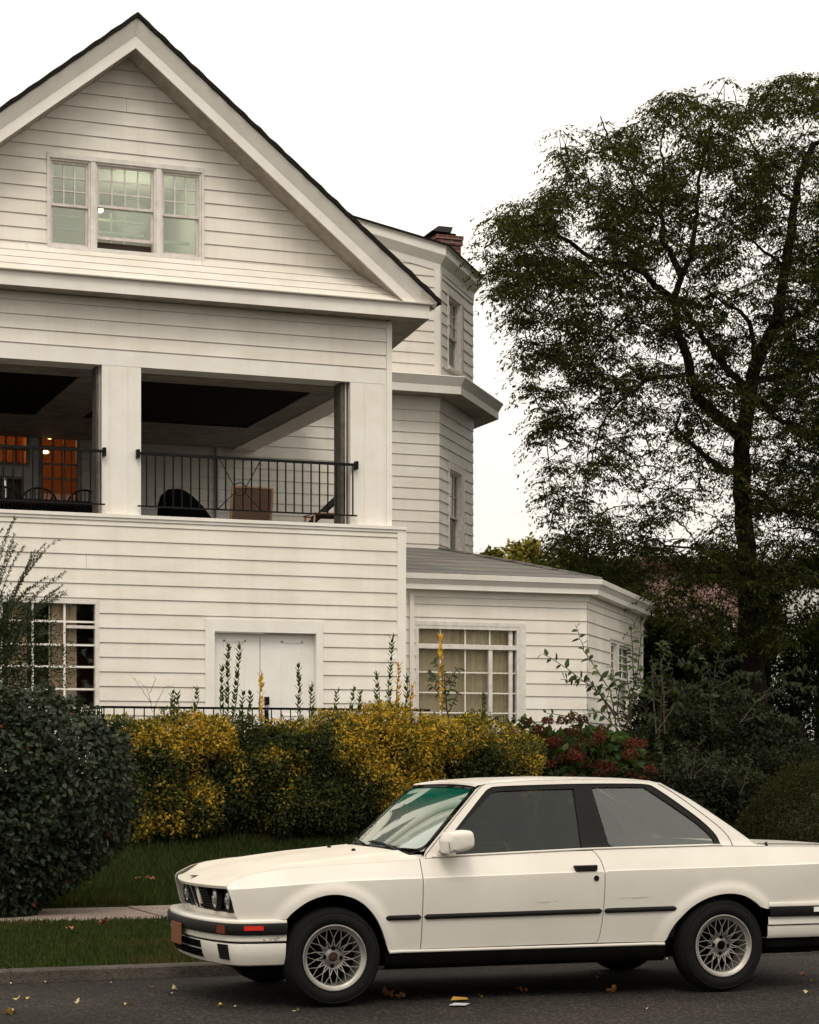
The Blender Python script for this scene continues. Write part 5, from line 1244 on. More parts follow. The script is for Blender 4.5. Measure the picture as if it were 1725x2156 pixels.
def bush(name, label, cat, blobs, n, size, cols, wts, asp=.5, shape='diamond', m='leaf', group=None, base=None, jit=.2, colfn=None, lo=.6, rough=.16, freq=1.6, up=.35, stems=8, bottom=-1., droop=0., power=2.):
    vol = np.array([b[1][0]*b[1][2] for b in blobs]); sh = (n*vol/vol.sum()).astype(int); P, N = [], []
    for (c, r), k in zip(blobs, sh):
        p, v = ell_points(c, r, k, lo, rough, freq, seed=hash(name) % 7 if False else len(label) % 11, bottom=bottom, power=power); P.append(p); N.append(v)
    P = np.concatenate(P); N = np.concatenate(N)
    if base is None: base = (float(blobs[0][0][0]), float(blobs[0][0][1]), gz_(0, blobs[0][0][1]))
    keep = P[:,2] > base[2]-.02; P = P[keep]; N = N[keep]; k = len(P)
    nr = N*.9+unit(k)*.7+np.array([0,0,up]); d = unit(k)+N*.5+np.array([0,0,-droop])
    col = palette(k, cols, wts, jit) if colfn is None else colfn(P, N)
    th_ = Thing(name, label, cat, base, group)
    leaves('foliage', P, d, nr, size*rng.uniform(.7,1.25,k), size*asp*rng.uniform(.8,1.2,k), col, shape, m, root=th_.e, loc=base)
    mb = MB()
    for i in range(stems):
        a = rng.random()*6.28; c, r = blobs[rng.integers(len(blobs))]
        tgt = (c[0]+r[0]*.6*math.cos(a), c[1]+r[1]*.6*math.sin(a), c[2]+r[2]*.4*rng.random())
        b0 = (base[0]+(c[0]-base[0])*.7+.1*math.cos(a), base[1]+(c[1]-base[1])*.7+.1*math.sin(a), base[2]-.02)
        md = ((b0[0]*.6+tgt[0]*.4)+.05, (b0[1]*.6+tgt[1]*.4), (b0[2]*.45+tgt[2]*.55)); mb.tube([b0, md, tgt], [.022,.014,.006], 5)
    th_.part('stem', mb, 'twig', smooth=True)
    return th_
def X_(px, Y): return at(px, 0, Y)[0]
def Z_(px, py, Y): return at(px, py, Y)[1]
# gold-leaved hedge bushes
GOLD = [(.44,.275,.028),(.26,.185,.026),(.095,.092,.018),(.042,.050,.014),(.020,.030,.009)]
def goldbush(label, px0, px1, top, Y, n, wts, seed, low=1790, extra=()):
    x0, x1 = X_(px0,Y), X_(px1,Y); zt_ = Z_((px0+px1)/2, top, Y-.4); g = gz_(0,Y-.3); cx_ = (x0+x1)/2; rx = (x1-x0)/2
    def cf(P, N):
        k = len(P); q = nz(P, 1.1, 3)*.75+nz(P, 3.2, 8)*.75
        t = np.clip(.42+q*1.25+(P[:,2]-g-1.0)*.42+wts, 0, 1); r_ = rng.random(k)*.9+t*.75-.36
        ix = np.clip(((1-r_)*5).astype(int), 0, 4); c = np.array(GOLD)[ix]
        return np.clip(c*(1+rng.normal(size=(k,1))*.22), .002, .8)
    H = zt_-g; bl = [((cx_, Y, (g+zt_)/2-.03), (rx*1.10, .58, H/2*1.0))]
    for i in range(7):
        fx = -1+2*(i+.5)/7; bl.append(((cx_+fx*rx*.95, Y-.12-.15*rng.random(), g+H*(.52+.30*rng.random())), (rx*.36, .38, H*(.16+.06*rng.random()))))
    for i in range(3): bl.append(((cx_+(i-1)*rx*.6, Y-.25, g+H*.30), (rx*.42, .35, H*.26)))
    return bush('golden_shrub', label, 'shrub', bl, n, .048, None, None, .5, 'fold', 'leaf', 'golden shrubs in front of the house', base=(cx_,Y,g), colfn=cf, rough=.17, freq=2.0, up=.5, lo=.60, power=2.5)
goldbush('rounded green-gold shrub right of the dark bush, first of the golden hedge', 225, 455, 1503, 22.7, 40000, -.05, 1)
goldbush('mostly green shrub between golden shrubs, gold only at its sides', 415, 590, 1500, 22.9, 34000, -.38, 2)
goldbush('golden shrub left of the brightest one, with tall shoots before the door', 540, 712, 1512, 22.7, 36000, .04, 3)
goldbush('brightest yellow shrub of the hedge, above the car windscreen', 672, 930, 1482, 22.8, 46000, .20, 4)
goldbush('olive-gold shrub behind the car roof beside the red hydrangea', 885, 1108, 1498, 23.0, 38000, -.08, 5)
# upright shoots of the hedge
def shoot(label, px, y0, y1, Y, gold, lean=0, leafs=16, size=.085):
    x0, z0 = at(px, y0, Y); x1, z1 = at(px+lean, y1, Y); n = leafs; P, D, Nn = [], [], []
    mb = MB(); pts = [(x0+(x1-x0)*t+.015*math.sin(5*t+px), Y+.02*math.cos(4*t), z0+(z1-z0)*t) for t in np.linspace(0,1,8)]; mb.tube(pts, [.007-.0006*i for i in range(8)], 5)
    for i in range(n):
        t = .12+.88*i/(n-1); b = np.array(pts[0])*(1-t)+np.array(pts[-1])*t
        for s_ in (0, math.pi):
            a = i*1.3+s_+rng.normal()*.3; P.append(b); D.append((math.cos(a)*.7, math.sin(a)*.7, .9)); Nn.append((-math.cos(a)*.6, -math.sin(a)*.6, .8))
        if i >= n-2: P.append(b); D.append((rng.normal()*.2, rng.normal()*.2, 1)); Nn.append((1,0,.1))
    k = len(P); t_ = Thing('shoot', label, 'plant shoot', (x0,Y,z0), 'upright shoots of the hedge')
    sz = size*rng.uniform(.7,1.15,k)
    col = palette(k, [(.62,.34,.03),(.45,.26,.03)] if gold else [(.05,.075,.018),(.09,.11,.025),(.035,.055,.014)], [1,1] if gold else [2,1,1], .2)
    leaves('foliage', np.array(P), np.array(D), np.array(Nn), sz, sz*.48, col, 'leaf', 'leaf', root=t_.e, loc=(x0,Y,z0)); t_.part('stem', mb, 'green_stem')
SHOOTS = [(478,1500,1366,'tall green shoot, left of the tallest pair before the door',0,4),(490,1500,1362,'tall green shoot forking right, before the left door leaf',0,18),(468,1490,1408,'medium green shoot left of the tall pair',0,-4),
 (549,1510,1427,'bright yellow shoot before the middle of the door',1,-2),(632,1495,1408,'green shoot before the right door leaf',0,-6),(655,1490,1450,'short green shoot right of the door',0,0),
 (820,1485,1347,'tallest green shoot beside the house corner',0,2),(838,1490,1405,'yellow shoot right of the tallest one',1,-1),(797,1485,1425,'green shoot left of the tallest one at the corner',0,-2),
 (858,1490,1432,'green shoot just right of the yellow one at the corner',0,-4),(930,1500,1345,'yellow and green shoot before the wing window',1,0),(413,1480,1456,'short shoot left of the door',0,2),
 (375,1495,1466,'short shoot at the left end of the porch rail',0,-3),(360,1500,1462,'small shoot by the rail corner post',0,2),(505,1500,1466,'short shoot below the tall pair',0,4),(524,1500,1465,'short shoot left of the yellow one',0,0),
 (706,1485,1462,'short shoot on the bright shrub, left one',0,0),(738,1485,1458,'short shoot on the bright shrub, second one',0,3),(755,1485,1464,'short shoot on the bright shrub, third one',0,3),(862,1500,1450,'short golden shoot at the house corner',1,6),
 (1020,1500,1468,'small shoot before the right part of the wing window',0,-4)]
for px, a, b, lb, g_, ln in SHOOTS: shoot(lb, px, a+25, b, 22.6, g_, ln, leafs=max(6, int((a+25-b)/8)), size=.085)
# leafy sapling by the tall yellow shoot
def sapling(name, label, stems, Y, leafsz, cols, step=.055, group=None, th=.011):
    x0, z0 = at(stems[0][0][0], stems[0][0][1], Y); t_ = Thing(name, label, 'plant', (x0,Y,z0), group); mb = MB(); P, D, Nn = [], [], []
    for st in stems:
        pts = [Vector((*[at(px,py,Y+dy)[0]], Y+dy, at(px,py,Y+dy)[1])) for px, py, dy in [(q+(0,))[:3] for q in st]]
        cur = []
        for a, b in zip(pts, pts[1:]):
            for i in range(6): cur.append(a.lerp(b, i/6)+Vector((rng.normal()*.004, rng.normal()*.01, rng.normal()*.004)))
        cur.append(pts[-1]); mb.tube(cur, [th*(1-.72*i/len(cur)) for i in range(len(cur))], 5)
        L = 0
        for i, (a, b) in enumerate(zip(cur, cur[1:])):
            L += (b-a).length
            if i/len(cur) < .12: L = 0; continue
            while L > step:
                L -= step; d = (b-a).normalized(); sd_ = Vector((d.z,0,-d.x))*(1 if len(P)%2 else -1)
                P.append(a.lerp(b, rng.random())); D.append(sd_*.8+d*.4+Vector((0,rng.normal()*.5,-.25))); Nn.append(Vector((rng.normal()*.4,-.6+rng.normal()*.4,.8)))
    k = len(P); sz = leafsz*rng.uniform(.6,1.2,k)
    leaves('foliage', np.array(P), np.array(D), np.array(Nn), sz, sz*.55, palette(k, cols, [1]*len(cols), .2), 'leaf', 'leaf', root=t_.e, loc=(x0,Y,z0)); t_.part('stem', mb, 'twig')
sapling('sapling', 'small dark leafy sapling round the yellow shoot before the wing window', [[(945,1520),(938,1450),(935,1400)],[(940,1475),(905,1440)],[(940,1465),(962,1425)],[(938,1450),(900,1415)],[(938,1440),(968,1405)],[(938,1425),(912,1390)],[(945,1500),(968,1455)]], 22.9, .085, [(.03,.045,.015),(.045,.06,.02)], .035)
LF = [(.045,.070,.018),(.03,.05,.014),(.07,.10,.025)]
sapling('climbing_sapling', 'arching leafy branches in front of the wing siding',
  [[(1310,1530),(1262,1460),(1190,1405),(1142,1376)],[(1300,1530),(1285,1455),(1232,1370),(1212,1316)],[(1295,1500),(1240,1435),(1180,1430)],[(1320,1530),(1335,1440),(1330,1330),(1345,1290)],[(1318,1540),(1345,1400),(1352,1330)],
   [(1255,1530),(1200,1510),(1146,1500)],[(1330,1530),(1300,1470),(1290,1400)],[(1290,1530),(1275,1480),(1288,1440)],[(1325,1500),(1352,1450),(1340,1380)],[(1310,1545),(1265,1500),(1225,1505)],[(1300,1520),(1305,1450),(1280,1420)],[(1330,1520),(1322,1430),(1318,1370)]], 26.4, .125, LF, .07)
sapling('bare_vine', 'thin dry vine twigs against the siding left of the door', [[(322,1500),(310,1450),(290,1432)],[(318,1480),(290,1440),(278,1425)],[(325,1490),(345,1450),(370,1440)],[(315,1460),(328,1430),(322,1422)]], 27.2, .02, [(.15,.07,.05)], .3, th=.004)
# dark bush at the left edge
YD = 19.0
def dcol(P, N):
    k = len(P); c = palette(k, [(.018,.027,.012),(.028,.036,.020),(.048,.055,.036),(.012,.020,.008)], [3,3,1.4,2], .2); r_ = rng.random(k) < .0012; c[r_] = (.16,.03,.02); return c
bush('dark_bush', 'large dark broad-leaved bush overhanging the sidewalk at the left edge', 'bush',
     [((X_(70,YD),YD,1.22),(.96,.9,.90)), ((X_(-60,YD),YD,1.0),(.95,.9,1.12)), ((X_(10,YD),YD-.2,.62),(.72,.6,.50)), ((X_(-20,YD),YD-.3,.3),(.42,.4,.35))], 40000, .064, None, None, .62, 'leaf', 'leaf_gloss', base=(X_(5,YD),YD-.1,.08), colfn=dcol, rough=.13, freq=2.2, lo=.72, up=.3, droop=.5, stems=14)
# wispy shrub behind it, before the left window
YS = 24.5
def wispy():
    x0, z0 = X_(-40,YS), 1.0; t_ = Thing('wispy_shrub', 'airy dark shrub with fine-leaved arching sprays before the left window', 'shrub', (x0,YS,.7)); mb = MB(); P, D, Nn = [], [], []
    sp = [((-60,1560),(-20,1330),(40,1180),(118,1138)),((-60,1560),(-10,1300),(50,1210),(112,1163)),((-50,1560),(0,1340),(60,1250),(146,1204)),((-50,1560),(20,1330),(80,1262),(152,1236)),((-60,1560),(-40,1300),(-10,1150),(28,1095)),
          ((-60,1560),(-30,1280),(10,1180),(50,1140)),((-60,1560),(0,1300),(60,1190),(85,1152)),((-50,1560),(-10,1300),(40,1240),(90,1225)),((-60,1560),(-20,1280),(0,1200),(40,1128)),((-40,1560),(10,1340),(70,1260),(130,1250)),((-60,1560),(-20,1350),(20,1250),(88,1255)),
          ((-60,1560),(-50,1250),(-20,1130),(8,1100)),((-40,1560),(10,1350),(40,1290),(110,1262))]
    for s in sp*2:
        pts = [Vector((at(px+rng.normal()*5,0,YS)[0], YS+rng.normal()*.25*(i/3), at(px,py+rng.normal()*5,YS)[1])) for i, (px,py) in enumerate(s)]
        cur = [pts[0]*(1-t)**3+pts[1]*3*t*(1-t)**2+pts[2]*3*t*t*(1-t)+pts[3]*t**3 for t in np.linspace(0,1,26)]; mb.tube(cur, [.009-.0003*i for i in range(26)], 4)
        for a, b in zip(cur[7:], cur[8:]):
            d = (b-a).normalized()
            for q in range(7):
                sd_ = Vector((d.z,rng.normal()*.4,-d.x))*(1 if q%2 else -1); P.append(a.lerp(b,rng.random())); D.append(sd_*.7+d*.8); Nn.append(Vector((rng.normal()*.5,-.5,.7)))
    k = len(P); leaves('foliage', np.array(P), np.array(D), np.array(Nn), rng.uniform(.022,.045,k), rng.uniform(.010,.016,k), palette(k, [(.035,.05,.02),(.02,.035,.012)], [1,1], .2), 'diamond', 'leaf', root=t_.e, loc=(x0,YS,.7))
    c = (X_(-30,YS), YS, Z_(0,1400,YS)); p, v = ell_points(c, (.85,.5,1.0), 16000, .3, .3, 2.2); k = len(p)
    leaves('foliage', p, unit(k)+v*.4, v+unit(k)*.6, rng.uniform(.03,.07,k), rng.uniform(.012,.02,k), palette(k, [(.02,.035,.010),(.032,.04,.012),(.012,.022,.008)], [2,1,2], .25), 'diamond', 'leaf', root=t_.e, loc=(x0,YS,.7))
    t_.part('stem', mb, 'twig')
wispy()
# clipped round bush on the right
YR = 20.6
def rcol(P, N): k = len(P); return palette(k, [(.022,.024,.009),(.034,.035,.012),(.045,.032,.012),(.014,.018,.007)], [3,2,.8,2], .25)
bush('clipped_bush', 'round clipped boxwood-like bush beyond the car boot', 'bush', [((X_(1730,YR),YR,.52),(.93,.95,.98)), ((X_(1660,YR),YR+.1,.35),(.55,.8,.78))], 60000, .030, None, None, .6, 'fold', 'leaf_matte', base=(X_(1730,YR),YR,.1), colfn=rcol, rough=.05, freq=2.4, lo=.86, up=.6)
# hydrangea
YH = 24.0
def hydr():
    x0, x1 = X_(1065,YH), X_(1345,YH); g = gz_(0,YH)
    t_ = bush('hydrangea', 'wide hydrangea with dry red-brown flower heads above the car roof', 'shrub', [(((x0*.72+x1*.28)),) and (((x0*.72+x1*.28), YH, 1.12),(.70,.55,.78)), (((x0*.3+x1*.7), YH+.1, 1.08),(.75,.55,.80))], 9000, .12, [(.035,.060,.014),(.022,.040,.010),(.06,.09,.02),(.05,.028,.012)], [3,3,.8,.6], .6, 'leaf', 'leaf', base=((x0+x1)/2,YH,g), lo=.6, rough=.2)
    P, N, Cc = [], [], []
    n = 0
    while n < 78:
        px, py = rng.uniform(1045,1352), rng.uniform(1512,1655)
        if py < 1520+20*math.sin(px*.03)+ (0 if px < 1250 else (px-1250)*.35): continue
        x, z = at(px, py, YH-.55); n += 1; r_ = rng.uniform(.055,.10); k = 130; v = unit(k); v = v[v[:,2] > -.5]; k = len(v)
        P.append(np.array([x,YH-.5+.15*rng.normal(),z])+v*r_*np.array([1,1,.75])); N.append(v); b = [(.085,.022,.016),(.075,.030,.018),(.11,.032,.022),(.05,.025,.014)][rng.integers(4)]
        Cc.append(np.array(b)*(1+rng.normal(size=(k,1))*.3))
    P = np.concatenate(P); N = np.concatenate(N); Cc = np.clip(np.concatenate(Cc), .003, .5); k = len(P)
    o = leaves('flower_heads', P, unit(k)+N*.2, N+unit(k)*.5, .03, .026, Cc, 'fold', 'leaf_matte', root=t_.e, loc=tuple(t_.e.location)); o['kind'] = 'stuff'
hydr()
# shadowy shrubbery right of the house
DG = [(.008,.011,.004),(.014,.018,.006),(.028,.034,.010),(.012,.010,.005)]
def shrub(label, px0, px1, top, Y, n, size, cols=DG, w_=(3,3,1.2,2), group='dark shrubs under the big tree', ry=.9, base_z=None, name='dark_shrub', rough=.42, low=.25):
    x0, x1 = X_(px0,Y), X_(px1,Y); zt_ = Z_((px0+px1)/2, top, Y); g = gz_(0,Y)
    bl = [(((x0+x1)/2, Y, (g+zt_)/2-.1), ((x1-x0)/2*.9, ry, (zt_-g)/2*.92))]
    for i in range(9):
        a_ = rng.uniform(-1,1); h_ = rng.uniform(.35,1.0)*math.sqrt(1-.55*a_*a_); bl.append((((x0+x1)/2+a_*(x1-x0)/2*.85, Y-ry*.4*rng.random(), g+(zt_-g)*h_*.9), ((x1-x0)*rng.uniform(.10,.2), .4, (zt_-g)*rng.uniform(.10,.2))))
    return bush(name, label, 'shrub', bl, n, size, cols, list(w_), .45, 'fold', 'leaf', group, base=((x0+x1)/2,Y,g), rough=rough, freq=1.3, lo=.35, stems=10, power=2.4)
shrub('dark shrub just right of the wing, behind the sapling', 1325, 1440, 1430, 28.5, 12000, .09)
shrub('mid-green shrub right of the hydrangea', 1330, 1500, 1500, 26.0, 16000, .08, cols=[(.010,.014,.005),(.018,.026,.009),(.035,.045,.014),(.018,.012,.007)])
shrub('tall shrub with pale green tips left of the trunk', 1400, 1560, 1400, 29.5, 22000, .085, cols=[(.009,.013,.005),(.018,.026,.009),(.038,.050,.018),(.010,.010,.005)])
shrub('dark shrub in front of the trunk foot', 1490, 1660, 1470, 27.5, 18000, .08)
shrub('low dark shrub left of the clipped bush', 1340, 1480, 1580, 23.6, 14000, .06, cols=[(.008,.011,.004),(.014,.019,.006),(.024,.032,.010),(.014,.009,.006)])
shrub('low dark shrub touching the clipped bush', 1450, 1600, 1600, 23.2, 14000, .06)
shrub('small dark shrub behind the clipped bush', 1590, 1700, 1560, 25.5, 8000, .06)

FG = [(.018,.028,.010),(.030,.044,.016),(.012,.020,.007)]
sapling('ferny_sapling', 'ferny pale green sapling left of the locust trunk', [[(1502,1560),(1496,1480),(1505,1420)],[(1500,1450),(1470,1405),(1430,1392)],[(1503,1430),(1530,1392),(1560,1385)],[(1500,1440),(1480,1380),(1450,1368)],[(1503,1425),(1515,1370),(1540,1352)],[(1498,1470),(1450,1440),(1415,1445)],[(1502,1450),(1560,1420),(1600,1425)],[(1500,1470),(1550,1450),(1590,1465)]], 25.4, .10, FG, .018, th=.008)
sapling('maple_sapling', 'upright leafy sapling with yellow-green leaves in the middle of the dark shrubs', [[(1390,1560),(1395,1440),(1390,1350)],[(1392,1450),(1370,1400)],[(1392,1430),(1420,1375)],[(1392,1470),(1430,1440)],[(1391,1480),(1358,1450)],[(1391,1400),(1408,1352)],[(1391,1500),(1440,1485)],[(1391,1520),(1350,1500)]], 25.6, .12, [(.026,.040,.010),(.040,.058,.014),(.018,.028,.008)], .035)
sapling('bare_sapling', 'two thin reddish bare stems between the wing corner and the dark shrubs', [[(1382,1545),(1375,1450),(1372,1380)],[(1400,1545),(1398,1460),(1390,1400)],[(1385,1540),(1425,1480)]], 25.2, .05, [(.06,.05,.02)], .25)
sapling('drooping_sapling', 'drooping compound-leaved branch before the white building', [[(1560,1520),(1600,1470),(1660,1440),(1720,1455)],[(1590,1480),(1640,1455),(1690,1480)],[(1600,1475),(1640,1425),(1700,1410)],[(1560,1520),(1620,1500),(1680,1520)]], 25.0, .09, FG, .022, th=.007)
sapling('weeds', 'tall weeds above the low shrub left of the clipped bush', [[(1450,1640),(1440,1580),(1420,1555)],[(1455,1640),(1470,1570),(1490,1550)],[(1460,1640),(1500,1590),(1530,1580)],[(1400,1640),(1395,1580),(1380,1560)],[(1520,1660),(1545,1600),(1560,1590)],[(1560,1670),(1580,1610),(1575,1585)]], 22.4, .07, FG, .03, th=.005)
# ---------------------------------------------------------------- honey locust and the background
TY = 34.0
def P3(px, py, Y): x, z = at(px, py, Y); return Vector((x, Y, z))
def build_tree(name, label, limbs, poly, ncl, Y, cols, wts, loc_px, dens=None, dep=1.9, lf=(.095,.030), nleaf=26, seed=3, droop=.55, spray=.5, group=None, sup=1.0):
    global rng
    rng = np.random.default_rng(seed); random.seed(seed)
    base = P3(*loc_px, Y); base = Vector((base.x, Y, gz_(0,Y)-.05)); t_ = Thing(name, label, 'tree', tuple(base), group)
    nodes = []; tr = MB(); br = MB()
    for i, (r0, r1, pts) in enumerate(limbs):
        V = [P3(p[0], p[1], Y+(p[2] if len(p) > 2 else 0)) for p in pts]; sm = [Vector(q) for q in cr([tuple(v) for v in V], 5)]
        n = len(sm); sm = [v+Vector((rng.normal(),rng.normal(),rng.normal()))*.012*sup for v in sm]
        if i: r0, r1 = r0*.80, r1*.7
        rad = [r0+(r1-r0)*(k/(n-1))**.7 for k in range(n)]
        (tr if i == 0 else br).tube(sm, rad, 10 if r0 > .1 else 7)
        for k, v in enumerate(sm):
            if i or k > n*.35: nodes.append((v, rad[k]))
    # cluster points
    xs = [p[0] for p in poly]; ys_ = [p[1] for p in poly]; cl = []
    while len(cl) < ncl:
        px, py = rng.uniform(min(xs), max(xs)), rng.uniform(min(ys_), max(ys_))
        if not inside(px, py, poly): continue
        q = .5+1.1*noise.noise((px*.011, py*.013, seed))+.5*noise.noise((px*.03, py*.035, seed+4))
        if dens: q *= dens(px, py)
        if rng.random() > q*1.15: continue
        cl.append(P3(px, py, Y+float(np.clip(rng.normal(), -1.6, 1.6))*dep))
    tz = [v for v, r_ in nodes]; order = []
    kd = kdtree.KDTree(len(tz)); [kd.insert(v, i) for i, v in enumerate(tz)]; kd.balance()
    cl.sort(key=lambda c: kd.find(c)[2]); allv = list(tz); kd = None; P, D, Nn = [], [], []
    arr = np.array([tuple(v) for v in allv]+[(0,0,-99)]*(len(cl)*4)); cnt = len(allv)
    for c in cl:
        d2 = ((arr[:cnt]-np.array(c))**2).sum(1)+np.maximum(0, arr[:cnt,2]-c.z)*.25; j = int(np.argmin(d2)); a = Vector(arr[j]); L = (c-a).length
        mid = a.lerp(c, .5)+Vector((rng.normal()*.06*L, rng.normal()*.06*L, .10*L)); pts = [a, a.lerp(mid,.5)+Vector((0,0,.03*L)), mid, mid.lerp(c,.5)+Vector((0,0,.02*L)), c]
        r_ = min(.035, .007+.009*L)*sup; br.tube(pts, [r_, r_*.85, r_*.7, r_*.5, .004], 4, cap=False)
        for v in pts[1:]:
            if cnt < len(arr): arr[cnt] = tuple(v); cnt += 1
        # drooping sprays of leaves round the tip
        for s_ in range(3):
            az = rng.random()*6.28; ln = spray*rng.uniform(.5,1.2); s0 = pts[3].lerp(c, rng.random()); dirv = Vector((math.cos(az), math.sin(az), rng.uniform(-.1,.5)))
            if s_ == 0: br.tube([s0, s0+dirv*ln*.5, s0+dirv*ln*.8+Vector((0,0,-ln*.3*droop))], [.004,.003,.002], 3, cap=False)
            m = nleaf//3; tt = rng.random(m)
            for t in tt:
                p = s0+dirv*ln*t*.85+Vector((0,0,-ln*droop*t*t*.8)); sd_ = Vector((-dirv.y, dirv.x, 0))*(1 if rng.random() < .5 else -1)
                P.append(p); D.append(dirv*.35+sd_*rng.uniform(.3,.9)+Vector((0,0,-droop*1.5*rng.random()))); Nn.append((rng.normal()*.5, rng.normal()*.5, 1))
    k = len(P); print(name, 'leaves', k)
    cc = palette(k, cols, wts, .25)
    leaves('foliage', np.array(P), np.array(D), np.array(Nn), lf[0]*rng.uniform(.6,1.2,k), lf[1]*rng.uniform(.7,1.2,k), cc, 'diamond', 'leaf_matte', root=t_.e, loc=tuple(base))
    t_.part('trunk', tr, 'bark', smooth=True); t_.part('limb', br, 'bark', smooth=True); return t_
limbs = [
 (.27,.06,[(1600,1640),(1592,1500),(1583,1380),(1577,1270),(1573,1173),(1563,1040),(1564,930),(1575,858),(1587,786),(1612,720),(1638,666),(1654,560),(1668,470),(1682,380),(1712,306)]),
 (.17,.03,[(1568,925),(1508,872,-.3),(1475,844,-.5),(1456,796,-.6),(1446,748,-.6),(1427,690,-.5),(1422,632,-.5),(1436,580,-.4),(1456,536,-.2),(1465,474),(1468,416),(1480,340,.3),(1500,260,.5)]),
 (.10,.02,[(1422,632,-.5),(1388,608,-.8),(1350,570,-1),(1302,551,-1.1),(1254,546,-1.1),(1182,498,-1.2),(1148,474,-1.2),(1086,482,-1.3),(1020,520,-1.3)]),
 (.09,.015,[(1436,582,-.4),(1412,532,0),(1393,508,.2),(1398,474,.3),(1388,450,.4),(1364,426,.5),(1340,397,.6),(1302,330,.7),(1278,282,.8),(1264,244,.8)]),
 (.06,.015,[(1390,456,.4),(1396,400,.2),(1398,354,0),(1393,306,0),(1405,240,0)]),
 (.06,.012,[(1446,790,-.6),(1374,796,-.9),(1340,820,-1.1),(1302,848,-1.3),(1273,887,-1.4),(1254,944,-1.5),(1240,1010,-1.5)]),
 (.11,.03,[(1566,985),(1542,992,-.2),(1508,978,-.5),(1475,949,-.8),(1446,925,-1),(1427,901,-1.1),(1432,870,-1.2)]),
 (.02,.008,[(1430,903,-1.1),(1400,925,-1.2),(1370,960,-1.3),(1330,990,-1.4)]),
 (.11,.05,[(1580,830),(1532,776,.4),(1494,728,.4),(1456,671,.1),(1432,630,-.4)]),
 (.09,.02,[(1587,800),(1585,704,.6),(1561,656,.9),(1532,642,1.1),(1490,610,1.3)]),
 (.08,.02,[(1612,720),(1657,647,-.6),(1700,670,-1),(1740,680,-1)]),
 (.10,.03,[(1590,834),(1638,882,-.5),(1690,900,-.9),(1740,960,-1)]),
 (.05,.012,[(1553,1199),(1522,1182,-.3),(1494,1163,-.5),(1466,1154,-.6),(1410,1149,-.8),(1368,1138,-1),(1298,1157,-1.2),(1190,1140,-1.3)]),
 (.17,.05,[(1585,1330),(1620,1270,-.4),(1660,1235,-.8),(1720,1215,-1.1),(1760,1190,-1.2)]),
 (.06,.012,[(1676,426),(1640,400,.5),(1600,330,.8),(1560,250,1),(1545,190,1)]),
 (.10,.02,[(1638,690),(1720,640,.3),(1820,560,.5),(1900,450,.6),(1960,380,.6)]),(.09,.02,[(1600,800),(1700,780,.6),(1830,740,.8),(1950,700,.9),(2040,690,1)]),(.09,.02,[(1738,960,-1),(1850,980,-1.2),(1960,940,-1.2)]),(.06,.015,[(1712,306),(1780,270),(1850,250,.3)]),
 (.05,.012,[(1655,560),(1600,520,.8),(1540,470,1.2),(1500,430,1.4)]),
 (.05,.012,[(1390,450,.4),(1330,440,.9),(1260,400,1.2),(1200,340,1.3)]),
 (.04,.010,[(1254,546,-1.1),(1200,600,-1.3),(1150,650,-1.4),(1110,730,-1.5)]),
 (.04,.010,[(1350,640,-.9),(1290,700,-1.2),(1240,760,-1.3),(1180,850,-1.4)]),
 (.03,.010,[(1427,690,-.5),(1350,680,-.7),(1270,670,-.8)]),
]
crown = [(1006,560),(1010,505),(1035,460),(1075,425),(1150,405),(1172,350),(1168,290),(1185,262),(1215,300),(1255,240),(1295,262),(1345,262),(1385,205),(1440,185),(1500,190),(1535,150),(1575,190),(1620,160),(1680,150),(1780,165),(1880,200),(1960,270),(2040,380),(2090,520),(2110,700),(2080,880),(2090,1040),(2020,1180),(1900,1290),(1800,1330),(1700,1330),(1640,1370),(1590,1360),(1500,1350),(1400,1330),(1330,1270),(1240,1215),(1170,1180),(1150,1110),(1150,1060),(1120,1010),(1120,940),(1140,880),(1100,830),(1092,740),(1075,700),(1072,640),(1040,610)]
def dens(px, py):
    d = 1.0
    if py > 830 and px < 1560: d = .62
    if py > 1000 and px < 1500: d = .55
    if py > 1120: d = 1.1 if px > 1340 else .8
    if 1290 < px < 1440 and 830 < py < 1010: d = .34
    if px > 1440 and 560 < py < 800 and px < 1600: d = .62
    if 1040 < px < 1330 and 430 < py < 620: d = 1.35
    if px < 1330 and 650 < py < 840: d = 1.0
    return d
build_tree('locust_tree', 'tall spreading tree with a forked dark trunk and feathery drooping foliage', limbs, crown, 7400, TY,
   [(.027,.035,.009),(.043,.047,.013),(.070,.066,.018),(.016,.021,.007)], [3,3,1.2,1.6], (1600,1640), dens, dep=1.7, nleaf=45, spray=.62, droop=.7)
build_tree('tree', 'denser bright green tree entering from the right edge, behind the locust', [(.3,.06,[(1800,1640),(1790,1200),(1780,900),(1760,650),(1745,500)]),(.1,.02,[(1785,900),(1740,820),(1690,760)]),(.1,.02,[(1780,1000),(1730,960),(1680,940)]),(.1,.02,[(1785,1150),(1720,1120),(1660,1110)])],
   [(1660,440),(1700,420),(1800,400),(1900,430),(1980,560),(2000,760),(1980,980),(1900,1200),(1820,1260),(1700,1230),(1640,1180),(1610,1060),(1640,900),(1620,760),(1650,640)], 1900, 38.0, [(.026,.044,.010),(.045,.062,.014),(.014,.024,.007)], [3,2,2], (1800,1640), None, dep=1.4, seed=8, nleaf=30)
rng = np.random.default_rng(77)
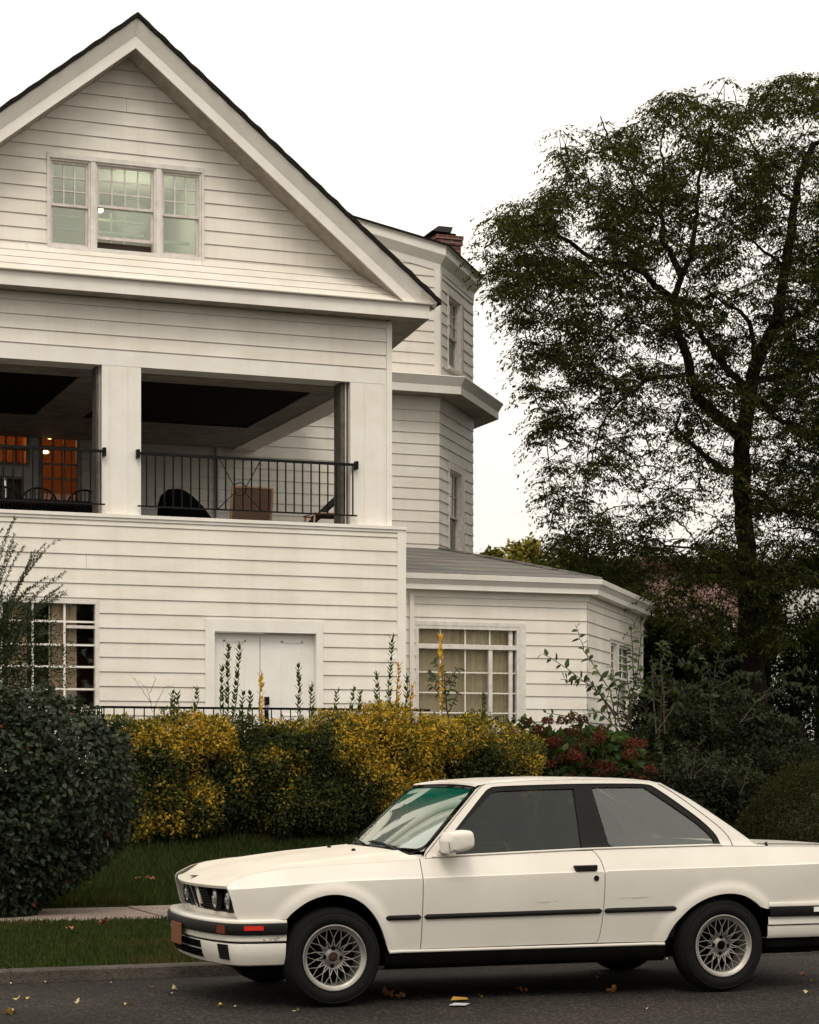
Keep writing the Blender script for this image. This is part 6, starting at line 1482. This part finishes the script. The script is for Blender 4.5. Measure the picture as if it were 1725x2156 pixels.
# far tree line and buildings
def crown_tree(label, px0, px1, top, bot, Y, n, size, cols, wts=(3,2,1), group='trees beyond the house', name='tree', cat='tree'):
    x0, x1 = X_(px0,Y), X_(px1,Y); z0, z1 = Z_((px0+px1)/2,bot,Y), Z_((px0+px1)/2,top,Y); c = ((x0+x1)/2, Y, (z0+z1)/2); r_ = ((x1-x0)/2, (x1-x0)/2*.6, (z1-z0)/2)
    p, v = ell_points(c, r_, n, .25, .35, 4/max(r_[0],1.)); k = len(p); g = .9; t_ = Thing(name, label, cat, (c[0],Y,g), group)
    leaves('foliage', p, unit(k)+np.array([0,0,-.6]), v*.6+unit(k)*.8+np.array([0,0,.4]), size*rng.uniform(.6,1.3,k), size*.42*rng.uniform(.7,1.2,k), palette(k, cols, list(wts), .25), 'diamond', 'leaf_matte', root=t_.e, loc=(c[0],Y,g))
    mb = MB(); mb.tube([(c[0],Y,g-.1),(c[0]+.1,Y,(g+c[2])/2),(c[0],Y,c[2]+r_[2]*.5)], [.22,.16,.05], 8)
    for i in range(7): a = rng.random()*6.28; mb.tube([(c[0],Y,c[2]-r_[2]*(.6-.12*i)),(c[0]+r_[0]*.4*math.cos(a),Y+r_[1]*.4*math.sin(a),c[2]+r_[2]*(-.3+.1*i)),(c[0]+r_[0]*.8*math.cos(a),Y+r_[1]*.8*math.sin(a),c[2]+r_[2]*(-.1+.12*i))],[.07,.045,.015],5)
    t_.part('trunk', mb, 'bark', smooth=True)
YEL = [(.22,.17,.035),(.13,.13,.03),(.06,.07,.02)]
crown_tree('small yellow-green tree top just right of the bay, above the wing roof', 1000,1075,1158,1260,52,5000,.22,YEL,(2,3,2))
crown_tree('yellow tree top with a pointed crown above the wing roof', 1060,1150,1140,1280,54,7000,.22,YEL,(4,2,1))
crown_tree('olive tree behind the wing roof, right of the yellow one', 1120,1240,1165,1330,50,11000,.2,[(.05,.06,.018),(.09,.09,.025),(.03,.04,.012)],(3,2,3))
crown_tree('dark green tree right of the wing eave', 1195,1350,1165,1400,44,16000,.17,[(.014,.022,.007),(.036,.040,.011),(.022,.030,.009)])
crown_tree('dark tree before the brick building, left of the trunk', 1330,1470,1290,1520,41,12000,.15,[(.009,.014,.005),(.018,.025,.009),(.012,.017,.006)])
crown_tree('dark tree behind the trunk, before the brick building', 1440,1600,1330,1560,40,14000,.15,[(.009,.014,.005),(.018,.025,.009),(.012,.017,.006)])
crown_tree('sparse small-leaved tree before the white building', 1600,1740,1300,1640,36,7500,.10,[(.012,.018,.007),(.022,.03,.012),(.01,.014,.007)])
crown_tree('low tree at the right edge before the white building', 1660,1790,1240,1480,39,3500,.12,[(.014,.022,.008),(.03,.04,.014),(.02,.028,.01)])
crown_tree('dark hanging tree between the trunk and the brick window', 1560,1650,1210,1420,37,5000,.13,[(.012,.020,.007),(.025,.035,.012),(.02,.028,.01)])
def added_tree(label, x, y, h, r_):  # unseen trees added to mottle reflections and cut ambient light
    g = 0.; t_ = Thing('tree', label, 'tree', (x,y,g), 'unseen trees added behind the camera'); p, v = ell_points((x,y,h*.62), (r_,r_,h*.40), 2600, .3, .35, .5); k = len(p)
    leaves('foliage', p, unit(k), v+unit(k)*.5, .55, .36, palette(k, [(.022,.032,.010),(.04,.05,.014)], [1,1], .2), 'diamond', 'leaf_matte', root=t_.e, loc=(x,y,g)); mb = MB(); mb.tube([(x,y,g),(x+.1,y,h*.3),(x,y,h*.7)], [.3,.22,.08], 8); t_.part('trunk', mb, 'bark')
for i, (x, y, h, r_) in enumerate([(-16,-13,8,4.5),(-5,-16,9.5,5),(6,-14,7.5,4.2),(17,-17,10,5.2),(29,-15,8.5,4.6)]): added_tree('unseen tree added behind the camera to shape light, %s from the west end' % ['first','second','third','fourth','fifth'][i], x, y, h, r_)
YBk = 62.0
def far_house(name, label, px0, px1, top, Y, m, roofm, depth=9, windows=(), over=.3):
    x0, x1 = X_(px0,Y), X_(px1,Y); zt_ = Z_((px0+px1)/2,top,Y); t_ = Thing(name, label, 'building', (x0,Y,.9)); W = Wall(0,Y); mb = MB()
    hs_ = []
    for a, b, c, d in windows: hs_.append((X_(a,Y), X_(b,Y), Z_((a+b)/2,d,Y), Z_((a+b)/2,c,Y)))
    zs = sorted({.8, zt_, *[h[2] for h in hs_], *[h[3] for h in hs_]})
    for za, zb2 in zip(zs, zs[1:]):
        c = x0
        for h in sorted(h for h in hs_ if h[2] <= za+1e-6 and h[3] >= zb2-1e-6): mb.face((c,Y,za),(h[0],Y,za),(h[0],Y,zb2),(c,Y,zb2)); c = h[1]
        mb.face((c,Y,za),(x1,Y,za),(x1,Y,zb2),(c,Y,zb2))
    mb.face((x0,Y,.8),(x0,Y+depth,.8),(x0,Y+depth,zt_),(x0,Y,zt_)); mb.face((x1,Y,.8),(x1,Y+depth,.8),(x1,Y+depth,zt_),(x1,Y,zt_)); mb.face((x0,Y+depth,.8),(x1,Y+depth,.8),(x1,Y+depth,zt_),(x0,Y+depth,zt_))
    t_.part('wall', mb, m)
    mb = MB(); mb.box(x0-over, x1+over, Y-over, Y+depth+over, zt_+.01, zt_+.28); mb.add([(x0-over,Y-over,zt_+.28),(x1+over,Y-over,zt_+.28),(x1+over,Y+depth+over,zt_+.28),(x0-over,Y+depth+over,zt_+.28),(x0+1.5,Y+depth/2,zt_+1.0),(x1-1.5,Y+depth/2,zt_+1.0)],[(0,1,5,4),(1,2,5),(2,3,4,5),(3,0,4)]); t_.part('roof', mb, roofm)
    for h in hs_:
        f = MB(); ring(f, W, *h, .10, -.15, .03); f.wbox(W, h[0], h[1], (h[2]+h[3])/2-.05, (h[2]+h[3])/2+.05, -.12, .0); f.wbox(W, h[0]-.1, h[1]+.1, h[2]-.15, h[2], -.05, .08); wn = t_.part('window', f, 'old_trim')
        f = MB(); f.wbox(W, h[0]+.09, h[1]-.09, h[2]+.09, h[3]-.09, -.14, -.12); t_.part('pane', f, 'far_pane', parent=wn)
mat('far_pane', (.03,.04,.04), .15, spec=.8); mat('tile_red', (.06,.014,.009), .8, var=.3, vs=8); mat('far_white', (.62,.60,.57), .7, var=.06, vs=1.5)
far_house('brick_building', 'pinkish brick building with a dark red roof edge behind the trees', 1375, 1665, 1206, YBk, 'far_brick', 'tile_red', windows=[(1632,1658,1296,1352),(1410,1436,1300,1352),(1520,1546,1300,1352)])
far_house('white_building', 'white painted building showing between leaves at the right edge', 1690, 1900, 1225, 55.0, 'far_white', 'shingle_edge', depth=3, over=.1, windows=[(1712,1740,1290,1370),(1712,1740,1480,1560)])
far_house('low_building', 'low dark house behind the shrubs left of the trunk', 1300, 1640, 1400, 70.0, 'far_brick', 'shingle_edge')
x_, z__ = at(1404, 1424, 43.0); gl = Thing('garden_lamp', 'small warm lit lamp glinting through the dark leaves right of the wing', 'lamp', (x_, 43.0, .9))
b = MB(); b.tube([(x_,43,.9),(x_,43,z__-.2)], .03, 6); gl.part('post', b, 'iron'); b = MB(); b.ball((x_,43,z__), .17, 8); gl.part('lamp_globe', b, 'bulb', smooth=True)
# iron fence far right
mb = MB(); YF = 34.5; fx0, fx1 = X_(1640,YF), X_(1790,YF); zf = Z_(1690,1562,YF)
mb.bar((fx0,YF,zf),(fx1,YF,zf),.04,.04); mb.bar((fx0,YF,zf-.9),(fx1,YF,zf-.9),.04,.04)
for x in np.arange(fx0, fx1, .13): mb.tube([(x,YF,gz_(0,YF)-.05),(x,YF,zf+.08)], .01, 4)
solo('iron_fence', mb, 'iron', 'black iron railing low behind the clipped bush at the right edge', 'fence')
# ---------------------------------------------------------------- furniture on the upper porch
FZ = zpar-.25
def wicker_chair(label, x, y, rot, wd=.60, hb=.50, sz=.40):
    t_ = Thing('wicker_chair', label, 'chair', (x,y,FZ), 'wicker chairs on the upper porch'); c_, s_ = math.cos(rot), math.sin(rot)
    T = lambda a, b, z: (x+a*c_-b*s_, y+a*s_+b*c_, FZ+z); h = wd/2
    o = [(-h+.04,0),(-h,.05),(-h,hb-.05),(-h+.05,hb),(h-.05,hb),(h,hb-.05),(h,.05),(h-.04,0)]
    mb = MB(); f = lambda a, z: T(a, .24+.10*(z/hb)+.03*(1-(a/h)**2), sz+z)
    mb.grid([[f(a, z) for a in np.linspace(-h+.015,h-.015,9)] for z in np.linspace(.0,hb-.01,8)]); t_.part('backrest', mb, 'wicker', smooth=True)
    mb = MB(); mb.grid([[T(a, b, sz-.01-.03*(1-(a/h)**2)) for a in np.linspace(-h,h,9)] for b in np.linspace(-.26,.26,6)]); t_.part('seat', mb, 'wicker', smooth=True)
    mb = MB(); mb.tube([f(a, z) for a, z in cr(o, 3)], .018, 6); mb.tube([T(-h,.26,sz),T(-h,-.26,sz),T(h,-.26,sz),T(h,.26,sz)], .016, 6); t_.part('frame', mb, 'cane_edge', smooth=True)
    for a in (-h+.03, h-.03):
        for b in (-.25,.25): m2 = MB(); m2.tube([T(a,b,sz),T(a*1.03,b*1.2,0)], [.016,.012], 6); t_.part('leg', m2, 'cane_edge', smooth=True)
ch_x = lambda px, Y: at(px, 0, Y)[0]
wicker_chair('wicker chair seen from behind, in the middle of the porch', ch_x(508,29.6), 29.35, math.pi, .60, .50)
wicker_chair('wicker chair in profile facing left at the right porch column', ch_x(688,28.6), 28.6, -math.pi/2, .50, .46, .50)
# black covered chair
x, y = ch_x(388,29.6), 29.6; t_ = Thing('covered_chair', 'rounded chair under a black cover on the porch', 'chair', (x,y,FZ)); mb = MB(); rows = []
for z, r_, dx in ((.02,.42,.02),(.15,.43,.03),(.30,.42,.03),(.42,.39,.0),(.55,.33,-.05),(.66,.24,-.10),(.72,.14,-.12),(.735,.0,-.12)):
    rows.append([(x+dx+r_*math.cos(a)*(1+.05*math.sin(5*a+z*9)), y+r_*.75*math.sin(a), FZ+z*1.24+.01*math.sin(4*a)) for a in np.linspace(0,2*math.pi,33)])
mb.grid(rows); t_.part('cover', mb, 'black_fabric', smooth=True); mb = MB(); mb.tube([(x-.36,y-.1,FZ),(x-.30,y-.15,FZ+.10)], .015, 6); t_.part('leg', mb, 'chrome')
mb = MB(); xx = ch_x(325,29.8); mb.add([(xx-.11,29.7,FZ+.02),(xx+.10,29.7,FZ+.02),(xx+.12,29.7,FZ+.33),(xx-.13,29.7,FZ+.33),(xx-.11,29.9,FZ+.02),(xx+.10,29.9,FZ+.02),(xx+.12,29.9,FZ+.33),(xx-.13,29.9,FZ+.33)],[(0,1,2,3),(1,5,6,2),(5,4,7,6),(4,0,3,7),(3,2,6,7)])
solo('bucket', mb, 'white_plastic', 'small white bin beside the covered chair', 'bin')
# folded dark lounger leaning at the right
xa, xb = ch_x(612,29.4), ch_x(716,29.4); t_ = Thing('lounger', 'dark folding lounger with raised back behind the right wicker chair', 'lounger', (xa,29.4,FZ)); mb = MB()
mb.grid([[(a, yy, z) for yy in (29.15,29.65)] for a, z in ((xa,FZ+.22),(xa+(xb-xa)*.35,FZ+.44),(xb,FZ+.92))]); t_.part('sling', mb, 'grey_fabric')
mb = MB()
for yy in (29.15,29.65): mb.tube([(xa-.3,yy,FZ),(xa,yy,FZ+.21),(xa+(xb-xa)*.35,yy,FZ+.43),(xb,yy,FZ+.91)], .015, 6); mb.tube([(xa+(xb-xa)*.6,yy,FZ+.42),(xb-.05,yy,FZ)], .012, 6)
t_.part('frame', mb, 'iron')
# dining table with Windsor chairs on the left bay
ty_ = 29.4; tx = ch_x(95,ty_); t_ = Thing('dining_table', 'long black dining table on the left part of the porch', 'table', (tx,ty_,FZ)); mb = MB(); mb.box(tx-2.2,tx+1.25,ty_-.1,ty_+.75,FZ+.56,FZ+.64); t_.part('tabletop', mb, 'black_wood')
for a in (-2.1,1.1):
    for b in (0,.65): mb = MB(); mb.box(tx+a,tx+a+.08,ty_+b,ty_+b+.08,FZ,FZ+.56); t_.part('leg', mb, 'black_wood')
mb = MB(); px_ = ch_x(17,ty_); mb.tube([(px_,ty_+.3,FZ+.64),(px_,ty_+.3,FZ+.93)], .028, 10); mb.ball((px_,ty_+.3,FZ+.95), .035, 8); solo('table_post', mb, 'chrome', 'short shiny metal post standing on the black table', 'post')
def windsor(label, x, y):
    t_ = Thing('windsor_chair', label, 'chair', (x,y,FZ), 'black spindle-back chairs at the porch table'); h = .24
    arc = [(x+h*math.cos(a)*1.05, y-.02, FZ+.50+.26*math.sin(a)**.8 if a not in (0, math.pi) else FZ+.44) for a in np.linspace(0,math.pi,15)]
    mb = MB(); mb.tube(arc, .015, 6); t_.part('hoop', mb, 'black_wood', smooth=True); mb = MB()
    for i in range(1,8): xx = x-h+2*h*i/8; k = (xx-x)/(h*1.05); mb.tube([(x+(xx-x)*.8, y+.03, FZ+.40),(xx, y-.02, FZ+.50+.26*math.sqrt(max(0,1-k*k)))], .008, 5)
    t_.part('spindles', mb, 'black_wood'); mb = MB(); mb.box(x-h,x+h,y+.0,y+.42,FZ+.36,FZ+.40); t_.part('seat', mb, 'black_wood')
    for a in (-.2,.2):
        for b in (.03,.38): mb = MB(); mb.tube([(x+a,y+b,FZ+.37),(x+a*1.2,y+b+(b-.2)*.2,FZ)], .016, 6); t_.part('leg', mb, 'black_wood')
windsor('black spindle-back chair at the table, left one of the two', ch_x(72,ty_), ty_-.35)
windsor('black spindle-back chair at the table, next to the porch column', ch_x(168,ty_), ty_-.35)
windsor('black spindle-back chair at the cut left end of the table', ch_x(-8,ty_), ty_-.35)
mb = MB(); sx_ = M_.s(457); mb.wbox(M_, sx_-.03, sx_+.03, 4.3, zb-.05, .02, .07); house.part('downspout', mb, 'old_trim')
mb = MB(); dx_ = F5.p(f5e,0,0); mb.tube([(dx_[0]+.08,dx_[1]+.05,.5),(dx_[0]+.08,dx_[1]+.05,zw_b-.15),(dx_[0]+.15,dx_[1]-.05,zw_b+.1)], .035, 8); house.part('downspout', mb, 'old_trim')
# terrace railing before the door
rw_ = Wall(0,26.2); ra = rw_.s(219); zt_r = (rw_.z(250,1487.5)+rw_.z(800,1496))/2; gf = 1.2
t_ = Thing('terrace_railing', 'black iron railing of the terrace just above the golden shrubs', 'railing', (ra,26.2,gf))
mb = MB(); xe_ = rw_.s(905); mb.bar((ra,26.2,zt_r),(xe_,26.2,zt_r),.045,.03); mb.bar((ra,26.2,gf+.1),(xe_,26.2,gf+.1),.03,.02); mb.bar((ra,26.2,zt_r),(ra,27.45,zt_r),.045,.03)
for x in np.arange(ra, xe_, .131): mb.tube([(x,26.2,gf+.05),(x,26.2,zt_r)], .0085, 5)
for y in np.arange(26.2, 27.45, .131): mb.tube([(ra,y,gf+.05),(ra,y,zt_r)], .0085, 5)
t_.part('rails', mb, 'iron')
# ---------------------------------------------------------------- grass
def blades(name, label, x0, x1, y0, y1, n, h, dark):
    X = rng.uniform(x0,x1,n); Y = y0+(y1-y0)*rng.random(n); Z = np.array([gz_(0,y) for y in Y])-.012
    q = nz(np.c_[X,Y,Z*0], .9, 3)+nz(np.c_[X,Y,Z*0], 3., 7)*.5; c = np.array([(.030,.045,.012),(.046,.060,.018),(.020,.031,.009)])[rng.integers(0,3,n)]
    br_ = np.clip(q-.18,0,1)[:,None]*1.6; c = c*(1-np.clip(br_,0,.8))+np.array([.075,.050,.022])*np.clip(br_,0,.8); c = c*(1+rng.normal(size=(n,1))*.2)*dark
    D = np.c_[rng.normal(size=n)*.35, rng.normal(size=n)*.35, np.ones(n)]; L = h*rng.uniform(.5,1.2,n)*(1+.5*np.clip(q,0,1))
    return leaves(name, np.c_[X,Y,Z], D, unit(n)*np.array([1,1,.1]), L, .010, np.clip(c,.003,.5), 'diamond', 'leaf_matte', label=label, cat='grass', kind='stuff')
blades('grass', 'short mown grass of the verge between kerb and sidewalk', -3.5, 6.5, YK+.15, 17.72, 90000, .06, .9)
blades('grass', 'longer unmown grass of the lawn below the shrubs', -1.5, 13.5, 19.42, 24.2, 150000, .12, .95)
# tall weeds in the lawn
# ---------------------------------------------------------------- litter
def gpt(px, py, z): D = FPX*(EYE-z)/(py-HYP); rx, ry = ray(px); return (rx*D, ry*D, z)
mat('dry_leaf', (.17,.065,.022), .7, col2=(.26,.11,.03), vs=30); mat('yellow_leaf', (.42,.24,.04), .6); mat('pale_leaf', (.36,.27,.15), .7); mat('paper', (.42,.42,.44), .6)
def leaf_mesh(kind):
    mb = MB(); o = [(0,-.5),(.10,-.30),(.30,-.34),(.26,-.12),(.42,.05),(.20,.14),(.16,.36),(0,.52),(-.14,.34),(-.24,.16),(-.40,.02),(-.24,-.12),(-.28,-.32),(-.1,-.3)]
    if kind: o = [(0,-.5),(.14,-.3),(.22,0),(.14,.3),(0,.5),(-.14,.3),(-.22,0),(-.14,-.3)]
    n = len(o); mb.v = [(0,0,.04)]+[(a,b,.10+.16*math.sin(i*1.9+kind)) for i, (a,b) in enumerate(o)]; mb.f = [(0,1+i,1+(i+1)%n) for i in range(n)]; return mb
protos = {}
ORD = ['first','second','third','fourth','fifth','sixth','seventh','eighth','ninth','tenth','eleventh','twelfth']
def batch(items, z, mk, label, grp):
    it = sorted(items); n = len(it)
    for i, (px, py, s_) in enumerate(it):
        m, kind = mk(i); k = i if i < n/2 else n-1-i; side = 'left' if i < n/2 else 'right'
        fallen(px, py, z, s_, m, kind, '%s, %s from the %s' % (label, ORD[k], side), grp)
def fallen(px, py, z, sz, m, kind, label, grp):
    key = (m, kind)
    if key not in protos:
        o = link('fallen_leaf', leaf_mesh(kind), m); protos[key] = o; first = True
    else: o = protos[key].copy(); C.objects.link(o)
    o.location = gpt(px, py, z); o.location.z += .003; o.scale = (sz, sz, sz); o.rotation_euler = (rng.normal()*.25, rng.normal()*.25, rng.random()*6.28)
    o['label'] = label; o['category'] = 'leaf'; o['group'] = grp
gut = [(21,1985,.11),(60,1992,.08),(100,1984,.12),(125,1998,.07),(160,1990,.06),(243,1985,.12),(300,1988,.06),(440,1972,.10),(462,1974,.09),(478,1973,.07),(365,1985,.05),(205,1999,.05),(520,1978,.06),(270,1990,.05),(1415-10,1990,.05),(1630,1962,.10),(1655,1960,.13),(1645,1966,.08),(1700,1965,.09),(1672,1964,.06)]
batch(gut, 0, lambda i: ('dry_leaf',0), 'brown dry leaf in the gutter', 'dry leaves in the gutter')
rd = [(37,2104,.07),(55,2104,.06),(162,2112,.08),(18,2135,.10),(28,2133,.09),(232,2072,.05),(368,2085,.08),(358,2094,.07),(270,2117,.07),(465,2120,.07),(493,2041+80,.05),(623,2130,.05),(100,2070,.05),(318,2080,.05),(195,2058,.06),(1012,2099,.04),(1700,2092,.07),(1712,2066,.05),(1590,2060,.05),(1260,2060,.05),(1490,2074,.05),(1360,2125,.04)]
batch(rd, 0, lambda i: ('pale_leaf' if i % 3 else 'yellow_leaf', 1), 'small pale leaf on open asphalt', 'small leaves on the road')
batch([(815,2094,.11),(845,2099,.08),(1100,2086,.08),(828,2099,.07),(1290,2086,.10),(1260,2052,.07),(1690,2052,.07)], 0, lambda i: ('dry_leaf',0), 'curled brown leaf beside the car wheels', 'brown leaves beside the car')
batch([(218,1945,.13),(147,1957,.09)], .13, lambda i: ('dry_leaf',0), 'brown leaf on the grass verge', 'leaves on the verge')
batch([(317,1851,.12),(290,1850,.07),(130,1862,.07),(190,1860,.05),(97,1833,.06)], .35, lambda i: ('dry_leaf',0), 'red-brown leaf on the lawn', 'leaves on the lawn')
x, y, z = gpt(966, 2107, 0); mb = MB(); mb.add([(x-.06,y-.02,.006),(x+.045,y-.04,.010),(x+.065,y+.02,.014),(x-.02,y+.04,.022)], [(0,1,2,3)]); solo('paper_scrap', mb, 'yellow_leaf', 'crumpled yellow scrap on the asphalt in front of the car', 'scrap', loc=(x,y,0)); 
x, y, z = gpt(968, 2118, 0); mb = MB(); mb.add([(x-.07,y+.0,.006),(x+.02,y-.04,.006),(x+.075,y+.02,.010),(x-.015,y+.045,.014)], [(0,1,2,3)]); solo('paper_scrap', mb, 'paper', 'flat white scrap of paper on the asphalt in front of the car', 'scrap', loc=(x,y,0))
